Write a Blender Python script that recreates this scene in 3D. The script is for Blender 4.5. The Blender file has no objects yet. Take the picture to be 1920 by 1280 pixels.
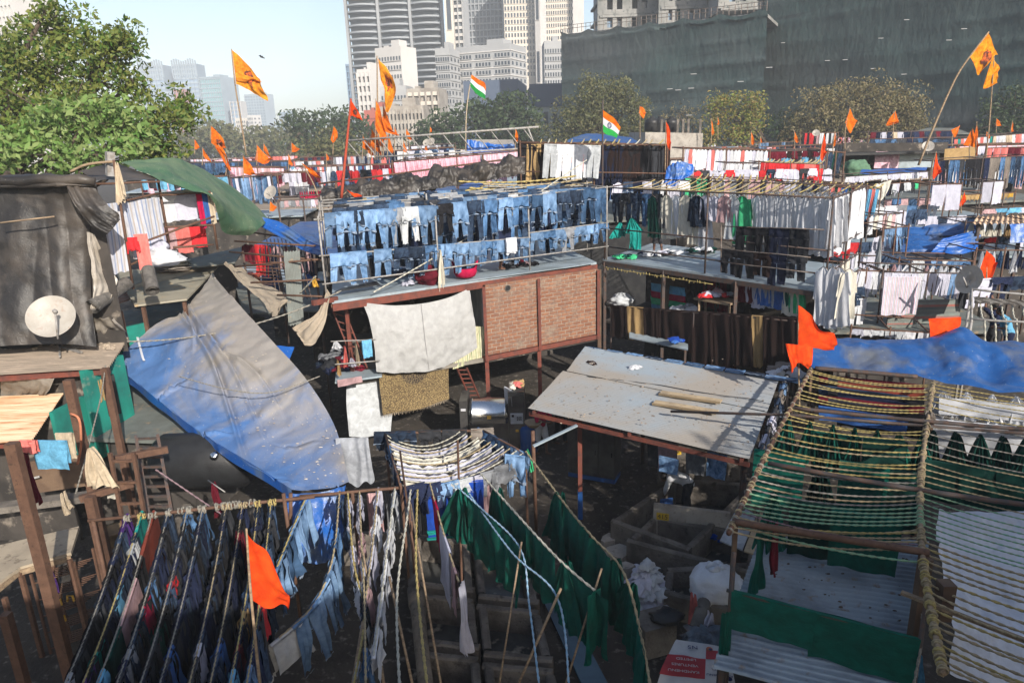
import bpy, math, random
import numpy as np
from mathutils import Vector, Matrix, noise
C = bpy.context.scene.collection
D = bpy.data
RND = random.Random(7)
pi = math.pi
# camera model
f_ = 1333.0; p_ = math.radians(16.3); r_ = math.radians(2.0); H = 9.0
F_ = Vector((0, math.cos(p_), -math.sin(p_)))
R0 = Vector((1, 0, 0)); U0 = Vector((0, math.sin(p_), math.cos(p_)))
R_ = math.cos(r_) * R0 - math.sin(r_) * U0
U_ = math.sin(r_) * R0 + math.cos(r_) * U0
CAM = Vector((0, 0, H))
def ray(u, v): return F_ * f_ + R_ * (u - 960) + U_ * (640 - v)
def Y(u, v, y):
 d = ray(u, v); return CAM + d * (y / d.y)
def Z(u, v, z):
 d = ray(u, v); return CAM + d * ((z - H) / d.z)
def V(u, v, A, B, o=0.0):
 e = Vector((B[0] - A[0], B[1] - A[1], 0)).normalized(); n = Vector((-e.y, e.x, 0))
 if n.y < 0: n = -n
 P0 = Vector((A[0], A[1], 0)) + n * o; d = ray(u, v)
 return CAM + d * ((P0 - CAM).dot(n) / d.dot(n))
cam = D.cameras.new('camera'); camo = D.objects.new('camera', cam); C.objects.link(camo)
cam.lens = 25.0 * f_ / 1333.333; cam.sensor_width = 36; cam.clip_end = 8000; cam.clip_start = .1
m = Matrix((R_, U_, -F_)).transposed().to_4x4(); m.translation = CAM
camo.matrix_world = m
bpy.context.scene.camera = camo
# materials
MATS = {}
def nt(name):
 m = D.materials.new(name); m.use_nodes = True; t = m.node_tree
 return m, t, t.nodes['Principled BSDF']
def N(t, typ, **k):
 n = t.nodes.new(typ)
 for a, b in k.items():
  if a in n.inputs: n.inputs[a].default_value = b
  else: setattr(n, a, b)
 return n
def c4(c): return (c[0], c[1], c[2], 1)
def noise_fac(t, scale, lo, hi, coord='Object', detail=4, stretch=None, dist=0.0, rough=.6):
 tc = N(t, 'ShaderNodeTexCoord'); src = tc.outputs[coord]
 if stretch:
  mp = N(t, 'ShaderNodeMapping'); mp.inputs['Scale'].default_value = stretch
  t.links.new(src, mp.inputs[0]); src = mp.outputs[0]
 n = N(t, 'ShaderNodeTexNoise', Scale=scale, Detail=detail, Distortion=dist, Roughness=rough)
 t.links.new(src, n.inputs['Vector'])
 r = N(t, 'ShaderNodeMapRange'); r.inputs[1].default_value = lo; r.inputs[2].default_value = hi
 t.links.new(n.outputs[0], r.inputs[0])
 return r.outputs[0]
def mixc(t, fac, a, b):
 x = N(t, 'ShaderNodeMix', data_type='RGBA')
 for s, v in ((6, a), (7, b)):
  if isinstance(v, tuple) or isinstance(v, list): x.inputs[s].default_value = c4(v)
  else: t.links.new(v, x.inputs[s])
 if isinstance(fac, (int, float)): x.inputs[0].default_value = fac
 else: t.links.new(fac, x.inputs[0])
 return x.outputs[2]
def bump(t, b, fac, strength=.3, dist=.01):
 k = N(t, 'ShaderNodeBump', Strength=strength, Distance=dist)
 t.links.new(fac, k.inputs['Height']); t.links.new(k.outputs[0], b.inputs['Normal'])
def surf(name, c1, c2=None, scale=3, lo=.4, hi=.65, rough=.85, c3=None, s3=18, metal=0, bmp=.3, bd=.01, stretch=None, detail=5, dist=.3, spec=.3, lo3=.58, hi3=.72):
 if name in MATS: return MATS[name]
 m, t, b = nt(name)
 c2 = c2 or tuple(x * .7 for x in c1)
 fc = noise_fac(t, scale, lo, hi, stretch=stretch, detail=detail, dist=dist)
 col = mixc(t, fc, c1, c2)
 if c3:
  f3 = noise_fac(t, s3, lo3, hi3, detail=3, stretch=stretch)
  col = mixc(t, f3, col, c3)
 t.links.new(col, b.inputs['Base Color'])
 b.inputs['Roughness'].default_value = rough; b.inputs['Metallic'].default_value = metal
 b.inputs['Specular IOR Level'].default_value = spec
 if bmp: bump(t, b, noise_fac(t, scale * 9, .2, .8, detail=4), bmp, bd)
 MATS[name] = m; return m
def cloth(name, c, var=.25, fade=None, rough=.92, trans=0.0, vr=.35, fs=5):
 if name in MATS: return MATS[name]
 m, t, b = nt(name)
 fc = noise_fac(t, fs, .35, .7, detail=5, dist=.6)
 dark = tuple(x * (1 - var) for x in c); lite = fade or tuple(min(.85, x * (1 + var * .6)) for x in c)
 col = mixc(t, fc, dark, lite)
 oi = N(t, 'ShaderNodeObjectInfo'); mr = N(t, 'ShaderNodeMapRange')
 mr.inputs[3].default_value = 1 - vr; mr.inputs[4].default_value = 1 + vr * .5
 t.links.new(oi.outputs['Random'], mr.inputs[0])
 hs = N(t, 'ShaderNodeHueSaturation'); t.links.new(col, hs.inputs['Color']); t.links.new(mr.outputs[0], hs.inputs['Value'])
 t.links.new(hs.outputs[0], b.inputs['Base Color'])
 b.inputs['Roughness'].default_value = rough; b.inputs['Specular IOR Level'].default_value = .15
 bump(t, b, noise_fac(t, 22, .2, .8, detail=5, dist=.8), .5, .012)
 if trans:
  tr = N(t, 'ShaderNodeBsdfTranslucent'); t.links.new(hs.outputs[0], tr.inputs[0])
  mx = N(t, 'ShaderNodeMixShader'); mx.inputs[0].default_value = trans
  t.links.new(b.outputs[0], mx.inputs[1]); t.links.new(tr.outputs[0], mx.inputs[2])
  t.links.new(mx.outputs[0], t.nodes['Material Output'].inputs['Surface'])
 MATS[name] = m; return m
# mesh collector
class MB:
 def __init__(s): s.v = []; s.f = []; s.mi = []; s.m = 0
 def add(s, vs, fs):
  o = len(s.v); s.v.extend([tuple(x) for x in vs]); s.f.extend([tuple(i + o for i in q) for q in fs]); s.mi.extend([s.m] * len(fs)); return s
 def box(s, c, d, rz=0.0, M=None):
  h = [x / 2 for x in d]; vs = []
  for z in (-h[2], h[2]):
   for x, y in ((-h[0], -h[1]), (h[0], -h[1]), (h[0], h[1]), (-h[0], h[1])): vs.append(Vector((x, y, z)))
  Rm = M if M is not None else Matrix.Rotation(rz, 3, 'Z')
  vs = [Rm @ q + Vector(c) for q in vs]
  return s.add(vs, [(3, 2, 1, 0), (4, 5, 6, 7), (0, 1, 5, 4), (1, 2, 6, 5), (2, 3, 7, 6), (3, 0, 4, 7)])
 def bar(s, a, b, w=.05, h=None, up=(0, 0, 1)):
  a = Vector(a); b = Vector(b); h = h or w; d = (b - a).normalized(); up = Vector(up)
  if abs(d.dot(up)) > .98: up = Vector((0, 1, 0))
  x = d.cross(up).normalized() * w / 2; y = x.cross(d).normalized() * h / 2
  vs = [a - x - y, a + x - y, a + x + y, a - x + y, b - x - y, b + x - y, b + x + y, b - x + y]
  return s.add(vs, [(0, 1, 2, 3), (7, 6, 5, 4), (0, 4, 5, 1), (1, 5, 6, 2), (2, 6, 7, 3), (3, 7, 4, 0)])
 def tube(s, pts, r=.02, n=6, cap=True, twist=None, lobes=0.0):
  pts = [Vector(q) for q in pts]; L = len(pts); rs = r if isinstance(r, (list, tuple)) else [r] * L
  vs = []; ang = 0; px = None
  for i, q in enumerate(pts):
   d = (pts[min(i + 1, L - 1)] - pts[max(i - 1, 0)])
   d = d.normalized() if d.length > 1e-9 else Vector((0, 0, 1))
   if px is None:
    px = d.cross(Vector((0, 0, 1))) if abs(d.z) < .95 else d.cross(Vector((0, 1, 0)))
   px = (px - d * px.dot(d)).normalized(); y = d.cross(px)
   if twist and i: ang += (pts[i] - pts[i - 1]).length * twist
   for k in range(n):
    a = 2 * pi * k / n
    rr = rs[i] * (1 + lobes * math.cos(2 * a)) if lobes else rs[i]
    vs.append(q + px * math.cos(a + ang) * rr + y * math.sin(a + ang) * rr)
  fs = [(i * n + k, i * n + (k + 1) % n, (i + 1) * n + (k + 1) % n, (i + 1) * n + k) for i in range(L - 1) for k in range(n)]
  if cap: fs += [tuple(range(n))[::-1], tuple(range((L - 1) * n, L * n))]
  return s.add(vs, fs)
 def grid(s, fn, nu, nv, wrap=False):
  vs = [fn(i / nu, j / nv) for j in range(nv + 1) for i in range(nu + 1)]
  w = nu + 1
  return s.add(vs, [(j * w + i, j * w + i + 1, (j + 1) * w + i + 1, (j + 1) * w + i) for j in range(nv) for i in range(nu)])
 def prism(s, poly, z0, z1):
  n = len(poly); vs = [(q[0], q[1], z0) for q in poly] + [(q[0], q[1], z1) for q in poly]
  return s.add(vs, [tuple(range(n))[::-1], tuple(range(n, 2 * n))] + [(i, (i + 1) % n, n + (i + 1) % n, n + i) for i in range(n)])
 def slab(s, quad, th):
  q = [Vector(x) for x in quad]; n = len(q); vs = q + [x - Vector((0, 0, th)) for x in q]
  return s.add(vs, [tuple(range(n)), tuple(range(n, 2 * n))[::-1]] + [(i, n + i, n + (i + 1) % n, (i + 1) % n) for i in range(n)])
 def lathe(s, c, prof, n=20, M=None):
  c = Vector(c); vs = []
  for (r, z) in prof:
   for k in range(n):
    q = Vector((r * math.cos(2 * pi * k / n), r * math.sin(2 * pi * k / n), z))
    vs.append((M @ q if M is not None else q) + c)
  L = len(prof)
  fs = [(i * n + k, i * n + (k + 1) % n, (i + 1) * n + (k + 1) % n, (i + 1) * n + k) for i in range(L - 1) for k in range(n)]
  fs += [tuple(range(n))[::-1], tuple(range((L - 1) * n, L * n))]
  return s.add(vs, fs)
 def blob(s, c, r, seed=0, amp=.15, fr=2.0, nu=20, nv=12, ridge=0.0):
  c = Vector(c); r = Vector(r)
  def fn(a, b):
   th = 2 * pi * a; ph = pi * b
   d = Vector((math.cos(th) * math.sin(ph), math.sin(th) * math.sin(ph), math.cos(ph)))
   k = 1 + amp * noise.noise(d * fr + Vector((seed * 7.1, 0, 0))) * 2
   if ridge: k += ridge * abs(noise.noise(d * fr * 3 + Vector((seed * 3.3, 5, 0)))) * 2
   return c + Vector((d.x * r.x, d.y * r.y, d.z * r.z)) * k
  return s.grid(fn, nu, nv)
 def mesh(s, name, mats, smooth=True):
  me = D.meshes.new(name); me.from_pydata(s.v, [], s.f)
  for m_ in (mats if isinstance(mats, (list, tuple)) else [mats]): me.materials.append(m_)
  if any(s.mi): me.polygons.foreach_set('material_index', s.mi)
  if smooth:
   me.polygons.foreach_set('use_smooth', [True] * len(me.polygons))
  me.update(); return me
 def obj(s, name, mats, parent=None, smooth=False):
  return link(name, s.mesh(name, mats, smooth), parent)
def link(name, me, parent=None, loc=None, rot=None, scale=None, mt=None):
 o = D.objects.new(name, me); C.objects.link(o)
 if parent:
  o.parent = parent; o.matrix_parent_inverse = Matrix.Translation(-parent.location)
 if loc is not None: o.location = loc
 if rot is not None: o.rotation_euler = rot
 if scale is not None: o.scale = scale
 if mt is not None:
  o.material_slots[0].link = 'OBJECT'; o.material_slots[0].material = mt
 return o
USED = {}
def tag(o, label, cat, group=None, kind=None):
 if label: o['label'] = label
 if cat: o['category'] = cat
 if group: o['group'] = group
 if kind: o['kind'] = kind
 return o
def thing(name, loc, label, cat, group=None):
 o = D.objects.new(name, None); C.objects.link(o); o.location = loc; o.empty_display_size = .1
 return tag(o, label, cat, group)
def struct(o): o['kind'] = 'structure'; return o
ORD = ['first', 'second', 'third', 'fourth', 'fifth', 'sixth', 'seventh', 'eighth', 'ninth', 'tenth', 'eleventh', 'twelfth', 'thirteenth', 'fourteenth', 'fifteenth', 'sixteenth', 'seventeenth', 'eighteenth', 'nineteenth', 'twentieth']
def ordw(n):
 if n < 20: return ORD[n]
 t = {2: 'twenty', 3: 'thirty', 4: 'forty', 5: 'fifty', 6: 'sixty'}[(n + 1) // 10]; u = (n + 1) % 10
 return t + '-' + ORD[u - 1] if u else {'twenty': 'twentieth', 'thirty': 'thirtieth', 'forty': 'fortieth', 'fifty': 'fiftieth', 'sixty': 'sixtieth'}[t]
def lerp(a, b, t): return a + (b - a) * t
def poly_at(pts, t):
 n = len(pts) - 1; x = min(max(t, 0), 1) * n; i = min(int(x), n - 1); u = x - i
 P = lambda k: pts[min(max(k, 0), n)]
 a, b, c, d = P(i - 1), P(i), P(i + 1), P(i + 2)
 return .5 * ((2 * b) + (c - a) * u + (2 * a - 5 * b + 4 * c - d) * u * u + (3 * b - a - 3 * c + d) * u ** 3)
def lin_at(pts, t):
 n = len(pts) - 1; x = min(max(t, 0), 1) * n; i = min(int(x), n - 1); return lerp(pts[i], pts[i + 1], x - i)
def patch(rows, nu=40, nv=30, wr=.03, fr=1.5, seed=0, fold=0.0, fk=8, lin=False, name=None, foldv=0.0, fkv=6):
 m = MB(); f = lin_at if lin else poly_at
 def raw(a, b): return f([f(r, a) for r in rows], b)
 def fn(a, b):
  q = raw(a, b); e = .01
  n = (raw(min(a + e, 1), b) - raw(max(a - e, 0), b)).cross(raw(a, min(b + e, 1)) - raw(a, max(b - e, 0)))
  n = n.normalized() if n.length > 1e-12 else Vector((0, 0, 1))
  k = wr * noise.fractal(q * fr + Vector((seed * 3.7, 0, 0)), 1, 2, 4)
  if fold: k += fold * (1 - abs(noise.noise(Vector((a * fk + seed, b * 1.2, seed)))) * 2.5)
  if foldv: k += foldv * (1 - abs(noise.noise(Vector((a * 1.2, b * fkv + seed, seed + 9)))) * 2.5)
  return q + n * k
 return m.grid(fn, nu, nv)
def sagline(a, b, sag, n=16):
 a = Vector(a); b = Vector(b)
 return [lerp(a, b, i / n) - Vector((0, 0, sag * 4 * (i / n) * (1 - i / n))) for i in range(n + 1)]
def rope_mesh(m, pts, r=.012, step=.015, twist=None, lob=.35, n=7):
 L = sum((Vector(pts[i + 1]) - Vector(pts[i])).length for i in range(len(pts) - 1)); k = max(2, int(L / step))
 P = [Vector(q) for q in pts]
 m.tube([poly_at(P, i / k) for i in range(k + 1)], r, n, twist=twist or (2.2 / (r * 6)), lobes=lob)
 return m
# palette
W = dict(
 white=cloth('white_cotton', (.68, .69, .72), .12, trans=.25, vr=.15),
 cream=cloth('cream_cotton', (.56, .53, .45), .15, trans=.1, vr=.15),
 lav=cloth('lavender_white_cotton', (.50, .50, .59), .15, trans=.1, vr=.2),
 grey=cloth('grey_cotton', (.22, .23, .25), .3, vr=.35),
 lgrey=cloth('pale_grey_cotton', (.42, .44, .46), .25, vr=.2),
 taupe=cloth('taupe_cotton', (.22, .19, .165), .3, vr=.3),
 black=cloth('black_cotton', (.014, .014, .017), .3, vr=.3),
 char=cloth('charcoal_cotton', (.035, .037, .043), .3, vr=.4),
 dbrown=cloth('dark_brown_cloth', (.018, .010, .009), .25, vr=.2),
 tan=cloth('tan_cloth', (.36, .24, .11), .2, vr=.2),
 beige=cloth('beige_cloth', (.45, .37, .27), .25, vr=.3),
 djean=cloth('dark_denim', (.013, .024, .055), .5, (.045, .075, .13), vr=.6, fs=7),
 mjean=cloth('mid_denim', (.02, .06, .14), .5, (.085, .175, .33), vr=.5, fs=3.5),
 ljean=cloth('light_denim', (.08, .175, .34), .4, (.22, .35, .55), vr=.4, fs=3.5),
 navy=cloth('navy_cloth', (.014, .02, .05), .3, vr=.5),
 blue=cloth('blue_cloth', (.04, .12, .36), .3, vr=.3),
 royal=cloth('royal_blue_towel', (.01, .05, .30), .3, vr=.1),
 sky=cloth('sky_blue_cloth', (.13, .36, .55), .3, vr=.2),
 green=cloth('green_gown_cloth', (.003, .085, .062), .3, vr=.15),
 dgreen=cloth('dark_green_cloth', (.004, .040, .031), .3, vr=.2),
 teal=cloth('teal_cloth', (.01, .25, .22), .35, vr=.2),
 kelly=cloth('bright_green_cloth', (.05, .42, .19), .3, vr=.2),
 red=cloth('red_cloth', (.50, .025, .03), .3, vr=.3),
 crim=cloth('crimson_cloth', (.42, .008, .055), .3, vr=.2),
 maroon=cloth('maroon_cloth', (.11, .008, .018), .3, vr=.3),
 coral=cloth('coral_cloth', (.62, .16, .14), .25, vr=.2),
 pink=cloth('pink_satin', (.66, .25, .33), .3, (.8, .5, .58), rough=.5, vr=.12),
 pinkb=cloth('blush_satin', (.66, .33, .42), .3, (.82, .62, .7), rough=.5, vr=.15),
 purple=cloth('purple_cloth', (.06, .022, .14), .3, vr=.4),
 rust=cloth('rust_brown_cloth', (.19, .04, .025), .2, vr=.2),
 mauve=cloth('mauve_print_cloth', (.42, .27, .28), .3, vr=.2),
 yellow=cloth('yellow_cloth', (.6, .36, .06), .3, vr=.3),
 saff=cloth('saffron_flag_cloth', (.78, .13, .008), .2, (.85, .22, .012), trans=.35, vr=.15),
 saffy=cloth('amber_flag_cloth', (.80, .20, .01), .2, (.86, .42, .03), trans=.35, vr=.05),
 safr=cloth('red_orange_flag_cloth', (.74, .05, .008), .15, (.80, .09, .012), trans=.3, vr=.05),
)
MATS['saffron_white'] = W['white']
WORD = dict(white='white', cream='cream', lav='lavender white', grey='grey', lgrey='pale grey', taupe='taupe', black='black', char='charcoal', dbrown='dark brown', tan='tan', beige='beige', djean='dark blue', mjean='mid blue', ljean='pale blue', navy='navy', blue='blue', royal='royal blue', sky='sky blue', green='green', dgreen='dark green', teal='teal', kelly='bright green', red='red', crim='crimson', maroon='maroon', coral='coral', pink='pink', pinkb='blush pink', purple='purple', rust='rust brown', mauve='mauve', yellow='yellow')
steel = surf('painted_steel_pipe', (.16, .14, .125), (.09, .06, .045), 8, rough=.6, c3=(.22, .09, .04), s3=14)
rustp = surf('rusty_pipe', (.085, .045, .03), (.12, .065, .042), 6, rough=.75, c3=(.05, .03, .02), s3=20)
gpipe = surf('grey_galvanised_pipe', (.30, .29, .28), (.18, .16, .14), 7, rough=.55)
darkp = surf('dark_steel_pipe', (.05, .045, .045), (.09, .05, .035), 9, rough=.6)
redp = surf('red_oxide_paint', (.16, .045, .03), (.09, .035, .028), 5, rough=.7)
wood = surf('weathered_plank', (.30, .22, .14), (.17, .12, .08), 3, stretch=(1, 6, 6), rough=.9, c3=(.10, .07, .05), s3=9)
woodl = surf('pale_plywood', (.42, .32, .20), (.30, .23, .15), 2.5, rough=.9, c3=(.2, .15, .1), s3=6)
conc = surf('stained_concrete', (.165, .145, .125), (.085, .075, .066), 2.2, rough=.95, c3=(.06, .052, .045), s3=7, bmp=.7, bd=.02)
concl = surf('pale_concrete', (.36, .33, .29), (.24, .215, .19), 1.8, rough=.95, c3=(.15, .13, .11), s3=8, bmp=.5)
tinb = surf('pale_blue_tin', (.30, .36, .40), (.21, .25, .27), 1.2, rough=.5, c3=(.20, .16, .13), s3=5, metal=.15, bmp=.1, lo3=.6, hi3=.8)
tind = surf('dusty_blue_tin', (.265, .24, .21), (.24, .28, .315), .45, .42, .68, rough=.72, c3=(.14, .10, .07), s3=9, bmp=.15, lo3=.62, hi3=.74)
tingr = surf('grey_green_tin', (.14, .155, .145), (.10, .105, .095), 1.4, rough=.75, c3=(.26, .19, .12), s3=3)
tinw = surf('whitish_corrugated_tin', (.28, .33, .37), (.17, .20, .23), 1.5, rough=.5, c3=(.20, .13, .08), s3=5, metal=.2, lo3=.6, hi3=.75)
asb = surf('weathered_cement_sheet', (.25, .20, .155), (.17, .14, .11), 1.6, rough=.95, c3=(.33, .27, .21), s3=6, stretch=(.4, 3, 3))
rusty = surf('rust_streaked_tin', (.60, .44, .30), (.40, .22, .11), 1.5, rough=.8, c3=(.28, .11, .045), s3=4, stretch=(.35, 3.5, 3.5))
mud = surf('packed_dirt', (.055, .046, .038), (.03, .026, .022), .8, rough=.97, c3=(.17, .15, .13), s3=5, bmp=.8, bd=.03)
plas = surf('turquoise_plaster', (.010, .20, .155), (.012, .12, .10), 1.2, rough=.85, c3=(.18, .2, .16), s3=2.5, lo3=.6)
brn = surf('brown_board', (.13, .085, .055), (.08, .05, .035), 2, rough=.9)
shack = surf('shack_board', (.06, .052, .046), (.03, .027, .025), 1, rough=.95, c3=(.2, .17, .14), s3=3)
def tarp(name, base, dust, lo, hi, sc=.9, rough=.5, speck=(.6, .55, .45), grad=None):
 m, t, b = nt(name)
 fc = noise_fac(t, sc, lo, hi, detail=7, dist=.9, rough=.62)
 if grad:
  g1 = N(t, 'ShaderNodeTexCoord'); g2 = N(t, 'ShaderNodeVectorMath', operation='DOT_PRODUCT'); g2.inputs[1].default_value = grad[:3]; t.links.new(g1.outputs['Object'], g2.inputs[0])
  g3 = N(t, 'ShaderNodeMath', operation='ADD'); g3.inputs[1].default_value = grad[3]; t.links.new(g2.outputs['Value'], g3.inputs[0])
  g4 = N(t, 'ShaderNodeMath', operation='ADD'); g4.use_clamp = True; t.links.new(g3.outputs[0], g4.inputs[0]); t.links.new(fc, g4.inputs[1]); fc = g4.outputs[0]
 col = mixc(t, fc, base, dust)
 col = mixc(t, noise_fac(t, 26, .70, .74, detail=2), col, speck)
 t.links.new(col, b.inputs['Base Color']); b.inputs['Roughness'].default_value = rough
 bump(t, b, noise_fac(t, 9, .2, .8, detail=6, dist=1.2), .35, .02)
 tc = N(t, 'ShaderNodeTexCoord'); rn = N(t, 'ShaderNodeTexNoise', Scale=1.3, Detail=5.0, Distortion=.4); rn.noise_type = 'RIDGED_MULTIFRACTAL'; t.links.new(tc.outputs['Object'], rn.inputs['Vector'])
 b2 = N(t, 'ShaderNodeBump', Strength=.8, Distance=.10); t.links.new(rn.outputs[0], b2.inputs['Height']); t.links.new(b.inputs['Normal'].links[0].from_socket, b2.inputs['Normal']); t.links.new(b2.outputs[0], b.inputs['Normal'])
 tr = N(t, 'ShaderNodeBsdfTranslucent'); t.links.new(col, tr.inputs[0])
 mx = N(t, 'ShaderNodeMixShader'); mx.inputs[0].default_value = .12
 t.links.new(b.outputs[0], mx.inputs[1]); t.links.new(tr.outputs[0], mx.inputs[2])
 t.links.new(mx.outputs[0], t.nodes['Material Output'].inputs['Surface'])
 MATS[name] = m; return m
tp_big = tarp('dusty_blue_tarpaulin', (.075, .165, .37), (.30, .275, .25), .36, .66, .5, grad=(.30, .31, 0, -2.85))
tp_blue = tarp('blue_tarpaulin', (.012, .10, .40), (.12, .18, .28), .5, .68, 1.0, rough=.38)
tp_blueg = tarp('grey_blue_tarpaulin', (.012, .075, .25), (.14, .15, .165), .5, .75, .8, rough=.42)
tp_black = tarp('black_plastic_tarpaulin', (.020, .018, .017), (.105, .085, .068), .42, .8, .8, rough=.5, speck=(.16, .14, .12))
tp_green = tarp('green_tarpaulin', (.05, .115, .06), (.12, .165, .095), .4, .65, 1.0, rough=.6)
tp_grey = tarp('dirty_clear_plastic', (.28, .245, .20), (.42, .38, .33), .4, .65, 1.5, rough=.4)
tp_sand = tarp('sand_canvas', (.34, .28, .21), (.26, .22, .17), .4, .65, 1.5, rough=.85)
ROPE = dict(
 yel=surf('yellow_rope', (.46, .36, .13), (.30, .24, .11), 30, rough=.9, bmp=.8),
 tan=surf('tan_rope', (.40, .32, .19), (.27, .22, .14), 30, rough=.9, bmp=.8),
 grey=surf('grey_rope', (.30, .28, .24), (.19, .175, .15), 30, rough=.9, bmp=.8),
 grn=surf('pale_green_rope', (.20, .42, .26), (.30, .36, .22), 25, rough=.9, bmp=.8),
 blu=surf('pale_blue_rope', (.22, .40, .56), (.36, .46, .55), 25, rough=.9, bmp=.8),
 wht=surf('whitish_rope', (.50, .48, .40), (.36, .35, .30), 25, rough=.9, bmp=.8),
 mauve=surf('mauve_rope', (.24, .16, .18), (.16, .11, .12), 25, rough=.9),
)
def brick_mat():
 m, t, b = nt('rough_red_brick')
 tc = N(t, 'ShaderNodeTexCoord'); sp = N(t, 'ShaderNodeSeparateXYZ'); cb = N(t, 'ShaderNodeCombineXYZ')
 t.links.new(tc.outputs['Object'], sp.inputs[0]); t.links.new(sp.outputs[0], cb.inputs[0]); t.links.new(sp.outputs[2], cb.inputs[1])
 nz = N(t, 'ShaderNodeTexNoise', Scale=9.0, Detail=3.0); t.links.new(tc.outputs['Object'], nz.inputs[0])
 vm = N(t, 'ShaderNodeVectorMath', operation='MULTIPLY_ADD'); vm.inputs[1].default_value = (.02, .02, 0)
 t.links.new(nz.outputs['Color'], vm.inputs[0]); t.links.new(cb.outputs[0], vm.inputs[2])
 br = N(t, 'ShaderNodeTexBrick', Scale=1.0); br.inputs['Brick Width'].default_value = .30; br.inputs['Row Height'].default_value = .118
 br.inputs['Mortar Size'].default_value = .013; br.inputs['Mortar Smooth'].default_value = .3
 br.inputs['Color1'].default_value = (.17, .065, .033, 1); br.inputs['Color2'].default_value = (.26, .125, .07, 1); br.inputs['Mortar'].default_value = (.30, .25, .2, 1)
 t.links.new(vm.outputs[0], br.inputs['Vector'])
 col = mixc(t, noise_fac(t, 1.4, .5, .75, detail=6), br.outputs['Color'], (.22, .18, .14))
 t.links.new(mixc(t, noise_fac(t, 11, .42, .75), col, (.14, .075, .055)), b.inputs['Base Color'])
 b.inputs['Roughness'].default_value = .95
 k = N(t, 'ShaderNodeBump', Strength=.9, Distance=.02); k.invert = True
 t.links.new(br.outputs['Fac'], k.inputs['Height']); t.links.new(k.outputs[0], b.inputs['Normal'])
 return m
brick = brick_mat()
def stripe_mat(name, cols, width, axis=0, rough=.9):
 m, t, b = nt(name); tc = N(t, 'ShaderNodeTexCoord'); sp = N(t, 'ShaderNodeSeparateXYZ'); t.links.new(tc.outputs['Object'], sp.inputs[0])
 ml = N(t, 'ShaderNodeMath', operation='DIVIDE'); ml.inputs[1].default_value = width; t.links.new(sp.outputs[axis], ml.inputs[0])
 fr = N(t, 'ShaderNodeMath', operation='FRACT'); t.links.new(ml.outputs[0], fr.inputs[0])
 cr = N(t, 'ShaderNodeValToRGB'); cr.color_ramp.interpolation = 'CONSTANT'; n = len(cols)
 while len(cr.color_ramp.elements) < n: cr.color_ramp.elements.new(.5)
 for i, c in enumerate(cols): cr.color_ramp.elements[i].position = i / n; cr.color_ramp.elements[i].color = c4(c)
 t.links.new(fr.outputs[0], cr.inputs[0])
 t.links.new(mixc(t, noise_fac(t, 7, .4, .8), cr.outputs[0], tuple(sum(c[i] for c in cols) / n * .8 for i in range(3))), b.inputs['Base Color'])
 b.inputs['Roughness'].default_value = rough; bump(t, b, noise_fac(t, 20, .2, .8), .4, .01); MATS[name] = m; return m
W['stripe'] = stripe_mat('pink_blue_striped_cloth', [(.62, .60, .66), (.5, .28, .36), (.62, .60, .66), (.30, .36, .46), (.6, .5, .45), (.28, .26, .33)], .12)
W['bluestripe'] = stripe_mat('blue_white_striped_sheet', [(.45, .46, .5), (.20, .25, .38), (.43, .44, .48), (.36, .31, .26), (.46, .46, .5)], .34)
W['gstripe'] = stripe_mat('grey_red_striped_blanket', [(.16, .18, .16), (.11, .13, .12), (.30, .10, .08), (.18, .2, .18), (.13, .15, .14)], .5, 2)
W['tealprint'] = stripe_mat('grey_teal_printed_sheet', [(.28, .38, .38), (.25, .345, .345)], .09)
WORD.update(stripe='striped', bluestripe='blue and white striped', gstripe='grey and red striped', tealprint='grey teal printed')
def carpet_mat():
 m, t, b = nt('gold_patterned_carpet')
 tc = N(t, 'ShaderNodeTexCoord')
 vo = N(t, 'ShaderNodeTexVoronoi', Scale=16.0); vo.feature = 'DISTANCE_TO_EDGE'; t.links.new(tc.outputs['Object'], vo.inputs['Vector'])
 mr = N(t, 'ShaderNodeMapRange'); mr.inputs[1].default_value = .04; mr.inputs[2].default_value = .10; t.links.new(vo.outputs[0], mr.inputs[0])
 nz = noise_fac(t, 26, .5, .56, detail=2)
 col = mixc(t, mr.outputs[0], (.055, .038, .02), (.24, .175, .08)); col = mixc(t, nz, col, (.09, .06, .03))
 sp = N(t, 'ShaderNodeSeparateXYZ'); t.links.new(tc.outputs['Object'], sp.inputs[0])
 dx = N(t, 'ShaderNodeMath', operation='MULTIPLY'); t.links.new(sp.outputs[0], dx.inputs[0]); dx.inputs[1].default_value = 1.25
 cz = N(t, 'ShaderNodeCombineXYZ'); t.links.new(dx.outputs[0], cz.inputs[0]); t.links.new(sp.outputs[2], cz.inputs[1])
 ln = N(t, 'ShaderNodeVectorMath', operation='LENGTH'); t.links.new(cz.outputs[0], ln.inputs[0])
 md = N(t, 'ShaderNodeMapRange'); md.inputs[1].default_value = .60; md.inputs[2].default_value = .64; t.links.new(ln.outputs['Value'], md.inputs[0])
 md2 = N(t, 'ShaderNodeMapRange'); md2.inputs[1].default_value = .53; md2.inputs[2].default_value = .58; md2.inputs[3].default_value = 0; md2.inputs[4].default_value = 1; t.links.new(nz, md2.inputs[0])
 inner = mixc(t, mr.outputs[0], (.18, .135, .07), (.02, .013, .012))
 t.links.new(mixc(t, md.outputs[0], inner, col), b.inputs['Base Color']); b.inputs['Roughness'].default_value = 1
 MATS['carpet'] = m; return m
carpet = carpet_mat()
def glassy(name, c, rough=.15, metal=0.0):
 m, t, b = nt(name); b.inputs['Base Color'].default_value = c4(c); b.inputs['Roughness'].default_value = rough; b.inputs['Metallic'].default_value = metal; return m
chrome = surf('polished_stainless', (.62, .64, .66), (.45, .47, .5), 2, rough=.22, metal=1, bmp=.05)
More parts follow.
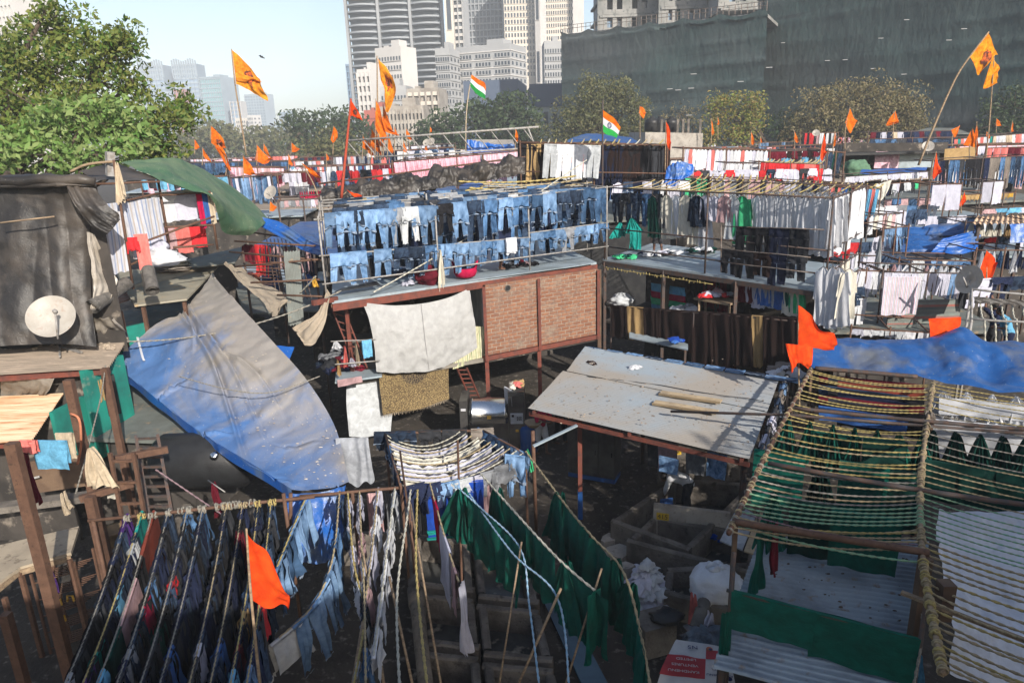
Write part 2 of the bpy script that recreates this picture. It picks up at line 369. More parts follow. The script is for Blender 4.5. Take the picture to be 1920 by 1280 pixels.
dsteel = surf('brushed_dark_stainless', (.16, .155, .15), (.09, .085, .085), 2, rough=.35, metal=.7, bmp=.1)
plastic_blue = surf('blue_plastic', (.012, .06, .22), (.02, .08, .25), 3, rough=.4)
plastic_blk = surf('black_plastic', (.015, .015, .017), (.03, .03, .03), 3, rough=.45)
plastic_red = surf('red_clay_plastic', (.45, .08, .045), (.32, .06, .04), 4, rough=.6)
skin = surf('brown_skin', (.13, .062, .038), (.10, .048, .03), 9, rough=.6, bmp=.05)
hairm = surf('black_hair', (.008, .007, .007), (.015, .013, .012), 30, rough=.6)
# light, sky, air
SUN_AZ = math.radians(28); SUN_EL = math.radians(27)
sdir = Vector((math.sin(SUN_AZ) * math.cos(SUN_EL), -math.cos(SUN_AZ) * math.cos(SUN_EL), math.sin(SUN_EL)))
sl = D.lights.new('sun', 'SUN'); sl.energy = 5.0; sl.angle = math.radians(.53); sl.color = (1, .93, .83)
so = D.objects.new('sun', sl); C.objects.link(so); so.rotation_euler = (-sdir).to_track_quat('-Z', 'Y').to_euler(); so.location = (40, -40, 60)
wd = D.worlds.new('World'); bpy.context.scene.world = wd; wd.use_nodes = True; wt = wd.node_tree
sk = N(wt, 'ShaderNodeTexSky'); sk.sky_type = 'NISHITA'; sk.sun_disc = False; sk.sun_elevation = SUN_EL
sk.sun_rotation = math.atan2(sdir.x, sdir.y); sk.air_density = 1.0; sk.dust_density = 1.8; sk.ozone_density = 1.5; sk.altitude = 10
wt.links.new(sk.outputs[0], wt.nodes['Background'].inputs[0]); wt.nodes['Background'].inputs[1].default_value = .118
sc = bpy.context.scene
sc.view_settings.view_transform = 'Standard'; sc.view_settings.look = 'None'; sc.view_settings.exposure = .66; sc.view_settings.gamma = 1
sc.cycles.use_denoising = True; sc.cycles.max_bounces = 6; sc.cycles.diffuse_bounces = 3; sc.cycles.glossy_bounces = 2
sc.cycles.transmission_bounces = 3; sc.cycles.volume_bounces = 0; sc.cycles.transparent_max_bounces = 6
sc.cycles.caustics_reflective = False; sc.cycles.caustics_refractive = False; sc.cycles.sample_clamp_indirect = 4
hz = MB().box((100, 700, 74), (2600, 1700, 150)).obj('haze', glassy('haze_air', (1, 1, 1))); hz['kind'] = 'stuff'
hm = hz.data.materials[0]; ht = hm.node_tree; ht.nodes.remove(ht.nodes['Principled BSDF'])
pv = N(ht, 'ShaderNodeVolumePrincipled'); pv.inputs['Color'].default_value = (.86, .92, 1, 1); pv.inputs['Density'].default_value = .0006
pv.inputs['Anisotropy'].default_value = -.15
ht.links.new(pv.outputs[0], ht.nodes['Material Output'].inputs['Volume'])
struct(MB().grid(lambda a, b: Vector((-2500 + 5000 * a, -150 + 5000 * b, -.02)), 40, 40).obj('ground', mud))
def loc(m, name, mats, parent, smooth=False):
 o = D.objects.new(name, m.mesh(name, mats, smooth)); C.objects.link(o); o.parent = parent; return o
bm_ = MB()
bm_.box((9, -3.2, 6.9), (70, 4.4, .7)); bm_.box((9, -1.05, 7.7), (70, .18, 1.0))
for k in range(7): bm_.box((-20 + k * 9.5, -3.2, 3.3), (.7, 3.0, 6.6))
bm_.box((27.5, -8, 6.1), (33, 5, 12.2))  # added unseen block behind the camera, sized to shade the foreground
struct(bm_.obj('bridge_and_shade_block', conc))
SHC = [((R.uniform(11, 32), R.uniform(-7.5, -4), R.uniform(11.5, 13.2)), R.uniform(.6, 1.2)) for R in [random.Random(k) for k in range(60)]] + [((R.uniform(8.2, 12), R.uniform(-6.5, -3.5), R.uniform(8.5, 12.2)), R.uniform(.5, 1.0)) for R in [random.Random(k + 99) for k in range(40)]] + [((R.uniform(4.5, 9), R.uniform(-6, -3.5), R.uniform(8, 11)), R.uniform(.35, .8)) for R in [random.Random(k + 200) for k in range(20)]]
# distant buildings
def fac(name, c, c2=None, s=.05, rough=.85): return surf(name, c, c2 or tuple(x * .82 for x in c), s, rough=rough, bmp=0, dist=0)
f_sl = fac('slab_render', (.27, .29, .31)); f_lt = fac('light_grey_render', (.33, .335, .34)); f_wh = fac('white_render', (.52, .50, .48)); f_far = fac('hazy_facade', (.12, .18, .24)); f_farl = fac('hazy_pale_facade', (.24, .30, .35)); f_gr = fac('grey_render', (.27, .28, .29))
f_cr = fac('cream_render', (.56, .51, .44)); f_dk = fac('dark_facade', (.10, .115, .13)); f_or = fac('weathered_render', (.36, .33, .29), (.22, .19, .16), .3)
f_rd = fac('brick_red_render', (.34, .10, .075)); f_gb = fac('slate_cladding', (.075, .10, .15)); f_glass = glassy('dark_window_glass', (.035, .045, .06), .2)
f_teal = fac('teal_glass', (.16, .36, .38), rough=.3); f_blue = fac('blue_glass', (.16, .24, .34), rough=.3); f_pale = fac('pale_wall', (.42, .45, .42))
def win_parts(root, rects, dep, mt, name='window', maxn=100, y=0, side=None, ledge=None):
 me = {}
 def put(m, x, z, w, h):
  if side is None: m.box((x, y - dep / 2, z), (w, dep, h))
  else: m.box((side + dep / 2, x, z), (dep, w, h))
 for r in rects[:maxn]:
  k = (round(r[2], 2), round(r[3], 2))
  if k not in me:
   q = MB(); put(q, 0, 0, r[2], r[3])
   if ledge is not None:
    q.m = 1
    if side is None: q.box((0, y - dep, -r[3] / 2 - .2), (r[2] + .5, dep * 3, .22))
    else: q.box((side + dep, 0, -r[3] / 2 - .2), (dep * 3, r[2] + .5, .22))
   me[k] = q.mesh(name, [mt, ledge or mt], False)
  o = D.objects.new(name, me[k]); C.objects.link(o); o.parent = root
  o.location = (r[0], 0, r[1]) if side is None else (0, r[0], r[1])
 if len(rects) > maxn:
  q = MB()
  for r in rects[maxn:]: put(q, *r)
  o = loc(q, 'smaller_windows', mt, root); o['kind'] = 'stuff'
def building(name, label, u0, u1, vt, yd, depth, yaw, cat='building', style='punch', wall=None, fl=3.0, cols=8, ww=.5, wh=.5, base=0, top=None, roofbits=True, gl=None, piers=0, band=None, sidewin=True, group=None, vis_from=0):
 gl = gl or f_glass; wall = wall or f_lt
 a = Y(u0, vt, yd); b = Y(u1, vt, yd); yw = math.radians(yaw)
 tot = b.x - a.x; w = (tot - depth * abs(math.sin(yw))) / math.cos(yw); zt = top or (a.z + b.z) / 2
 cx = (a.x + b.x) / 2
 root = thing(name, (cx, yd + depth / 2, 0), label, cat, group); root.rotation_euler = (0, 0, -yw)
 z0 = max(base, 0)
 m = MB()
 if style == 'punch':
  m.box((0, 0, (zt + z0) / 2), (w, depth, zt - z0)); loc(m, 'wall', wall, root)
  n = int((zt - z0) / fl); rects = []
  for k in range(n):
   z = zt - 1.2 - (k + .5) * fl
   if z < z0 + 1 or z < vis_from: break
   for c in range(cols):
    cw = w / cols
    if piers and c % piers == piers - 1: continue
    rects.append((-w / 2 + cw * (c + .5), z, cw * ww, fl * wh))
  win_parts(root, rects, .12, gl, y=-depth / 2, ledge=wall)
  if sidewin and abs(yaw) > 5:
   cd = max(1, int(depth / 4)); q = MB()
   for k in range(n):
    z = zt - 1.2 - (k + .5) * fl
    if z < max(z0 + 1, vis_from): break
    for c in range(cd): q.box((w / 2 * (1 if yaw > 0 else -1), -depth / 2 + depth / cd * (c + .5), z), (.24, depth / cd * .35, fl * .42))
   if q.v: o = loc(q, 'side_windows', gl, root); o['kind'] = 'stuff'
  if band:
   for k in range(n + 1):
    z = zt - 1.2 - k * fl
    if z < max(z0 + .5, vis_from): break
    loc(MB().box((0, 0, z), (w + .5, depth + .5, .35)), 'ledge', band, root)
 else:
  m.box((0, 0, (zt + z0) / 2), (w - 1.6, depth - 1.6, zt - z0)); loc(m, 'glazing', gl, root)
  n = int((zt - z0) / fl); k = 0
  while k < n and k < 98:
   z = zt - k * fl
   if z < vis_from: break
   q = MB(); q.box((0, 0, z - fl * .22), (w, depth, fl * .40 if style == 'slab' else fl * .22)); loc(q, 'floor_slab', band or wall, root); k += 1
  if piers:
   for c in range(piers + 1):
    x = -w / 2 + w * c / piers
    loc(MB().box((x, 0, (zt + z0) / 2), (max(.5, w * .02), depth + .4, zt - z0)), 'pier', wall, root)
 if roofbits:
  q = MB(); q.box((w * .15, 0, zt + 1.6), (w * .3, depth * .5, 3.2)); q.box((-w * .25, 0, zt + .9), (w * .16, depth * .4, 1.8)); loc(q, 'roof_house', wall, root)
  q = MB()
  for s in (-1, 1): q.box((0, s * (depth / 2 - .15), zt + .5), (w, .3, 1)); q.box((s * (w / 2 - .15), 0, zt + .5), (.3, depth - .7, 1))
  loc(q, 'parapet', wall, root)
 return root
def bulge_tower(name, label, u0, u1, yd, zt, nb, fl, wall, slab, cat='tower', out=3.0):
 a = Y(u0, 100, yd); b = Y(u1, 100, yd); w = b.x - a.x
 root = thing(name, ((a.x + b.x) / 2, yd + 10, 0), label, cat)
 loc(MB().box((0, 1, zt / 2), (w - 2.4, 16, zt)), 'glazing', wall, root)
 bw = w / nb; q = MB()
 def arc(x0, x1, yo, z0, z1):
  pts = [(lerp(x0, x1, k / 12), -8 - yo * math.sin(pi * k / 12)) for k in range(13)] + [(x1, 0), (x0, 0)]
  return pts
 for k in range(int(zt / fl)):
  z = zt - k * fl
  if z < 20: break
  q = MB()
  for j in range(nb):
   q.prism(arc(-w / 2 + bw * j + .25, -w / 2 + bw * (j + 1) - .25, out, 0, 0)[::-1], z - fl * .08, z + fl * .18)
  loc(q, 'balcony', slab, root)
 for j in range(nb + 1): loc(MB().box((-w / 2 + bw * j, -7.6, zt / 2), (1.1, 3.2, zt)), 'pier', f_gr, root)
 return root
building('white_tower', 'white tower with green glass bands behind the left tree top', -30, 40, -60, 260, 18, 18, 'tower', 'slab', f_wh, 3.3, gl=f_teal, piers=4, band=f_wh, roofbits=False, vis_from=50)
for (u0, u1, vt, lab) in ((258, 303, 122, 'hazy pale tower with rounded crown, just right of the leafy tree'), (322, 366, 120, 'hazy tower with rounded crown beside the teal office block')):
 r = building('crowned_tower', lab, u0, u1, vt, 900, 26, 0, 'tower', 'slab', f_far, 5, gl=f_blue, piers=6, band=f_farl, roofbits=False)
 w_ = (Y(u1, vt, 900) - Y(u0, vt, 900)).x; zt_ = Y(u0, vt, 900).z
 cr = MB()
 for k in range(11): cr.box((-w_ / 2 + w_ * k / 10, -13, zt_ - 6), (.9, 3, 20 + 3 * math.sin(k)))
 loc(cr, 'crown_fins', f_farl, r)
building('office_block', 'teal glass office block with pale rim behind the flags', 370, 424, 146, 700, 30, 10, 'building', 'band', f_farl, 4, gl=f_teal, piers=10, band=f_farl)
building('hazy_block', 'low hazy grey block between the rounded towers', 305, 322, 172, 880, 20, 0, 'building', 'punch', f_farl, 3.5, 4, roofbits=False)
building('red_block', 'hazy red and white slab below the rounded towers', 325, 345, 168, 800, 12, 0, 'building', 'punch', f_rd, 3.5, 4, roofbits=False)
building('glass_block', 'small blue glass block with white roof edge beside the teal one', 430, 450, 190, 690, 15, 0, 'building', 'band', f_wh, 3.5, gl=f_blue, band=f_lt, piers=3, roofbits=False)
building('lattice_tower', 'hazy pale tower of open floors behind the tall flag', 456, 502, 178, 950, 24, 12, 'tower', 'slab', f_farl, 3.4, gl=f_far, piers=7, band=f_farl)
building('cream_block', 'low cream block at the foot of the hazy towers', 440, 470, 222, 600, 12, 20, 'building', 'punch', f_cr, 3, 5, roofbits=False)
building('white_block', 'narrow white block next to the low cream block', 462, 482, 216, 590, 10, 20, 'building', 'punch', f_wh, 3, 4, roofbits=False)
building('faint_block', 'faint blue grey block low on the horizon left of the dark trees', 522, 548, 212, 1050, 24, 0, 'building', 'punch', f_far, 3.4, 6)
building('faint_low_block', 'faint low block beside the dark tree clump', 508, 536, 233, 1000, 24, 0, 'building', 'punch', f_far, 3.4, 6)
bulge_tower('balcony_tower', 'huge grey residential tower with curved balcony bands', 654, 832, 330, 112, 3, 2.7, f_dk, f_sl)
building('tower_core', 'pale windowless shaft on the right of the curved balcony tower', 829, 845, -60, 326, 8, 0, 'tower', 'punch', f_cr, 30, 1, roofbits=False)
building('slim_tower', 'slim tower with bright balcony slabs beside the windowless shaft', 845, 872, -60, 340, 12, 10, 'tower', 'slab', f_lt, 2.9, gl=f_dk, piers=2, band=f_wh, roofbits=False)
building('dark_tower', 'tall dark glass tower with grid of thin bands', 872, 950, -60, 430, 24, 8, 'tower', 'band', f_gr, 3.4, gl=f_dk, piers=9, band=f_gr, roofbits=False)
building('grid_tower', 'tall beige tower with fine window grid left of the white shaft', 942, 1006, -60, 400, 20, 0, 'tower', 'punch', f_cr, 3.2, 11, .55, .6, roofbits=False, vis_from=38)
building('white_shaft', 'bright cream vertical shaft rising between two beige towers', 1001, 1023, -60, 392, 7, 28, 'tower', 'punch', f_wh, 30, 1, roofbits=False, sidewin=False)
building('beige_tower', 'tall beige tower with dense windows right of the white shaft', 1022, 1078, -60, 410, 20, 4, 'tower', 'punch', f_cr, 3.1, 12, .5, .55, roofbits=False, vis_from=38)
building('white_slab_tower', 'bright white tower edge against the sky above the netting', 1074, 1098, -60, 405, 14, 30, 'tower', 'punch', f_wh, 3.2, 4, .3, .4, roofbits=False)
building('grey_block', 'grey apartment block with boxed windows beside the green netting', 1020, 1054, 82, 300, 18, 0, 'building', 'punch', f_lt, 2.9, 7, .5, .5)
building('apartment_block', 'wide pale apartment block with rows of dark windows', 853, 988, 90, 270, 16, 22, 'building', 'punch', f_lt, 2.75, 17, .55, .42, band=f_wh, piers=6, vis_from=22)
building('stepped_block', 'narrow stepped grey apartment block with balconies left of the wide one', 815, 858, 96, 262, 12, 14, 'building', 'punch', f_lt, 2.75, 6, .6, .45, band=f_lt, vis_from=18)
building('grey_white_block', 'grey apartment block with blank bright white end wall', 700, 776, 94, 250, 9, 27, 'building', 'punch', f_wh, 2.8, 9, .5, .42, gl=f_dk, sidewin=False, vis_from=18)
building('small_white_block', 'small white block with wide balcony strips left of the grey one', 668, 712, 136, 235, 12, 15, 'building', 'slab', f_wh, 2.8, gl=f_dk, band=f_wh, piers=3)
building('blue_tower', 'thin hazy blue tower peeking left of the white block', 648, 668, 120, 520, 15, 0, 'tower', 'band', f_blue, 4, gl=f_blue, piers=3, band=f_blue, roofbits=False)
building('red_house', 'plain brick red block under the white apartment blocks', 682, 730, 213, 215, 12, 8, 'building', 'punch', f_rd, 4.5, 3, .2, .2, band=f_rd)
building('stained_block', 'stained old balcony block with red top room', 762, 832, 172, 225, 12, 8, 'building', 'slab', f_or, 2.7, gl=f_or, piers=5, band=f_cr)
building('old_block', 'weathered brown balcony block half hidden by the dark trees', 708, 800, 206, 205, 12, 5, 'building', 'slab', f_or, 2.6, gl=f_dk, piers=12, band=f_or)
building('low_white_block', 'pale low block behind the orange flags', 688, 768, 168, 240, 10, 6, 'building', 'punch', f_lt, 2.7, 12, .5, .45)
r = building('warehouse', 'long slate blue windowless warehouse above the dark trees', 868, 994, 150, 190, 30, 6, 'warehouse', 'punch', f_gb, 40, 1, .01, .01, roofbits=False, sidewin=False)
r = building('warehouse', 'lower slate warehouse with pale lower wall beside the netting', 994, 1056, 159, 186, 25, 0, 'warehouse', 'punch', f_pale, 40, 1, .01, .01, roofbits=False, sidewin=False)
b0 = Y(994, 159, 186); b1 = Y(1056, 159, 186); wl = b1.x - b0.x
loc(MB().box((0, -12.7, b0.z - 2.6), (wl + .4, .5, 5.4)), 'cladding_band', f_gb, r)
for k in range(2): loc(MB().box((-wl * .05 + k * wl * .28, -12.7, b0.z - 9), (1.1, .3, 5)), 'window', f_glass, r)
def net_mat():
 m, t, b = nt('green_safety_netting')
 a = noise_fac(t, .022, .35, .7, detail=5, stretch=(1, 1, 2.6), dist=.5)
 col = mixc(t, a, (.028, .066, .063), (.062, .070, .073))
 col = mixc(t, noise_fac(t, .9, .45, 1.0, stretch=(1, 1, 2.2), detail=4), col, (.04, .052, .05))
 col = mixc(t, noise_fac(t, .12, .62, .68, stretch=(.25, .25, 3.2), detail=3), col, (.022, .035, .036))
 t.links.new(col, b.inputs['Base Color']); b.inputs['Roughness'].default_value = .95
 bump(t, b, noise_fac(t, .8, .2, .8, detail=5, stretch=(1, 1, .4)), .6, .25); return m
netm = net_mat(); skel = surf('raw_concrete_frame', (.25, .245, .235), (.15, .155, .15), .25, rough=.95, c3=(.08, .09, .09), s3=1.2, bmp=0)
root = thing('netted_building', (60, 150, 0), 'dark building site wrapped in green safety netting, its lower storeys', 'building')
def netwall(u0, v0, u1, v1, ya, yb, nm='netting'):
 A = Y(u0, v0, ya); B = Y(u1, v1, yb)
 def fn(a, b):
  q = lerp(A, B, a); z = lerp(q.z, -1, b)
  L_ = (B - A).length; k = .6 * noise.noise(Vector((a * L_ * .12, z * .16, u0)))
  fz = (z / 3.4) % 1; k += -.45 * math.exp(-((fz - .5) / .16) ** 2) * (.6 + .8 * noise.noise(Vector((a * L_ * .06, round(z / 3.4) * 3.1, 2))))
  sag = -.7 * abs(math.sin(a * L_ / 7 * pi)) if b < .04 else 0
  return Vector((q.x, q.y + k, z + sag))
 return MB().grid(fn, 200, 70).obj(nm, netm, root, True), A, B
o, A1, B1 = netwall(1052, 60, 1440, 16, 150, 118)
MB().slab([A1 + Vector((.3, .8, -.4)), B1 + Vector((0, .8, -.4)), B1 + Vector((30, 60, -.4)), A1 + Vector((30, 60, -.4))], .5).obj('deck', skel, root)
MB().box(((A1.x + 1.2 + 12), A1.y + 22, A1.z / 2 - .8), (1.2, 38, A1.z - 1), rz=-.5).obj('side_wall', skel, root)
rail = MB()
for k in range(41): q = lerp(A1, B1, k / 40); rail.bar(q + Vector((0, .5, -.3)), q + Vector((0, .5, 1.1)), .09)
for z in (.5, 1.1): rail.bar(A1 + Vector((0, .5, z)), B1 + Vector((0, .5, z)), .08)
o = rail.obj('edge_railing', steel, root)
for k in range(16):
 q = Y(1100 + RND.random() * 320, 130 + RND.random() * 90, 128 - 4); t_ = (q.x - A1.x) / (B1.x - A1.x); q.y = lerp(A1.y, B1.y, t_) - 1.0
 MB().box(q, (1.0, .06, .09)).obj('tear', f_lt, root)
root = thing('netted_tower', (120, 110, 0), 'taller block wrapped in dark green netting at the right edge', 'building')
o, A2, B2 = netwall(1438, -80, 2300, -160, 135, 88)
MB().box((A2.x + .9, A2.y + 12, 40), (1.2, 24, 82)).obj('side_netting', netm, root)
for k in range(11):
 q = Y(1500 + RND.random() * 300, 40 + RND.random() * 120, 120); t_ = (q.x - A2.x) / (B2.x - A2.x); q.y = lerp(A2.y, B2.y, t_) - .9
 MB().box(q, (.8, .06, .08)).obj('tear', f_lt, root)
def framecell(name, label, u0, u1, yd, depth, zb, floors, fl, cols, yaw, glass=True):
 a = Y(u0, 20, yd); b = Y(u1, 20, yd); w = b.x - a.x
 root = thing(name, ((a.x + b.x) / 2, yd + depth / 2, zb), label, 'building'); root.rotation_euler = (0, 0, math.radians(yaw))
 loc(MB().box((0, depth * .1, floors * fl / 2), (w * .9, depth * .7, floors * fl)), 'recess', f_gr, root)
 for k in range(floors + 1): loc(MB().box((0, 0, k * fl), (w, depth, .45)), 'floor_slab', skel, root)
 for c in range(cols + 1):
  x = -w / 2 + .5 + (w - 1) * c / cols
  loc(MB().box((x, -depth / 2 + .7, floors * fl / 2), (.8 if c % 2 else 1.9, .8, floors * fl - .4)), 'column', skel, root)
 for k in range(floors):
  for c in range(cols):
   x = -w / 2 + .5 + (w - 1) * (c + .5) / cols; ww = (w - 1) / cols
   if RND.random() < .55: loc(MB().box((x, -depth / 2 + 1.1, k * fl + fl * .45), (ww * .62, .15, fl * .6)), 'window', f_blue if RND.random() < .6 else f_glass, root)
   elif RND.random() < .3: loc(MB().box((x, -depth / 2 + .45, k * fl + fl * .5), (ww * .5, .08, fl * .85)), 'green_sheet', W['dgreen'], root)
   loc(MB().box((x, -depth / 2 + .25, k * fl + .75), (ww * .9, .1, .9)), 'balustrade', skel, root)
 return root
zt1 = (A1.z + B1.z) / 2
framecell('concrete_storeys', 'bare concrete frame storeys with glass, left one above the netting', 1125, 1228, 152, 16, A1.z - .5, 6, 3.3, 4, 0)
framecell('concrete_storeys', 'bare concrete frame storeys with green sheet, middle one above the netting', 1240, 1352, 146, 16, A1.z - .3, 6, 3.3, 5, 0)
framecell('concrete_storeys', 'brick and concrete frame storeys next to the taller netted block', 1352, 1440, 136, 14, A1.z + 1, 6, 3.3, 3, 0)
# trees
def leafmat(name, c1, c2, c3, s=.5):
 m, t, b = nt(name)
 a = noise_fac(t, s, .4, .62, detail=3)
 g = N(t, 'ShaderNodeNewGeometry'); r = N(t, 'ShaderNodeMapRange'); t.links.new(g.outputs['Random Per Island'], r.inputs[0])
 col = mixc(t, a, c1, c2); col = mixc(t, g.outputs['Random Per Island'], col, c3)
 t.links.new(col, b.inputs['Base Color']); b.inputs['Roughness'].default_value = .55; b.inputs['Specular IOR Level'].default_value = .3
 tr = N(t, 'ShaderNodeBsdfTranslucent'); t.links.new(col, tr.inputs[0]); mx = N(t, 'ShaderNodeMixShader'); mx.inputs[0].default_value = .3
 t.links.new(b.outputs[0], mx.inputs[1]); t.links.new(tr.outputs[0], mx.inputs[2]); t.links.new(mx.outputs[0], t.nodes['Material Output'].inputs['Surface'])
 return m
lf_main = leafmat('mango_leaf', (.03, .085, .015), (.09, .18, .03), (.19, .20, .045))
lf_big = leafmat('almond_leaf', (.07, .17, .03), (.15, .27, .06), (.22, .28, .10), .7)
lf_dark = leafmat('dark_leaf', (.025, .05, .022), (.045, .075, .03), (.05, .075, .03), .3)
lf_olive = leafmat('dusty_olive_leaf', (.065, .085, .03), (.105, .12, .048), (.14, .13, .06), .3)
lf_dry = leafmat('dry_leaf', (.12, .12, .05), (.17, .155, .072), (.21, .165, .085), .3)
lf_lime = leafmat('lime_leaf', (.13, .20, .03), (.22, .26, .05), (.24, .16, .05), .3)
bark = surf('brown_bark', (.10, .075, .055), (.05, .038, .03), 4, rough=.95, bmp=.8)
def leaves(centers, radii, per, size, rng, droop=.3, aspect=.45):
 P = [];
 for c, r in zip(centers, radii):
  n = max(6, int(per * (r ** 2)))
  d = rng.normal(size=(n, 3)); d /= np.linalg.norm(d, axis=1)[:, None]
  rad = r * (0.55 + .45 * rng.random(n)) ** .6
  P.append(np.array(c) + d * rad[:, None] * np.array([1, 1, .78]))
 P = np.concatenate(P); n = len(P)
 a = rng.normal(size=(n, 3)); a[:, 2] -= droop; a /= np.linalg.norm(a, axis=1)[:, None]
 b = rng.normal(size=(n, 3)); b[:, 2] *= .5; b = np.cross(a, b); b /= np.linalg.norm(b, axis=1)[:, None]
 s = size * (.6 + .8 * rng.random(n))[:, None]
 nn = np.cross(a, b)
 v = np.stack([P - a * s * .5, P + b * s * aspect * .5 + nn * s * .08, P + a * s * .5, P - b * s * aspect * .5 + nn * s * .08], 1).reshape(-1, 3)
 return v
def leaf_obj(name, v, mt, parent):
 n = len(v) // 4; me = D.meshes.new(name); me.vertices.add(len(v)); me.vertices.foreach_set('co', v.astype(np.float32).ravel())
 me.loops.add(len(v)); me.loops.foreach_set('vertex_index', np.arange(len(v), dtype=np.int32))
 me.polygons.add(n); me.polygons.foreach_set('loop_start', np.arange(0, len(v), 4, dtype=np.int32))
 me.materials.append(mt); me.update(calc_edges=True); return link(name, me, parent)
def tree(name, label, base, lobes, size, per, mt, seed, trunk_r=.3, clump=.9, cat='tree', fill=1.0, limbs=True):
 rng = np.random.default_rng(seed); base = Vector(base)
 root = thing(name, base, label, cat); cs = []; rs = []
 tr = MB(); fork = base + Vector((0, 0, (min(l[0][2] for l in lobes) - base.z) * .75))
 tr.tube([base, lerp(base, fork, .5) + Vector((trunk_r * .5, 0, 0)), fork], [trunk_r * 1.3, trunk_r, trunk_r * .85], 9)
 for (c, r) in lobes:
  c = Vector(c); n = int(fill * 9 * (r[0] * r[2]) / clump ** 2) + 5
  if limbs:
   mid = lerp(fork, c, .55) + Vector((rng.normal() * .3, rng.normal() * .3, -.2)); tr.tube([fork, mid, c], [trunk_r * .6, trunk_r * .4, trunk_r * .14], 6)
  for i in range(n):
   d = rng.normal(size=3); d /= np.linalg.norm(d); k = (.35 + .65 * rng.random() ** .45) * (1 + .12 * rng.normal())
   q = Vector((c.x + d[0] * r[0] * k, c.y + d[1] * r[1] * k, c.z + d[2] * r[2] * k))
   cs.append(q); rs.append(clump * (.45 + .75 * rng.random()))
   if limbs and i % 3 == 0: tr.tube([c, lerp(c, q, .5) + Vector((0, 0, -.15)), q], [trunk_r * .13, trunk_r * .09, trunk_r * .03], 4)
 tr.obj('trunk', bark, root, True)
 leaf_obj('crown', leaves([tuple(c) for c in cs], rs, per, size, rng), mt, root)
 return root
def lobe(u, v, yd, ru, rv, depth=None):
 c = Y(u, v, yd); s = yd / f_ * 1.03; return ((c.x, c.y, c.z), (ru * s, (depth or (ru + rv) / 2) * s, rv * s))
YT = 33
tree('leafy_tree', 'large leafy green tree rising behind the black tarpaulin shed', (-24, YT, 0),
  [lobe(*a) for a in ((65, 125, YT, 60, 70), (175, 150, YT, 80, 85), (110, 55, YT + 1, 60, 40), (215, 95, YT, 35, 40), (235, 75, YT, 14, 22), (20, 190, YT - 1, 60, 80), (120, 220, YT - 2, 110, 70),
  (275, 235, YT - 2, 65, 45), (320, 200, YT, 32, 30), (345, 215, YT + 1, 22, 22), (290, 280, YT - 1, 50, 30), (85, 22, YT, 18, 20), (15, 95, YT + 2, 30, 25), (248, 150, YT, 16, 22))], .24, 135, lf_main, 3, .45, .62, fill=.72)
tree('broadleaf_tree', 'bright broad leaved young tree in front of the large leafy tree', (-17.5, 27, 0),
  [lobe(*a) for a in ((170, 215, 27, 90, 28), (110, 240, 27, 60, 30), (220, 245, 27, 50, 32), (90, 290, 26, 80, 30), (190, 290, 26, 75, 25), (265, 262, 27, 28, 14), (20, 280, 26, 40, 30))], .29, 75, lf_big, 5, .2, .5, fill=.95)
so_ = leaf_obj('shade_foliage', leaves([c for c, r in SHC], [r for c, r in SHC], 90, .22, np.random.default_rng(4)), lf_dark, None); so_['kind'] = 'stuff'  # unseen leaf clumps, added and shaped to throw dappled shade forward
tree('dark_tree', 'dark dense tree clump behind the flags left of the red block', (-44, 150, 0), [lobe(*a) for a in ((565, 245, 150, 26, 32), (610, 245, 150, 38, 38), (655, 255, 150, 32, 36))], .9, 9, lf_dark, 8, .8, 2.6, fill=1.1)
tree('olive_tree', 'low olive coloured tree below the dark clump', (-35, 110, 0), [lobe(*a) for a in ((590, 285, 110, 30, 22), (625, 272, 110, 30, 30), (655, 285, 110, 25, 25))], .6, 12, lf_olive, 9, .5, 1.6)
tree('dark_tree', 'wide dark tree mass below the slate warehouse', (-7, 140, 0), [lobe(*a) for a in ((835, 245, 140, 42, 32), (890, 232, 140, 50, 40), (950, 222, 138, 45, 40), (985, 240, 138, 25, 30), (800, 258, 142, 20, 20))], .9, 9, lf_dark, 10, .8, 2.4, fill=1.1)
tree('grey_tree', 'thin pale tree between the dark trees and the olive tree', (4, 120, 0), [lobe(*a) for a in ((1010, 250, 120, 20, 22), (1030, 265, 120, 20, 16))], .5, 7, lf_olive, 21, .3, 1.3)
tree('olive_tree', 'big dusty olive tree before the left end of the netting', (14, 105, 0), [lobe(*a) for a in ((1120, 195, 105, 40, 45), (1075, 235, 105, 45, 40), (1170, 210, 105, 42, 42), (1110, 245, 104, 60, 35), (1190, 245, 104, 30, 28), (1160, 165, 105, 18, 16), (1105, 155, 105, 14, 16))], .42, 26, lf_olive, 11, .6, 1.5)
tree('bare_tree', 'nearly leafless thin tree in front of the netting', (27, 108, 0), [lobe(*a) for a in ((1275, 215, 108, 35, 18), (1250, 232, 108, 18, 14), (1300, 235, 108, 18, 14))], .35, 1.2, lf_dry, 12, .35, 1.2, fill=1.6)
tree('lime_tree', 'yellow green tree standing before the dark netting', (36, 100, 0), [lobe(*a) for a in ((1380, 215, 100, 44, 38), (1350, 205, 100, 24, 24), (1410, 205, 100, 24, 30), (1395, 250, 100, 40, 25), (1335, 255, 100, 18, 20))], .38, 28, lf_lime, 13, .4, 1.2)
tree('dry_tree', 'wide dusty brown tree before the tall netted block', (54, 98, 0), [lobe(*a) for a in ((1600, 195, 98, 75, 42), (1540, 215, 98, 50, 45), (1660, 215, 98, 65, 45), (1500, 235, 98, 30, 30), (1600, 245, 97, 90, 30), (1700, 195, 98, 30, 30), (1715, 235, 98, 28, 28))], .38, 24, lf_dry, 14, .7, 1.5)
tree('dark_tree', 'shaded dark tree between the lime tree and the dusty brown tree', (44, 101, 0), [lobe(*a) for a in ((1465, 245, 101, 30, 32), (1500, 262, 101, 30, 18))], .55, 12, lf_dark, 15, .4, 1.5)
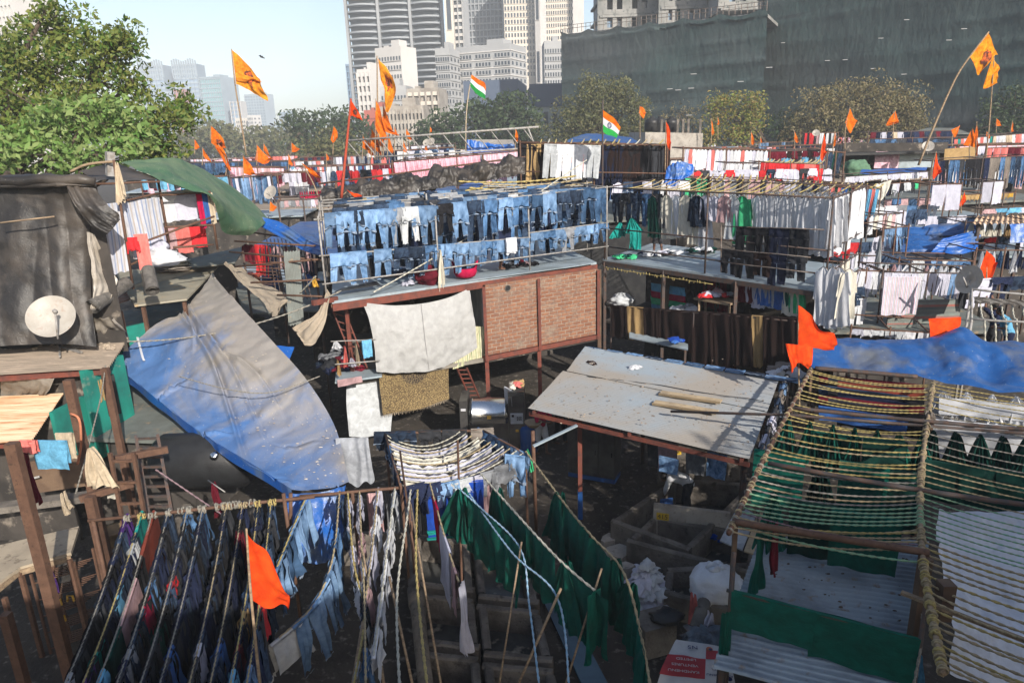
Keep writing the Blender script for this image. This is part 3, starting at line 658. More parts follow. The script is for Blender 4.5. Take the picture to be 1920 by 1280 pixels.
tree('dark_tree', 'dim dark tree at the right edge behind the flags', (84, 100, 0), [lobe(*a) for a in ((1900, 200, 100, 45, 35), (1860, 235, 100, 30, 28), (1930, 230, 100, 40, 35))], .55, 10, lf_dark, 16, .5, 1.6)
wv = []
rng_ = np.random.default_rng(5)
cs_ = []
for k in range(150):
 u = 320 + 330 * RND.random(); top = 232 + 22 * abs(math.sin(u / 60)) + (18 if u > 560 or u < 380 else 0)
 q = Y(u, top + RND.random() * 50, 215 + RND.random() * 20); cs_.append(tuple(q))
wo = leaf_obj('distant_woodland', leaves(cs_, [4.2] * 150, 3.4, 1.5, rng_), lf_olive, None); wo['kind'] = 'stuff'; wo['label'] = 'hazy green wood along the horizon behind the flags'
# garments: x along the line, y across it, hanging down -z
def nz(x, y, s): return noise.noise(Vector((x, y, s)))
def fold_y(s, t, k, a, sd, w):
 return a * (.35 + .65 * t) * (.75 * math.sin(2 * pi * (k * s + .55 * nz(s * 2.2, t * 1.3, sd)) + sd) * (.6 + .9 * nz(s * 2, t, sd + 7)) + 1.5 * nz(s * k * 1.3, t * 1.6, sd + 4)) + .03 * nz(s * 2, t * 2, sd + 9)
def strip(m, xl, xr, z0, z1, k=3, a=.02, sd=0, y0=0.0, nu=14, nv=10, hem=.02, mi=0, arch=0):
 m.m = mi; fl = xl if callable(xl) else (lambda t: xl); fr = xr if callable(xr) else (lambda t: xr)
 def fn(s, t):
  x = lerp(fl(t), fr(t), s) + .012 * nz(s * 4, t * 4, sd + 2)
  zz = lerp(z0, z1, t) - (hem * nz(s * 3, 0, sd + 5) * 2 * t) + arch * math.sin(s * pi) * t
  return (x, y0 + fold_y(s, t, k, a, sd, 1), zz)
 m.grid(fn, nu, nv); m.m = 0
def over(m, w, sd, r=.022, y0=0.0):
 m.grid(lambda s, t: (-w / 2 + w * s, y0 - r * math.cos(pi * t), r * math.sin(pi * t) + .004 * nz(s * 6, t, sd)), 8, 4)
def g_jeansf(sd):
 m = MB(); R = random.Random(sd); w = R.uniform(.42, .52); fh = R.uniform(.26, .42); d = R.uniform(.66, .84); over(m, w, sd)
 strip(m, lambda t: -w / 2 - .015 * t, lambda t: w / 2 + .015 * t, 0, -fh, 2, .035, sd, -.035, 14, 8, .05, 0, .06)
 strip(m, lambda t: -w / 2 - .02, lambda t: w / 2 + .02, -fh + .015, -fh - .035, 2, .04, sd, -.045, 14, 2, .045, 1, .06)
 for s in (-1, 1):
  q = .02 + R.uniform(0, .05); c = s * (w / 4); l = d * R.uniform(.88, 1.08)
  strip(m, lambda t: c - (w / 4 - .012) * (1 - .28 * t) + s * q * t, lambda t: c + (w / 4 - .012) * (1 - .28 * t) + s * q * t, 0, -l, 1.2, .045, sd + s, .035, 8, 12, .05)
  strip(m, lambda t: c - (w / 4 - .012) * .72 + s * q, lambda t: c + (w / 4 - .012) * .72 + s * q, -l + .01, -l - .02, 1, .02, sd + s, .04, 5, 1, .03, 1)
 return m
def g_pants(sd):
 m = MB(); R = random.Random(sd); w = R.uniform(.40, .46)
 strip(m, lambda t: -w / 2 - .02 * t, lambda t: w / 2 + .02 * t, 0, -.3, 2.5, .02, sd, 0, 12, 6)
 strip(m, lambda t: -w / 2 - .004, lambda t: w / 2 + .004, .004, -.04, 2.5, .02, sd, -.008, 12, 2, 0, 1)
 for s in (-1, 1):
  q = R.uniform(.0, .07); l = R.uniform(.92, 1.04)
  strip(m, lambda t: (s * .004 if s > 0 else -w / 2 - .02) + s * q * t + (0 if s > 0 else .055 * t), lambda t: (w / 2 + .02 if s > 0 else -.004) + s * q * t - (.055 * t if s > 0 else 0), -.3, -l, 1.3, .03, sd + s, 0, 7, 10, .03)
 return m
def g_shirt(sd, L=.72, A=.06):
 m = MB(); R = random.Random(sd); w = R.uniform(.40, .46); sw = R.uniform(-.05, .05)
 half = lambda t: .055 + (w / 2 - .055) * min(1, t / .11) + A * t
 strip(m, lambda t: -half(t) + sw * t, lambda t: half(t) + sw * t, 0, -L, 3, .035, sd, 0, 16, 14, .04)
 strip(m, lambda t: -half(t) * .9 + sw * t, lambda t: half(t) * .9 + sw * t, -.02, -L * .97, 2.4, .035, sd + 6, .07, 12, 10, .04)
 for s in (-1, 1):
  x0 = s * (w / 2 - .03); l = R.uniform(.42, .55)
  strip(m, lambda t: x0 - .06 + s * (.02 + .09 * t), lambda t: x0 + .05 + s * (.02 + .07 * t), -.07, -.07 - l, 1, .03, sd + s, .03, 5, 8, .04)
 m.m = 1; m.tube([(-.16, 0, -.04), (0, 0, .03), (.16, 0, -.04)], .008, 4); m.tube([(0, 0, .03), (0, 0, .09), (.02, 0, .115), (.04, 0, .10)], .006, 4); m.m = 0
 return m
def g_kurta(sd): return g_shirt(sd, 1.12, .11)
def g_shirtf(sd):
 m = MB(); R = random.Random(sd); w = R.uniform(.42, .5); a = R.uniform(.34, .5); b = R.uniform(.3, .44); over(m, w, sd)
 strip(m, -w / 2, w / 2, 0, -a, 2.5, .025, sd, -.03, 12, 8, .04)
 strip(m, -w / 2 + .01, w / 2 - .01, 0, -b, 2.5, .025, sd + 3, .035, 10, 6, .05)
 for s in (-1, 1):
  if R.random() < .75:
   l = R.uniform(.32, .5); x0 = s * w / 2
   strip(m, lambda t: x0 - .07 + s * .05 * t, lambda t: x0 + .05 + s * .07 * t - .03 * t, -.12, -.12 - l, 1, .03, sd + s, -.035, 5, 7, .05)
 return m
def g_sheet(sd, k=2.2, h=1.0, a=.03):
 m = MB(); over(m, 1.0, sd, .02)
 strip(m, lambda t: -.5 + .02 * t, lambda t: .5 - .02 * t, 0, -h, k, a, sd, -.022, 40, 18, .045)
 strip(m, lambda t: -.49, lambda t: .49, 0, -h * .8, k, a, sd + 5, .028, 24, 8, .045)
 return m
def g_towel(sd): return g_sheet(sd, 1.3, 1.0, .016)
def g_bunch(sd):
 m = MB(); R = random.Random(sd); sk = R.uniform(-.15, .15)
 hw = lambda t: .03 + .34 * t ** .8
 strip(m, lambda t: -hw(t) + sk * t, lambda t: hw(t) + sk * t, .03, -1.0, 5, .06, sd, 0, 34, 16, .12)
 strip(m, lambda t: -hw(t) * .8, lambda t: hw(t) * .8, .02, -.9, 4, .06, sd + 3, .08, 22, 12, .12)
 return m
def g_drape(sd):
 m = MB(); R = random.Random(sd)
 strip(m, lambda t: -.27 - .03 * t, lambda t: .27 + .03 * t, .02, -1.0, 3.2, .06, sd, 0, 30, 12, .16)
 return m
def g_swag(sd):
 m = MB()
 def fn(s, t):
  sag = .16 * math.sin(pi * s) * (1 - t * .3); return (-.5 + s + .02 * nz(s * 3, t * 3, sd), .05 * t * math.sin(10 * s + 3 * t + sd) + .05 * nz(s * 5, t * 4, sd) + .03 * math.sin(22 * s + sd) * (.3 + t), -t * (1.0 + .12 * nz(s * 3, 1, sd) * 2) - sag)
 m.grid(fn, 36, 20); return m
GEN = dict(jeansf=g_jeansf, pants=g_pants, shirt=g_shirt, kurta=g_kurta, shirtf=g_shirtf, sheet=g_sheet, towel=g_towel, bunch=g_bunch, drape=g_drape, swag=g_swag)
NAME = dict(jeansf='folded_jeans', pants='trousers', shirt='shirt', kurta='long_shirt', shirtf='folded_shirt', sheet='sheet', towel='towel', bunch='bunched_cloth', drape='draped_cloth', swag='hanging_cloth')
CAT = dict(jeansf='jeans', pants='trousers', shirt='shirt', kurta='long shirt', shirtf='shirt', sheet='sheet', towel='towel', bunch='cloth', drape='cloth', swag='cloth')
PHR = dict(jeansf='jeans folded', pants='trousers hung', shirt='shirt hung', kurta='long shirt hung', shirtf='shirt folded', sheet='sheet spread', towel='towel laid', bunch='bunched cloth tied', drape='draped cloth hung', swag='sagging cloth hung')
BANK = {}
denim_seam = surf('denim_seam', (.20, .25, .33), (.10, .13, .18), 9, rough=.9, bmp=0)
def bank(kind, k):
 if (kind, k) not in BANK:
  BANK[(kind, k)] = GEN[kind](k * 13 + 5 + len(kind)).mesh(NAME[kind], [W['white'], denim_seam if kind in ('jeansf',) else W['grey'] if kind == 'pants' else steel])
 return BANK[(kind, k)]
NV = dict(jeansf=8, pants=6, shirt=7, kurta=5, shirtf=7, sheet=5, towel=4, bunch=5, drape=5, swag=4)
COUNT = [0]
def hang(kind, col, q, ang, sx=1.0, sz=1.0, sy=1.0, tilt=0.0, label=None, group=None, cat=None, name=None):
 me = bank(kind, RND.randrange(NV[kind])); o = D.objects.new(name or NAME[kind], me); C.objects.link(o)
 o.location = q; o.rotation_euler = (RND.uniform(-.05, .05), tilt, ang); o.scale = (sx, sy, sz)
 o.material_slots[0].link = 'OBJECT'; o.material_slots[0].material = W[col] if isinstance(col, str) else col
 if kind == 'pants' or (kind == 'jeansf' and col not in ('ljean', 'mjean', 'djean')):
  o.material_slots[1].link = 'OBJECT'; o.material_slots[1].material = W[col] if isinstance(col, str) else col
 tag(o, label, cat or CAT[kind], group); COUNT[0] += 1
 return o
def row(A, B, kinds, cols, n, desc, group, sx=None, sz=1.0, sag=0.0, side='left', gap=0.0, jit=.25, same=False, tiltk=1.0, skip=0.0, seq=None, overlap=1.08, facing=None):
 A = Vector(A); B = Vector(B); d = B - A; L = d.length; ang = math.atan2(d.y, d.x) if facing is None else facing; slope = -math.asin(d.z / L)
 out = []; cnt = {}
 for i in range(n):
  if RND.random() < skip: continue
  t = (i + .5 + RND.uniform(-jit, jit) * .5) / n; q = lerp(A, B, t) - Vector((0, 0, sag * 4 * t * (1 - t)))
  if seq: kd, cl = seq[i % len(seq)]
  else: kd = kinds[i % len(kinds)] if isinstance(kinds, (list, tuple)) and RND.random() < .5 else (RND.choice(kinds) if isinstance(kinds, (list, tuple)) else kinds); cl = RND.choice(cols) if isinstance(cols, (list, tuple)) else cols
  nat = dict(jeansf=.5, pants=.46, shirt=.56, kurta=.6, shirtf=.5, sheet=1.0, towel=1.0, bunch=.7, drape=.56, swag=1.0)[kd]
  w = (L / n) * overlap / nat if sx is None else sx * RND.uniform(.92, 1.08)
  key = (cl, kd); cnt[key] = cnt.get(key, 0) + 1; out.append((kd, cl, q, w, cnt[key]))
 tot = {}
 for (kd, cl, q, w, c) in out: tot[(cl, kd)] = c
 res = []
 for (kd, cl, q, w, c) in out:
  z = sz * RND.uniform(.8, 1.12)
  base = f"{WORD.get(cl, cl)} {PHR[kd]} {desc}"
  if same: lab = base
  elif tot[(cl, kd)] == 1: lab = base + ', the only such piece'
  else: lab = base + f", {ordw(c - 1)} such from {side}"
  if len(lab.split()) > 16: lab = lab.replace(PHR[kd], CAT[kd])
  res.append(hang(kd, cl, q, ang + RND.uniform(-.04, .04), w * RND.uniform(.93, 1.05), z, min(1.0, max(.5, w)), slope * tiltk, lab, group))
 return res
def rack(name, label, posts, rails, r=.03, mt=None, cat='drying rack', group=None, rr=None, up=None, rmt=None, wood_rails=False):
 mt = mt or steel; p0 = Vector(posts[0][0]) if posts else Vector(rails[0][0])
 root = thing(name, p0, label, cat, group)
 for a, b in posts: MB().tube([a, b], r, 7).obj('post', mt, root, True)
 for a, b in rails:
  m = MB(); a = Vector(a); b = Vector(b)
  m.tube([lerp(a, b, k / 3) + Vector((0, 0, -.01 * (k % 2))) for k in range(4)], rr or r * .85, 7); m.obj('rail', rmt or mt, root, True)
 return root
def ropes(name, label, pts, col='tan', r=.012, cat='rope', group=None, step=.02, knots=()):
 o = rope_mesh(MB(), pts, r, step).obj(name, ROPE[col], None, True); tag(o, label, cat, group)
 return o
def knot(m, q, r, seed=0, n=3, ax=None):
 R = random.Random(seed); ax = Vector(ax or (1, 0, 0)).normalized()
 sx = ax.cross(Vector((0, 0, 1))).normalized(); sy = ax.cross(sx)
 for k in range(n):
  o = Vector(q) + ax * R.uniform(-r, r) * 1.2; a0 = R.uniform(0, 6); rr = r * R.uniform(.75, 1.25)
  m.tube([o + (sx * math.cos(a0 + j * .55) + sy * math.sin(a0 + j * .55)) * rr + ax * (R.uniform(-.2, .2) * r + j * r * .04) for j in range(13)], r * .26, 5)
# flags
def flag(name, label, pole, cloth_rows, mt, yd, pr=.02, pmt=None, wave=.06, seed=1, group='saffron flags', cat='flag', thick=None, emblem=None, yb=None):
 yb = yb or yd
 b = Y(pole[0][0], pole[0][1], yb); t = Y(pole[-1][0], pole[-1][1], yd)
 root = thing(name, b, label, cat, group)
 pts = [Y(a[0], a[1], lerp(yb, yd, i / (len(pole) - 1))) for i, a in enumerate(pole)]
 MB().tube([poly_at(pts, k / 10) for k in range(11)], [lerp(pr * 1.2, pr * .7, k / 10) for k in range(11)], 7).obj('pole', pmt or wood, root, True)
 A = [Y(u, v, yd - .02) for u, v in cloth_rows[0]]; B = [Y(u, v, yd - .02) for u, v in cloth_rows[1]]
 size = (A[-1] - A[0]).length
 def fn(s, t):
  q = lerp(lin_at(A, s) if len(A) < 3 else poly_at(A, s), lin_at(B, s) if len(B) < 3 else poly_at(B, s), t)
  q.y += size * wave * 1.5 * (math.sin(7 * s + 5 * t + seed) * s + .8 * nz(s * 3, t * 3, seed) * (.3 + s))
  q.z += size * .03 * nz(s * 5, t * 5, seed + 3); return q
 m = MB(); m.grid(fn, 26, 18); m.obj('cloth', mt, root, True)
 if emblem: emblem(root, fn)
 return root
# people: capsules fused into one skin by a voxel remesh
def body(name, segs, mt, parent, vox=.014, balls=()):
 m = MB()
 for a, b, r0, r1 in segs:
  a = Vector(a); b = Vector(b); d = (b - a); L = d.length or .001; dn = d / L
  pts = [a - dn * r0 * .8, a - dn * r0 * .5, a, lerp(a, b, .35), lerp(a, b, .7), b, b + dn * r1 * .5, b + dn * r1 * .8]
  m.tube(pts, [r0 * .5, r0 * .85, r0, lerp(r0, r1, .3) * 1.03, lerp(r0, r1, .7) * 1.02, r1, r1 * .85, r1 * .5], 12)
 for c, r in balls: m.blob(c, r, 0, 0, 1, 16, 12)
 o = loc(m, name, mt, parent, True); md = o.modifiers.new('fuse', 'REMESH'); md.mode = 'VOXEL'; md.voxel_size = vox; md.use_smooth_shade = True
 sm = o.modifiers.new('smooth', 'SMOOTH'); sm.factor = .5; sm.iterations = 3
 return o
def person(label, pos, rz, J, clothes, hair='short', cap=None, sk=None, group=None, scale=1.0):
 root = thing('person', pos, label, 'person', group); root.rotation_euler = (0, 0, rz); root.scale = (scale,) * 3
 G = {k: Vector(v) for k, v in J.items()}; S = []
 def seg(a, b, r0, r1): S.append((G[a], G[b], r0, r1))
 seg('pel', 'wai', .125, .115); seg('wai', 'che', .115, .135); seg('che', 'nec', .12, .06); seg('nec', 'hea', .055, .06)
 for s in 'LR':
  seg('sh' + s, 'el' + s, .05, .04); seg('el' + s, 'wr' + s, .038, .026); seg('hi' + s, 'kn' + s, .085, .055); seg('kn' + s, 'an' + s, .055, .035)
  S.append((G['che'], G['sh' + s], .09, .06)); S.append((G['pel'], G['hi' + s], .10, .09))
  fd = Vector(J.get('ft' + s, G['an' + s] + Vector((0, .16, -.05)))); S.append((G['an' + s] + Vector((0, -.03, -.04)), fd, .035, .028))
  w = G['wr' + s]; d = (w - G['el' + s]).normalized(); sd = d.cross(Vector((0, 1, 0))); sd = sd.normalized() if sd.length > .1 else Vector((1, 0, 0)); up = d.cross(sd)
  S.append((w, w + d * .075, .026, .03))
  for k in range(4):
   o = w + d * .08 + sd * (.022 * (k - 1.5)); l = (.06, .07, .065, .05)[k]; S.append((o, o + d * l * .6 + up * .008, .0095, .009)); S.append((o + d * l * .6 + up * .008, o + d * l + up * .03, .009, .008))
  S.append((w + d * .03 + sd * .03, w + d * .075 + sd * .06 + up * .01, .011, .009))
 hd = G['hea']; fw = Vector(J.get('face', (0, 1, 0))).normalized()
 body('body', S, sk or skin, root, .012, [(hd, (.078, .09, .11)), (hd + fw * .085 - Vector((0, 0, .01)), (.014, .014, .022)), (hd + Vector((.078, 0, 0)), (.012, .018, .028)), (hd - Vector((.078, 0, 0)), (.012, .018, .028))])
 e = MB()
 for s in (-1, 1): e.blob(hd + fw * .078 + Vector((s * .03, 0, .018)), (.012, .008, .008), 0, 0, 1, 8, 6)
 loc(e, "eyes", plastic_blk, root, True)
 loc(MB().blob(hd + fw * .082 - Vector((0, 0, .05)), (.024, .012, .007), 0, 0, 1, 8, 6), "mouth", surf('lips', (.16, .05, .045), None, 9, bmp=0), root, True)
 h = MB(); h.blob(hd - fw * .018 + Vector((0, 0, .025)), (.088, .098, .108), 3, .03, 4, 20, 14)
 loc(h, "hair" if not cap else "cap", cap or hairm, root, True)
 for nm, sg, mt in clothes: body(nm, [(G[a] if isinstance(a, str) else Vector(a), G[b] if isinstance(b, str) else Vector(b), r0, r1) for a, b, r0, r1 in sg], mt, root, .016)
 return root
def J_stand(lean=0.0, arms='down', stride=.1):
 J = dict(pel=(0, 0, .93), wai=(0, .01 + lean * .2, 1.08), che=(0, lean * .5, 1.30), nec=(0, lean * .75, 1.44), hea=(0, .03 + lean, 1.58),
    hiL=(-.09, 0, .9), hiR=(.09, 0, .9), knL=(-.1, stride, .49), knR=(.1, -stride * .4, .48), anL=(-.1, stride * 1.2, .08), anR=(.1, -stride * 1.6, .08),
    shL=(-.19, lean * .6, 1.38), shR=(.19, lean * .6, 1.38))
 if arms == 'down': J.update(elL=(-.25, lean * .5, 1.12), elR=(.25, lean * .5, 1.12), wrL=(-.24, .14 + lean * .5, .9), wrR=(.24, .14 + lean * .5, .9))
 if arms == 'up': J.update(elL=(-.28, .18, 1.5), elR=(.28, .18, 1.5), wrL=(-.16, .3, 1.72), wrR=(.16, .3, 1.72))
 if arms == 'front': J.update(elL=(-.26, .12, 1.14), elR=(.26, .12, 1.14), wrL=(-.12, .36, 1.12), wrR=(.12, .36, 1.12))
 return J
def J_bend():
 return dict(pel=(0, 0, .88), wai=(0, .12, .99), che=(0, .38, 1.02), nec=(0, .52, .98), hea=(0, .63, .93), face=(0, .6, -.8),
    hiL=(-.09, 0, .85), hiR=(.09, 0, .85), knL=(-.12, .06, .47), knR=(.12, .06, .47), anL=(-.12, -.02, .08), anR=(.12, -.02, .08),
    shL=(-.18, .44, 1.0), shR=(.18, .44, 1.0), elL=(-.2, .52, .72), elR=(.2, .52, .72), wrL=(-.1, .6, .5), wrR=(.1, .6, .5))
def SHIRT(ls=False):
 s = [('pel', 'wai', .15, .14), ('wai', 'che', .14, .155), ('che', 'nec', .14, .075), ('che', 'shL', .11, .08), ('che', 'shR', .11, .08), ('shL', 'elL', .07, .065), ('shR', 'elR', .07, .065)]
 if ls: s += [('elL', 'wrL', .055, .042), ('elR', 'wrR', .055, .042)]
 return s
SHORTS = [('pel', 'wai', .15, .13), ('pel', 'hiL', .13, .12), ('pel', 'hiR', .13, .12), ('hiL', 'knL', .115, .09), ('hiR', 'knR', .115, .09)]
TROUS = SHORTS + [('knL', 'anL', .085, .06), ('knR', 'anR', .085, .06)]
def up(v, z): return Vector((v[0], v[1], z))
def off(v, d): return Vector(v) + Vector(d)
# denim terrace (centre)
TA = Vector((-4.84, 18.83, 4.8)); TB = Vector((2.90, 23.39, 4.8)); TE = (TB - TA).normalized(); TN = Vector((-.22, .975, 0))
t1 = thing('terrace_house', up(TA, 0), 'two storey laundry house with pale tin deck and open brick upper wall', 'house')
tb_ = TB + TN * 5.5; ta_ = TA + TN * 5.5
MB().slab([TA, TB, tb_, ta_], .07).obj('deck', tinb, t1)
MB().bar(TA - Vector((0, 0, .17)), TB - Vector((0, 0, .17)), .1, .2).obj('edge_beam', redp, t1)
MB().slab([off(TB, (-.75, -.72, .03)), off(TB, (-.12, -.30, .03)), off(TB, (-.25, .25, .03)), off(TB, (-5.0, -2.95, .03))], .02).obj('loose_sheet', tinb, t1)
MB().slab([V(627, 547, TA, TB, .35) , V(712, 533, TA, TB, .35), V(706, 527, TA, TB, .8), V(640, 540, TA, TB, .8)], .02).obj('deck_opening', plastic_blk, t1)
for k in range(16):
 q = lerp(TA, TB, k / 15); MB().bar(q - Vector((0, 0, .13)), q + TN * 5.3 - Vector((0, 0, .13)), .06, .09).obj('joist', rustp, t1)
b0 = Z(914, 665, 2.45); b1 = Z(1120, 625, 2.45)
bw = MB().box(((b1 - b0).length / 2, 0, 1.1), ((b1 - b0).length, .12, 2.2)); ob = D.objects.new('brick_wall', bw.mesh('brick_wall', brick, False)); C.objects.link(ob); ob.location = (b0.x, b0.y, 2.45); ob.rotation_euler = (0, 0, math.atan2((b1 - b0).y, (b1 - b0).x)); ob.parent = t1; ob.matrix_parent_inverse = Matrix.Translation(-t1.location)
be = (b1 - b0).normalized(); bn = Vector((-be.y, be.x, 0))
hp = V(952, 540, b0, b1, -.075); hm_ = MB()
rq = Matrix.Rotation(math.atan2(be.y, be.x), 3, 'Z') @ Matrix.Rotation(pi / 2, 3, 'X')
hm_.lathe(hp, [(.10, -.01), (.10, .02), (.085, .02), (.085, -.005)], 18, rq); hm_.obj('vent_ring', conc, t1)
MB().lathe(hp, [(.085, .0), (.0, .004)], 16, rq).obj('vent_hole', plastic_blk, t1)
for z, h in ((2.36, .14),): MB().bar(up(b0, z) - be * .15 - bn * .03, up(b1, z) + be * .05 - bn * .03, .16, h).obj('lintel_beam', redp, t1)
for u, v in ((908, 560), (1011, 560), (1122, 560)):
 q = V(u, v, b0, b1, -.12); MB().bar(up(q, 2.3), up(q, 4.62), .09, .11).obj('wall_post', redp, t1)
for u in (914, 1012): q = V(u, 700, b0, b1, -.02); MB().bar(up(q, 0), up(q, 2.3), .12, .12).obj('ground_post', redp, t1)
rb = b1 + be * .08; MB().bar(up(rb, .0), up(rb, 4.62), .12, .12).obj('ground_post', brn, t1)
MB().box(up(lerp(b1, tb_, .5) + Vector((.05, -.3, 0)), 3.5), (.12, 4.2, 2.2), rz=math.atan2(TN.y, TN.x) - pi / 2).obj('side_wall', brick, t1)
bk0 = up(ta_, 0) + TE * .2; bk1 = up(tb_, 0)
MB().bar(up(bk0, 2.3), up(bk1, 2.3), .1, 4.6).obj('back_wall', shack, t1)
MB().slab([up(TA, 2.36) + TE * .3 + TN * .25, up(b0, 2.36) - be * .1, up(b0, 2.36) + TN * 4.2, up(ta_, 2.36) + TE * .3], .12).obj('upper_floor', surf('dusty_floor', (.22, .2, .17), None, 2), t1)
MB().slab([up(b0, 2.30), up(b1, 2.30), up(tb_, 2.30), up(b0, 2.30) + TN * 4.3], .1).obj('upper_floor', shack, t1)
MB().bar(up(b0, 3.5) + TN * .3, up(b0, 3.5) + TN * 4.2, .08, 2.3).obj('partition', surf('pale_board', (.5, .48, .42), (.35, .33, .3), 2), t1)
p_ = V(656, 640, TA, TB, .5); MB().bar(up(p_, 2.3), up(p_, 4.65), .10, .10).obj('inner_post', redp, t1)
q0 = V(630, 570, TA, TB, .7); q1 = V(682, 700, TA, TB, .7); lm = MB(); gx = TE * .16
lm.bar(q0 - gx, q1 - gx, .04); lm.bar(q0 + gx, q1 + gx, .04)
for k in range(9): lm.bar(lerp(q0, q1, k / 9) - gx, lerp(q0, q1, (k + .8) / 9) + gx, .03)
tag(lm.obj('lattice_girder', redp), 'red oxide lattice girder leaning inside the open upper room', 'girder')
def Vt(u, v, o=0): return V(u, v, TA, TB, o)
posts = []; P_ = []
for (ut, vt, ub, vb) in ((596, 406, 612, 562), (815, 384, 829, 534), (990, 366, 997, 510), (1138, 348, 1141, 490)):
 t_ = Vt(ut, vt, .12); posts.append((up(t_, 4.8), t_)); P_.append(t_)
zr = Vt(611, 400, .12).z
for s_ in (2.0, 4.4):
 for k in (0, 1, 3): q = P_[k] + TN * s_; posts.append((up(q, 4.8), up(q, zr + .15)))
TL = Vt(596, 404, .12); TR = Vt(1140, 350, .12)
rails = [(Vt(588, 412, .12), TR + TE * .2), (Vt(604, 533, .12), Vt(1141, 461, .12)), (Vt(598, 480, .14), Vt(1000, 444, .14)), (Vt(990, 437, .14), Vt(1141, 417, .14))]
for s_ in (1.1, 2.2, 3.3, 4.4): rails.append((up(TL, zr) + TN * s_, up(TR, zr) + TN * s_))
for k in (0, 1, 2, 3): rails.append((P_[k] + Vector((0, 0, -.05)), up(P_[k], zr) + TN * 4.4))
rack('drying_rack', 'grey pipe drying rack full of jeans on the pale tin deck', posts, rails, .026, gpipe)
DJ = ['ljean', 'mjean', 'mjean', 'djean', 'djean', 'grey', 'char', 'lgrey']
row(Vt(611, 478, .14), Vt(735, 466, .14), None, None, 3, 'at left end of low front denim rail', 'jeans on the denim terrace', sx=1.15, sz=1.05, seq=[('jeansf', 'ljean'), ('jeansf', 'ljean'), ('jeansf', 'ljean')])
row(Vt(745, 466, .14), Vt(990, 446, .14), 'jeansf', ['mjean', 'ljean', 'mjean', 'ljean', 'djean'], 11, 'on low front rail between the two posts', 'jeans on the denim terrace', sx=1.15, sz=1.0)
row(Vt(998, 437, .14), Vt(1136, 418, .14), 'jeansf', ['ljean', 'mjean', 'ljean', 'mjean', 'ljean', 'grey'], 7, 'on low rail at the brick corner', 'jeans on the denim terrace', sx=1.1, sz=.85)
row(Vt(613, 401, .12), Vt(813, 386, .12), 'jeansf', ['grey', 'ljean', 'mjean', 'ljean', 'djean', 'ljean', 'mjean', 'lgrey'], 10, 'on top front denim rail, left bay', 'jeans on the denim terrace', sx=1.05, sz=1.3)
row(Vt(815, 385, .12), Vt(988, 368, .12), None, None, 6, 'on top front denim rail, middle bay', 'jeans on the denim terrace', sx=1.1, sz=1.35, seq=[('jeansf', 'black'), ('jeansf', 'ljean'), ('jeansf', 'djean'), ('jeansf', 'mjean'), ('jeansf', 'ljean'), ('jeansf', 'mjean')])
row(Vt(994, 367, .12), Vt(1136, 351, .12), None, None, 6, 'on top front denim rail, right bay', 'jeans on the denim terrace', sx=1.1, sz=1.35, seq=[('jeansf', 'mjean'), ('jeansf', 'ljean'), ('jeansf', 'djean'), ('jeansf', 'djean'), ('jeansf', 'mjean'), ('pants', 'mjean')])
for k, (s_, nn, cc) in enumerate(((1.1, 22, DJ), (2.2, 21, DJ + ['djean']), (3.3, 19, ['djean', 'char', 'mjean', 'grey']), (4.4, 17, ['mjean', 'ljean', 'djean']))):
 row(up(TL, zr) + TN * s_ + TE * .4, up(TR, zr) + TN * s_ - TE * .3, ['jeansf', 'jeansf', 'pants'], cc, nn, f'on {ORD[k + 1]} high denim line back from the front', 'jeans on the denim terrace', sx=1.1, sz=1.3)
for s_, z_, nn in ((.5, 6.5, 21), (2.6, 6.1, 19)):
 row(up(TL, z_) + TN * s_ + TE * .5, up(TR, z_) + TN * s_ - TE * .3, ['pants', 'jeansf'], ['djean', 'navy', 'mjean', 'char'], nn, f'on {"front" if s_ < 2 else "rear"} shaded inner denim line', 'jeans on the denim terrace', sx=1.05, sz=1.15)
ropes('cord', 'long pale cord slanting up across the denim rack', sagline(Vt(700, 548, -.3), Vt(1100, 300, 2), .12, 10), 'wht', .018)
ropes('cord', 'grey guy rope from the red beam end to the satellite dish roof', sagline(Vt(640, 545, -.2), Z(236, 640, 4.2), .35, 14), 'grey', .02)
def bundle(name, label, c, r, mt, seed=1, cat='bundle', knotted=True, amp=.16, ridge=.12, group=None):
 root = thing(name, c, label, cat, group)
 MB().blob(Vector(c) + Vector((0, 0, r[2] * .8)), r, seed, amp, 1.6, 40, 26, ridge).obj('cloth_wrap', mt, root, True)
 if knotted:
  m = MB(); tp = Vector(c) + Vector((0, 0, r[2] * 1.75))
  for k in range(4): a = k * 1.6 + seed; m.blob(tp + Vector((math.cos(a) * r[0] * .2, math.sin(a) * r[0] * .2, .02)), (r[0] * .22, r[0] * .12, r[2] * .22), seed + k, .3, 2, 12, 8)
  m.obj('knot', mt, root, True)
 return root
def deck(u, v): return Z(u, v, 4.83)
bundle('laundry_bundle', 'dark red cloth laundry bundle on the tin deck edge', deck(805, 530), (.40, .36, .26), W['maroon'], 2)
b = thing('laundry_bundle', deck(873, 520), 'pink cloth bag open full of dark clothes on tin deck', 'bundle')
MB().lathe(deck(873, 520), [(.16, 0), (.30, .05), (.36, .18), (.33, .30), (.30, .31), (.26, .24)], 28).obj('bag', W['crim'], b, True)
for s in (-1, 1): MB().tube([deck(873, 520) + Vector((s * .3, 0, .26)), deck(873, 520) + Vector((s * .38, 0, .5)), deck(873, 520) + Vector((s * .25, .05, .38))], [.05, .035, .02], 8).obj('bag_ear', W['crim'], b, True)
MB().blob(deck(873, 520) + Vector((0, 0, .24)), (.28, .26, .12), 4, .2, 3).obj('clothes', W['navy'], b, True)
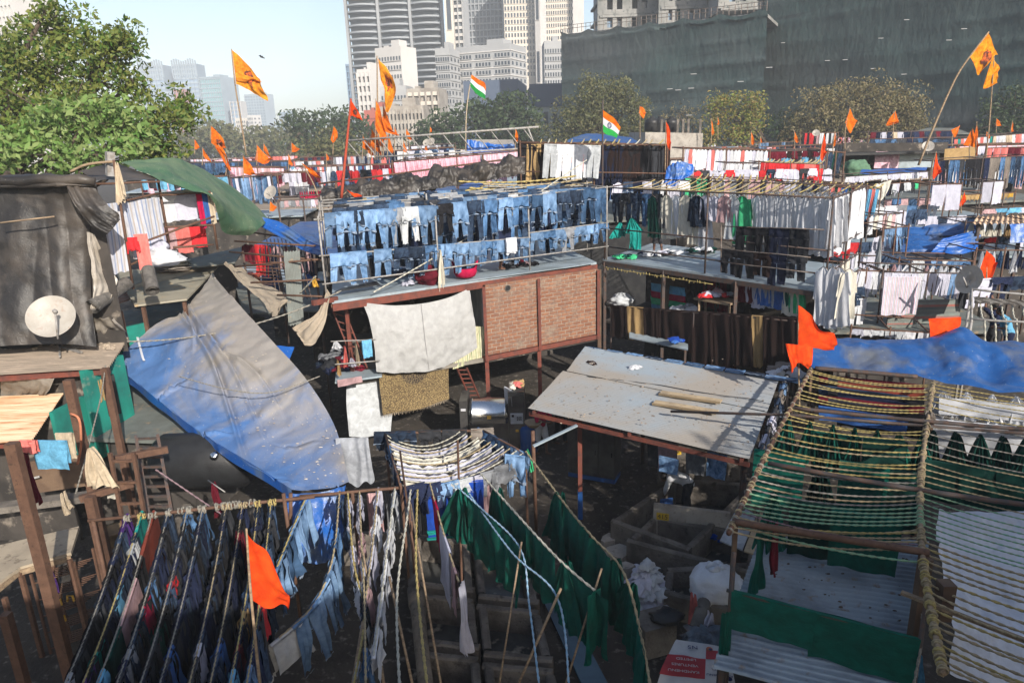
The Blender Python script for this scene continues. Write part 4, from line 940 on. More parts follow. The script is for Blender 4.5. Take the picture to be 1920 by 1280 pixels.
def heap(name, label, c, r, cols, n, seed=1, cat='clothes heap', group=None, sz=.2):
 R = random.Random(seed); root = thing(name, c, label, cat, group); by = {}
 for k in range(n):
  a = R.uniform(0, 6.28); q = R.random() ** .6; h = (1 - q) * r[2]
  p = Vector(c) + Vector((math.cos(a) * q * r[0], math.sin(a) * q * r[1], h * R.uniform(.4, 1) + .04))
  cl = R.choice(cols); m = by.setdefault(cl, MB()); s = sz * R.uniform(.6, 1.2); ax = R.uniform(0, 3.1); fl = R.uniform(.25, .5)
  mt_ = Matrix.Rotation(ax, 3, 'Z') @ Matrix.Rotation(R.uniform(-.5, .5), 3, 'X'); sd_ = R.random() * 50
  def fn(x, y, p=p, s=s, mt_=mt_, sd_=sd_, fl=fl):
   X = (x - .5) * 2; Yy = (y - .5) * 2; e = max(0, 1 - max(abs(X), abs(Yy)) ** 3)
   z = fl * s * (e * .8 + .9 * abs(noise.noise(Vector((X * 1.6, Yy * 1.6, sd_)))) - .5 * (1 - e))
   return p + mt_ @ Vector((X * s * (1 + .3 * noise.noise(Vector((Yy * 2, 1, sd_)))), Yy * s * (.7 + .3 * noise.noise(Vector((X * 2, 4, sd_)))), z))
  m.grid(fn, 12, 12)
 for cl, m in by.items(): m.obj('clothes', W[cl], root, True)
 return root
heap('clothes_heap', 'small heap of dark printed clothes on the tin deck', deck(975, 500), (.55, .25, .15), ['black', 'maroon', 'char', 'mauve'], 16, 3)
heap('clothes_heap', 'heap of dark jeans lying behind the low denim rail', deck(735, 520) + Vector((0, .3, 0)), (.9, .3, .2), ['djean', 'navy', 'mjean'], 18, 4)
heap('clothes_heap', 'white and grey heap beside the dark red bundle', deck(770, 533), (.22, .12, .1), ['lav', 'grey'], 6, 5, sz=.14)
hang('shirtf', 'white', Vt(958, 447, .0), math.atan2(TE.y, TE.x), .8, 1.2, label='white and green cloth hung over the low denim rail', cat='cloth')
hang('bunch', 'cream', Vt(826, 470, .0), math.atan2(TE.y, TE.x), .35, 1.1, label='pale green rag tied to the rack post beside the dark red bundle', cat='rag')
base = up(TL, zr) + TN * 5.2; r5 = up(TR, zr) + TN * 5.0
rws = []
for j, (dy, dz) in enumerate(((0, .0), (.25, .5), (.9, .62), (1.5, .35), (1.8, -.1))):
 rr = []
 for i in range(15):
  t_ = i / 14; a0 = lerp(Y(600, 395, 26), Y(985, 330, 27.5), t_); hh = .55 + .45 * abs(math.sin(i * 1.35)) if 0 < i < 14 else .25
  if i < 2: hh = .9 + i * .1
  rr.append(a0 + Vector((0, dy, dz * (.7 + .3 * hh + .15 * math.sin(i * 2.3 + j)) + .08)))
 rws.append(rr)
tag(patch(rws, 260, 50, .20, 2.4, 3).obj('tarpaulin', tp_black, None, True), 'black plastic tarpaulin bundled along the top of the denim rack', 'tarpaulin')
k = 0
for (a, b_, c_) in (((640, 374), (905, 352), 'yel'), ((650, 380), (930, 356), 'yel'), ((880, 352), (1010, 345), 'yel'), ((905, 345), (1090, 336), 'tan'), ((900, 350), (1110, 342), 'tan'), ((860, 340), (1080, 330), 'yel'), ((760, 362), (1000, 345), 'yel')):
 k += 1
 ropes('rope', f'{"yellow" if c_ == "yel" else "tan"} rope along the back of the denim rack top, {ordw(k - 1)} from the front', sagline(Y(*a, 25 + k * .25), Y(*b_, 25.6 + k * .25), .12, 10), c_, .03, group='ropes on the denim rack', step=.05)
# white sheet, carpet, striped cloth hung under the deck
sh = [[Vt(u, v, o) for u, v, o in r] for r in (
 ((680, 567, -.05), (735, 572, -.1), (790, 569, -.12), (840, 558, -.1), (881, 540, -.05)),
 ((692, 600, -.15), (740, 610, -.3), (795, 612, -.35), (845, 600, -.3), (888, 582, -.12)),
 ((702, 650, -.2), (745, 652, -.35), (800, 655, -.4), (850, 640, -.3), (893, 622, -.15)),
 ((706, 697, -.22), (745, 699, -.3), (805, 695, -.3), (850, 680, -.22), (896, 652, -.12)))]
m = patch(sh, 90, 60, .03, 3.0, 2, fold=.03, fk=7)
o = m.obj('white_sheet', cloth('white_bedsheet', (.38, .38, .375), .12, trans=.1, vr=.02), None, True); tag(o, 'large white sheet tied at two corners, sagging below the tin deck', 'sheet')
sw = MB(); sp_ = [lerp(a, b, .49) + Vector((0, -.03, 0)) for a, b in ((sh[0][0], sh[0][4]),)]
sp_ = [poly_at(r, .5) - Vector((0, .035, 0)) for r in sh]
sw.tube([poly_at(sp_, k / 20) for k in range(21)], .006, 5); sw.obj('seam', surf('seam_thread', (.32, .31, .3), None, 9), o)
cp0 = Vt(708, 692, .05); cp1 = Vt(840, 672, .05); cl_ = (cp1 - cp0).length; czb = Vt(715, 768, .05).z
ang = math.atan2((cp1 - cp0).y, (cp1 - cp0).x)
root = thing('carpet', lerp(cp0, cp1, .5), 'gold patterned fringed carpet hanging below the white sheet', 'carpet'); root.rotation_euler = (0, 0, ang)
mm = MB(); hh = cp0.z - czb + .25
mm.grid(lambda s, t: ((s - .5) * cl_ * (1 - .03 * t) + .03 * nz(t * 3, 0, 1), .05 * math.sin(s * 9) * t + .06 * nz(s * 2, t * 2, 1) - .02, .15 - t * hh + .10 * (1 - (2 * s - 1) ** 2) * (t - 1) * 0 - .07 * math.sin(pi * s) * t), 40, 30)
loc(mm, 'pile', carpet, root, True)
fr = MB()
for k in range(70):
 s = (k + .5) / 70; fr.tube([((s - .5) * cl_ * .97, .05 * math.sin(s * 9), .15 - hh - .07 * math.sin(pi * s)), ((s - .5) * cl_ * .97 + .01 * math.sin(k * 3), .03, .15 - hh - .07 * math.sin(pi * s) - .07 - .03 * math.sin(k * 1.7))], .007, 4)
loc(fr, 'fringe', W['beige'], root)
c1 = thing('sackcloth', Vt(690, 720, .3), 'grey sackcloth sheet hanging beside the carpet', 'sheet')
patch([[Vt(650, 718, .35), Vt(690, 716, .3), Vt(735, 700, .3)], [Vt(650, 760, .35), Vt(695, 765, .3), Vt(737, 760, .3)], [Vt(655, 818, .35), Vt(690, 819, .3), Vt(733, 808, .3)]], 30, 24, .03, 2, 5, fold=.02, fk=5).obj('cloth', W['lgrey'], c1, True)
q = Vt(870, 620, -.15); me_ = patch([[Vt(893, 612, -.1), Vt(911, 612, -.1)], [Vt(858, 660, -.1), Vt(913, 655, -.1)], [Vt(850, 693, -.1), Vt(912, 668, -.1)]], 30, 20, .02, 3, 7, fold=.04, fk=8).obj('striped_cloth', stripe_mat('cream_green_stripe', [(.5, .46, .3), (.2, .25, .14), (.52, .48, .34), (.36, .36, .22)], .13), None, True); tag(me_, 'cream and green striped cloth hanging at the brick wall edge', 'cloth')
bl = thing('balcony', Vt(660, 700, -.1), 'narrow pale balcony shelf with rags below the red post', 'balcony')
MB().slab([Vt(628, 716, -.3), Vt(716, 704, -.3), Vt(716, 690, .5), Vt(630, 698, .5)], .05).obj('shelf', tinb, bl)
MB().tube([Vt(628, 683, -.3), Vt(712, 676, -.3)], .02, 6).obj('rail', gpipe, bl, True)
MB().tube([Vt(620, 640, -.2), Vt(712, 636, -.2)], .015, 6).obj('rail', gpipe, bl, True)
for u, v, cl, sx, sz, lab in ((630, 640, 'white', .5, .35, 'white rag hung left of the orange post on the balcony'), (647, 650, 'coral', .3, .9, 'peach rag hanging from the balcony line'), (668, 645, 'beige', .25, 1.0, 'beige rag strip hanging from the balcony line'), (687, 638, 'sky', .4, .8, 'small sky blue towel on the balcony line'), (660, 672, 'lav', .4, .4, 'white shoe bag hanging below the balcony rail'), (634, 676, 'tan', .25, .7, 'tan cloth roll hanging at the balcony end')):
 hang('towel' if cl == 'sky' else 'bunch', cl, Vt(u, v, -.25), ang, sx * .7, sz * .62, label=lab, cat='rag', name='rag')
mat_ = patch([[Vt(632, 712, -.4), Vt(678, 705, -.4)], [Vt(634, 726, -.4), Vt(680, 716, -.4)]], 16, 10, .02, 4, 4).obj('door_mat', W['mauve'], None, True); tag(mat_, 'fringed pink and cream mat folded over the balcony edge', 'mat')
heap('clothes_heap', 'dark clothes piled on the open upper floor beside the post', Vt(648, 690, 1.0) , (.6, .3, .5), ['char', 'navy', 'grey', 'maroon'], 22, 9)
heap('clothes_heap', 'blue and dark clothes stacked at left end of the upper floor', Vt(628, 690, 1.6) , (.5, .3, .9), ['navy', 'djean', 'grey'], 22, 19)
def ladder(name, label, a, b, w, n, mt, r=.022, wd=(1, 0, 0), cat='ladder'):
 root = thing(name, a, label, cat); s = Vector(wd).normalized() * w / 2; a = Vector(a); b = Vector(b)
 for k in (-1, 1): MB().bar(a + s * k, b + s * k, r * 2).obj('side_rail', mt, root)
 for k in range(n): q = lerp(a, b, (k + .6) / n); MB().bar(q - s, q + s, r * 1.5).obj('rung', mt, root)
 return root
ladder('ladder', 'rusty red ladder leaning behind the steel washing machine', Z(896, 760, .6), V(866, 690, b0, b1, .2), .3, 9, redp)
wm0 = Z(865, 840, .25); wm1 = Z(985, 838, .25); wx = (wm1 - wm0).normalized();
wz = lambda u, v: V(u, v, wm0, wm1, 0)
wl = (wm1 - wm0).length; rt = thing('washing_machine', lerp(wm0, wm1, .5), 'large stainless steel industrial washing machine with drum and control box', 'washing machine'); rt.rotation_euler = (0, 0, math.atan2(wx.y, wx.x))
hz_ = wz(865, 752).z - .25
def L2(m, n, mt, sm=False): return loc(m, n, mt, rt, sm)
L2(MB().box((-wl / 2 + .12, .45, hz_ / 2), (.22, .9, hz_)), 'left_cabinet', dsteel)
L2(MB().box((wl / 2 - .22, .45, hz_ / 2 + .12), (.46, .9, hz_ + .3)), 'control_cabinet', dsteel)
drm = MB(); drm.lathe((0, 0, 0), [(.02, -.5), (.46, -.5), (.46, -.44), (.48, -.43), (.46, -.41), (.46, .41), (.48, .43), (.46, .44), (.46, .5), (.02, .5)], 40, Matrix.Rotation(pi / 2, 3, 'Y'))
o = L2(drm, 'drum_housing', chrome, True); o.location = (-.10, .45, hz_ * .62); o.scale = ((wl - .75) / 1.0, 1, 1)
L2(MB().box((-.10, .42, hz_ * .3), (wl - .72, .8, hz_ * .5)), 'base', dsteel)
L2(MB().box((-.10, -.03, .18), (wl - .8, .05, .1)), 'kick_plate', chrome)
L2(MB().box((wl / 2 - .22, -.012, hz_ * .62), (.36, .03, .32)), 'control_panel', surf('pale_panel', (.45, .47, .5), None, 3, bmp=0))
for k in range(6): L2(MB().box((wl / 2 - .20 + .05 * (k % 3), -.034, hz_ * .60 + .07 * (k // 3)), (.03, .02, .04)), 'button', plastic_blk)
L2(MB().box((wl / 2 - .33, -.034, hz_ * .68), (.07, .02, .07)), 'display', plastic_blk)
L2(MB().box((wl / 2 - .22, -.012, hz_ * .36), (.09, .02, .07)), 'warning_sticker', W['yellow'])
L2(MB().box((-.08, -.03, hz_ * .66), (.12, .03, .10)), 'warning_sticker', W['yellow'])
L2(MB().box((wl / 2 - .22, -.02, hz_ + .2), (.46, .04, .14)), 'top_plate', chrome)
L2(MB().box((-wl / 2 + .12, -.012, hz_ * .82), (.14, .02, .07)), 'label_plate', W['white'])
tp = rt.location + Vector((0, 0, hz_ + .28))
heap('clothes_heap', 'orange cloth and brush bundle lying on the washing machine top', tp + wx * (wl / 2 - .2) + Vector((0, .35, 0)), (.2, .25, .08), ['coral', 'tan', 'cream'], 8, 5, sz=.15)
hang('towel', 'white', tp + wx * (wl / 2 - .42) + Vector((-.02, .15, .02)), ang + pi / 2, .4, .6, label='white towel hanging over the side of the washing machine', cat='towel')
# platform with white long shirts (T2)
PA = Vector((3.34, 25.15, 4.6)); PB = Vector((8.62, 18.9, 4.6)); PC = Vector((11.0, 22.07, 4.6)); PD = PA + (PC - PB)
PEd = (PB - PA).normalized(); PN = (PC - PB).normalized()
def Vp(u, v, o=0): return V(u, v, PA, PB, o)
t2 = thing('platform_house', up(PB, 0), 'open platform house with pale tin deck and white long shirts above', 'house')
MB().slab([PA, PB, PC, PD], .07).obj('deck', tinb, t2)
for a, b_ in ((PA, PB), (PB, PC)): MB().bar(a - Vector((0, 0, .14)), b_ - Vector((0, 0, .14)), .08, .14).obj('edge_beam', darkp, t2)
for q in (PA + PEd * .1, lerp(PA, PB, .33), lerp(PA, PB, .66), PB + PEd * -.1, PC, PD): MB().bar(up(q, 0), up(q, 4.5), .1).obj('post', darkp, t2)
MB().slab([up(PA, 2.3) + PN * .2, up(PB, 2.3) + PN * .2, up(PC, 2.3), up(PD, 2.3)], .1).obj('lower_floor', shack, t2)
MB().bar(up(PD, 2.3) - PN * .4, up(PC, 2.3) - PN * .4, .1, 4.5).obj('back_wall', shack, t2)
MB().bar(up(PA, 3.4) + PEd * 2.2 + PN * .8, up(PA, 3.4) + PEd * 2.2 + PN * 3, .05, 2.0).obj('side_panel', asb, t2)
zp = Vp(1550, 365).z
def up2(q, z): return Vector((q.x, q.y, z))
FL = Vp(1130, 352, .1); FR = Vp(1550, 368, .1)
zt_ = (FL.z + FR.z) / 2
fl, frr = up2(PA, zt_) + PEd * .1, up2(PB, zt_) - PEd * .05
BR, BL = up2(PC, zt_), up2(PD, zt_)
posts = [(up(q, 4.6), up2(q, zt_ + .05)) for q in (fl, lerp(fl, frr, .52), frr, BR, lerp(fl, BL, .99), lerp(frr, BR, .5))]
rails = [(fl, frr), (BL, BR), (fl, BL), (frr, BR)]
for dz in (.45, 1.1): rails.append((up2(fl, 4.6 + dz), up2(frr, 4.6 + dz))); rails.append((up2(frr, 4.6 + dz), up2(BR, 4.6 + dz)))
rack('drying_rack', 'dark pipe drying rack standing on the platform of white long shirts', posts, rails, .03, darkp)
def canes(name, label, a0, a1, b0_, b1_, n, col, r=.016, group=None, sag=.12):
 for k in range(n):
  t = (k + .5) / n; j = RND.uniform(-.06, .06) / n
  p = lerp(a0, a1, t + j); q = lerp(b0_, b1_, t + RND.uniform(-.3, .3) / n)
  ropes('rope', f'{label}, {ordw(k)} from the left', sagline(p, q, sag, 8), RND.choice(col), r, group=group or label, step=.06)
canes('rope', 'yellowish rope across the top of the long shirt rack', fl + PEd * .4, frr, BL, BR, 22, ['yel', 'tan'], .02)
row(Vp(1240, 366, .35), Vp(1330, 366, .35), None, None, 5, 'on left bay of platform rack', 'long shirts on the platform', seq=[('kurta', 'cream'), ('kurta', 'white'), ('kurta', 'cream'), ('kurta', 'cream'), ('kurta', 'white')], sx=.95, sz=1.4)
row(Vp(1300, 367, .2), Vp(1400, 368, .2), None, None, 6, 'in middle of platform rack', 'long shirts on the platform', seq=[('shirt', 'djean'), ('shirt', 'lav'), ('shirt', 'lav'), ('shirt', 'mauve'), ('kurta', 'lgrey'), ('kurta', 'kelly')], sx=1.0, sz=1.25)
for o_ in (.15, .75, 1.5):
 row(Vp(1410, 368, .15) + PN * o_, frr + PN * o_ - PEd * .05, 'kurta', ['white'], 11, f'in {("front", "second", "rear")[int(o_ * 1.4)]} row at right half of platform rack', 'white long shirts on the platform', sx=.85, sz=1.35)
row(frr + PN * .2 - PEd * .1, BR - PN * .2, 'kurta', ['white'], 10, 'along right end of platform rack', 'white long shirts on the platform', sx=.9, sz=1.4, side='front')
row(Vp(1150, 362, .8), Vp(1240, 364, .8), None, None, 6, 'over the teal heap on platform', 'trousers on the platform', seq=[('pants', 'djean'), ('pants', 'char'), ('pants', 'djean'), ('pants', 'djean'), ('pants', 'mjean'), ('pants', 'char')], sx=1.0, sz=1.15)
row(Vp(1215, 368, .4), Vp(1245, 367, .4), None, None, 2, 'beside the cream shirts', 'greens on the platform', seq=[('kurta', 'dgreen'), ('pants', 'char')], sx=.8, sz=1.3)
row(Vp(1385, 424, -.02), Vp(1515, 430, -.02), None, None, 4, 'on upper front rail of platform', 'black trousers on the platform', seq=[('pants', 'black'), ('pants', 'black'), ('pants', 'navy'), ('pants', 'char')], sx=1.25, sz=.85)
row(Vp(1352, 468, -.05), Vp(1512, 482, -.05), None, None, 5, 'on lower front rail of platform', 'black trousers on the platform', seq=[('pants', 'black'), ('pants', 'black'), ('pants', 'dbrown'), ('pants', 'navy'), ('pants', 'char')], sx=1.25, sz=.8)
rack('clothes_rail', 'short steel clothes rail carrying black trousers at the platform edge', [(Vp(1352, 510, -.05), Vp(1352, 422, -.05))], [(Vp(1350, 424, -.02), Vp(1545, 430, -.02)), (Vp(1346, 466, -.05), Vp(1520, 482, -.05)), (Vp(1346, 490, -.1), Vp(1515, 510, -.1))], .02, steel)
for k, (u, v, w_) in enumerate(((1163, 418, .8), (1185, 410, .9))):
 hang('bunch', 'teal', Vp(u, v, .2), 0, w_, .5, label=('left' if k == 0 else 'right') + ' one of two bright teal bunched cloths above the green heap', cat='cloth')
hang('drape', 'teal', Vp(1192, 430, .3), 0, .7, .7, label='teal cloth sheet hanging under the teal bunches', cat='cloth')
pd = lambda u, v: Z(u, v, 4.63)
heap('clothes_heap', 'bright green heap lying on the platform below the teal cloths', pd(1170, 484), (.35, .18, .1), ['kelly', 'green'], 8, 11)
heap('clothes_heap', 'white and navy heap scattered on the platform deck', pd(1245, 482) + Vector((0, .5, 0)), (.9, .2, .12), ['white', 'navy', 'lav', 'white'], 18, 12)
heap('clothes_heap', 'green and white heap under the middle long shirts', pd(1320, 478) + Vector((0, .5, 0)), (.5, .3, .3), ['dgreen', 'black', 'white'], 14, 13)
person('person with dark bare legs standing behind hanging clothes on platform', pd(1241, 484) + Vector((0, .7, 0)), .4, J_stand(0, 'up'), [('shirt', SHIRT(), W['dgreen']), ('shorts', SHORTS, W['char'])], scale=.92)
m = MB();
for k in range(30):
 q = lerp(PA, PB, .03 + .52 * k / 30) - Vector((.1, .12, .28 + .03 * math.sin(k * 1.3))); knot(m, q, .035, k, 1)
m.tube([lerp(PA, PB, .02 + .55 * k / 12) - Vector((.1, .12, .27)) for k in range(13)], .012, 5)
tag(m.obj('knotted_cord', ROPE['yel'], None, True), 'yellow knotted cord strung below the platform edge', 'cord')
row(Vp(1392, 528, .4), Vp(1502, 542, .3), None, None, 9, 'under the platform', 'shirts under the platform', seq=[('shirt', 'maroon'), ('shirt', 'lav'), ('shirt', 'lav'), ('shirt', 'blue'), ('shirt', 'lgrey'), ('shirt', 'blue'), ('shirt', 'green'), ('shirt', 'cream'), ('shirt', 'kelly')], sx=.9, sz=1.1)
row(Vp(1300, 530, 1.2), Vp(1380, 530, 1.2), ['shirt', 'drape'], ['black', 'dbrown', 'maroon', 'tan', 'char'], 9, 'in dark room below platform', 'dark clothes under the platform', sx=.9, sz=1.0)
for k, (cl, lab) in enumerate((('sky', 'top blue'), ('crim', 'crimson'), ('kelly', 'multicoloured green'), ('sky', 'lower blue'))):
 q0 = Vp(1220, 530 + k * 12, 1.4); q1 = Vp(1284, 540 + k * 12, 1.4)
 o = patch([[q0, q1], [q0 - Vector((0, .12, .27)), q1 - Vector((0, .12, .27))]], 24, 8, .03, 3, k, fold=.02, fk=9).obj('quilt', W[cl], None, True)
 tag(o, f'{lab} quilt band in the folded stack under the platform', 'quilt', 'quilts folded under the platform')
bundle('laundry_bundle', 'grey cloth bundle on the shelf beside the brick wall corner', Vp(1165, 572, .3), (.42, .35, .22), W['lgrey'], 6)
heap('clothes_heap', 'white and red clothes heaped on the wooden ironing table', Vp(1345, 555, .4), (.5, .3, .12), ['lav', 'red', 'mauve', 'white'], 14, 8)
tb = thing('wooden_table', Vp(1345, 590, .4), 'dark wooden ironing table behind the brown blankets', 'table')
c_ = Vp(1345, 562, .4); MB().box(c_, (1.3, .7, .06), rz=math.atan2(PEd.y, PEd.x)).obj('table_top', wood, tb)
for s in (-1, 1):
 for s2 in (-1, 1): q = c_ + PEd * .55 * s + PN * .28 * s2; MB().bar(q, up(q, 2.4), .06).obj('leg', wood, tb)
heap('clothes_heap', 'white clothes heap on the floor behind the blankets', Vp(1290, 585, .5), (.5, .3, .25), ['white', 'lav', 'white', 'grey'], 16, 18)
BLa = Vp(1146, 574, -1.1); BLb = Vp(1498, 600, -1.1)
rack('clothes_rail', 'long dark pipe carrying the brown blankets below the platform', [(up(BLa, 0), BLa), (up(lerp(BLa, BLb, .5), 0), lerp(BLa, BLb, .5)), (up(BLb, 0), BLb)], [(BLa - PEd * .2, BLb + PEd * .3)], .03, darkp)
dl = (BLb - BLa).length
x = .0; seq = [('dbrown', 1.0, 1.15), ('tan', .95, 1.15), ('dbrown', .8, 1.15), ('dbrown', .75, 1.3), ('dbrown', 1.0, 1.35), ('dbrown', 1.05, 1.75), ('dbrown', 1.0, 1.8), ('dbrown', .8, 1.6), ('tan', .5, 1.55), ('dbrown', .75, 1.7), ('dbrown', .7, 1.7)]
tw = sum(s[1] for s in seq); nb = 0
for cl, w_, h_ in seq:
 q = lerp(BLa, BLb, (x + w_ / 2) / tw); nb += 1
 hang('sheet', cl, q + Vector((0, 0, .02)), math.atan2(PEd.y, PEd.x), dl * w_ / tw * 1.04, h_ * .95, 1.2, label=f'{"dark brown blanket" if cl == "dbrown" else "tan cloth"} on the long pipe, {ordw(nb - 1)} from the brick wall', group='blankets on the long pipe', cat='blanket', name='blanket', tilt=-math.asin((BLb - BLa).z / dl)); x += w_
o = thing('tin_shelf', Vp(1230, 640, -1.2), 'pale tin shelf below the brown blankets', 'shelf'); MB().slab([Vp(1180, 632, -1.5), Vp(1290, 655, -1.5), Vp(1290, 640, -1.0), Vp(1180, 618, -1.0)], .04).obj('sheet', tinb, o); MB().bar(Vp(1285, 655, -1.3), up(Vp(1285, 655, -1.3), 0), .06).obj('leg', darkp, o)
heap('clothes_heap', 'royal blue cloth on the tin shelf below the blankets', Vp(1268, 642, -1.5), (.25, .15, .08), ['royal', 'blue'], 5, 7, sz=.16)
row(Vp(1522, 500, -.1) + PEd * .25, Vp(1562, 500, -.1) + PEd * .3, 'kurta', ['white'], 3, 'on hook rail at platform corner', 'white robes at the corner', sx=.9, sz=1.45)
hang('kurta', 'cream', Vp(1572, 503, 0) + PEd * .3, 0, .8, 1.2, label='cream patterned robe beside the white robes at the platform corner')
row(frr + PN * .3 + Vector((0, 0, -2.0)), BR + Vector((0, 0, -2.0)), 'shirt', ['white', 'lav', 'cream'], 6, 'below right side of platform', 'shirts beside the platform', sx=.9, sz=1.1, side='front')
# big tin roof over the wash place
RA, RB, RC, RD = Z(990, 765, 2.95), Z(1405, 860, 2.85), Z(1460, 715, 2.95), Z(1097, 651, 3.05)
rf = thing('tin_roof_shed', up(lerp(RA, RC, .5), 0), 'open wash shed with wide pale dusty tin roof', 'shed')
def corr(a, b_, c, d, n, per, amp, nv=6, dirv=0, seed=0, th=.0):
 m = MB(); L = ((b_ - a) if dirv else (d - a)).length; kk = L / per
 def fn(s, t):
  q = lerp(lerp(a, b_, s), lerp(d, c, s), t); w = (s if dirv else t) * kk * 2 * pi
  q = q + Vector((0, 0, amp * math.sin(w) + .02 * nz(s * 3, t * 3, seed))); return q
 k = int(kk * 6)
 return m.grid(fn, k if dirv else nv, nv if dirv else k)
mid0 = lerp(RA, RD, .56); mid1 = lerp(RB, RC, .56)
corr(RA, RB, mid1, mid0, 0, .085, .011, 14, 0, 1).obj('tin_sheet', tind, rf, True)
dz = Vector((0, 0, .03)); corr(mid0 + dz - (RD - RA) * .02 + Vector((.12, 0, 0)), mid1 + dz - (RD - RA) * .02, RC + dz, RD + dz, 0, .085, .011, 14, 0, 2).obj('tin_sheet', tind, rf, True)
for t_ in (.03, .5, .97): MB().bar(lerp(RA, RB, t_) - Vector((0, 0, .08)), lerp(RD, RC, t_) - Vector((0, 0, .08)), .06, .08).obj('rafter', redp, rf)
for t_ in (.02, .5, .98): MB().bar(lerp(RA, RD, t_) - Vector((0, 0, .17)), lerp(RB, RC, t_) - Vector((0, 0, .17)), .06, .08).obj('purlin', redp, rf)
for u, v, zt2 in ((1090, 930, 2.8),):
 q = Z(1088, 972, 0); MB().bar(up(q, .75), up(q, 2.75), .1).obj('post', redp, rf); MB().bar(up(q, 0), up(q, .75), .11).obj('post_foot', plastic_blue, rf)
for s, t_ in ((.35, .95), (.97, .1), (.95, .95), (.04, .9)): q = lerp(lerp(RA, RB, s), lerp(RD, RC, s), t_); MB().bar(up(q, 0), up(q, 2.75), .1).obj('post', darkp, rf)
roofz = lambda u, v, dz=.02: Z(u, v, 2.98 + dz)
for k, (a, b_) in enumerate((((1238, 735), (1352, 752)), ((1226, 753), (1345, 772)))):
 a, b_ = roofz(*a), roofz(*b_); m = MB(); w = Vector((.07, .12, 0))
 m.slab([a - w, b_ - w * .8, b_ + w, a + w], .02); m.slab([a - w, b_ - w * .8, b_ - w * .8 + Vector((0, 0, .03)), a - w + Vector((0, 0, .03))], .03)
 tag(m.obj('board', woodl), ('upper' if k == 0 else 'lower') + ' one of two weathered brown boards lying on the tin roof', 'board', 'boards on the tin roof')
tag(MB().tube([roofz(1258, 771, .12), Z(1480, 778, 3.55), Z(1920, 812, 3.62)], .03, 8).obj('pipe', darkp, None, True), 'long dark steel pipe resting on the tin roof and rope frame', 'pipe')
tag(MB().tube([roofz(u, v, .03) for u, v in ((1100, 705), (1160, 712), (1240, 722), (1300, 733), (1360, 742), (1400, 746), (1432, 752))], .009, 5).obj('cable', plastic_blk, None, True), 'thin black cable crossing the dusty tin roof', 'cable')
heap('rag', 'white crumpled rag lying on the dusty tin roof', roofz(1192, 693), (.14, .1, .05), ['white'], 5, 21, 'rag', sz=.12)
heap('rag', 'brown crumpled rag near the roof back corner', roofz(1108, 685), (.16, .08, .04), ['dbrown', 'taupe'], 4, 22, 'rag', sz=.11)
R2 = random.Random(3); m = MB()
for k in range(90):
 q = roofz(R2.uniform(1050, 1420), R2.uniform(672, 800), .02); m.blob(q, (R2.uniform(.01, .03), R2.uniform(.01, .025), .01), k, .3, 2, 6, 4)
o = m.obj('roof_litter', surf('litter', (.35, .27, .2), (.1, .07, .05), 3, bmp=0), None); o['kind'] = 'stuff'
def flatjean(q, ang, sx, sy, cl, lab, tip=0.0):
 m = MB(); R = random.Random(int(q.x * 100))
 def fn(s, t):
  w = .23 if t < .35 else .23; x = (s - .5) * .46; y = (t - .5) * .34
  return (x + .01 * nz(t * 5, s, 3), y, .03 + .03 * math.sin(pi * s) * math.sin(pi * t) + .018 * nz(s * 6, t * 6, q.x * 7))
 m.grid(fn, 16, 12); m.box((0, 0, .012), (.44, .32, .022)); m.m = 1; m.grid(lambda s, t: ((s - .5) * .44, -.15 + .05 * t, .055 + .015 * nz(s * 5, t, q.x)), 12, 2); m.m = 0
 o = m.obj('folded_jeans', [W[cl], denim_seam], None, True); o.location = q; o.rotation_euler = (0, tip, ang); o.scale = (sx, sy, 1); tag(o, lab, 'jeans', 'jeans folded along the tin roof edge')
ra = math.atan2((RC - RD).y, (RC - RD).x)
for k in range(11):
 u = 1112 + k * 38; v = 655 + k * 6.0;
 flatjean(roofz(u, v, .04), ra + R2.uniform(-.08, .08), 1.05, .75, ('mjean', 'ljean', 'ljean', 'djean', 'ljean')[k % 5], f'flat folded jeans on back edge of tin roof, {ordw(k)} from the left')
rb = math.atan2((RC - RB).y, (RC - RB).x)
for k in range(9):
 q = lerp(RC, RB, (k + .3) / 8.6) + Vector((.22, .08, .08)); cl = ('grey', 'ljean', 'taupe', 'djean', 'char', 'lav', 'char', 'lav', 'djean')[k]
 hang('jeansf' if k % 2 else 'shirtf', cl, q, rb, 1.0, .75, 1.6, label=f'{WORD[cl]} garment folded over right edge of tin roof, {ordw(k)} from the back', group='garments over the tin roof edge', cat='garment')
rack('clothes_rail', 'steel clothes rail along the right edge of the tin roof', [(up(RC + Vector((.25, 0, 0)), 0), RC + Vector((.25, 0, .08))), (up(RB + Vector((.25, 0, 0)), 0), RB + Vector((.25, 0, .08)))], [(RC + Vector((.22, .1, .06)), RB + Vector((.22, 0, .06)))], .025, steel)
for k, (u, v, cl, lab) in enumerate(((1232, 832, 'char', 'dark shirt'), (1252, 838, 'mauve', 'purple grey towel'), (1254, 858, 'ljean', 'pale printed rag'), (1305, 845, 'grey', 'dark grey cloth'), (1345, 850, 'ljean', 'pale blue shirt'))):
 hang('towel', cl, Z(u, v, 2.45), -.6, .42, .55 if k != 2 else .35, label=f'{lab} hanging under the front of the tin roof', cat='cloth')
lk0 = Z(1065, 900, 0); lk1 = Z(1150, 915, 0); lk = thing('steel_locker', lk0, 'dark steel triple locker raised on blue feet under the roof', 'locker'); lk.rotation_euler = (0, 0, math.atan2((lk1 - lk0).y, (lk1 - lk0).x)); lw = (lk1 - lk0).length * 1.02
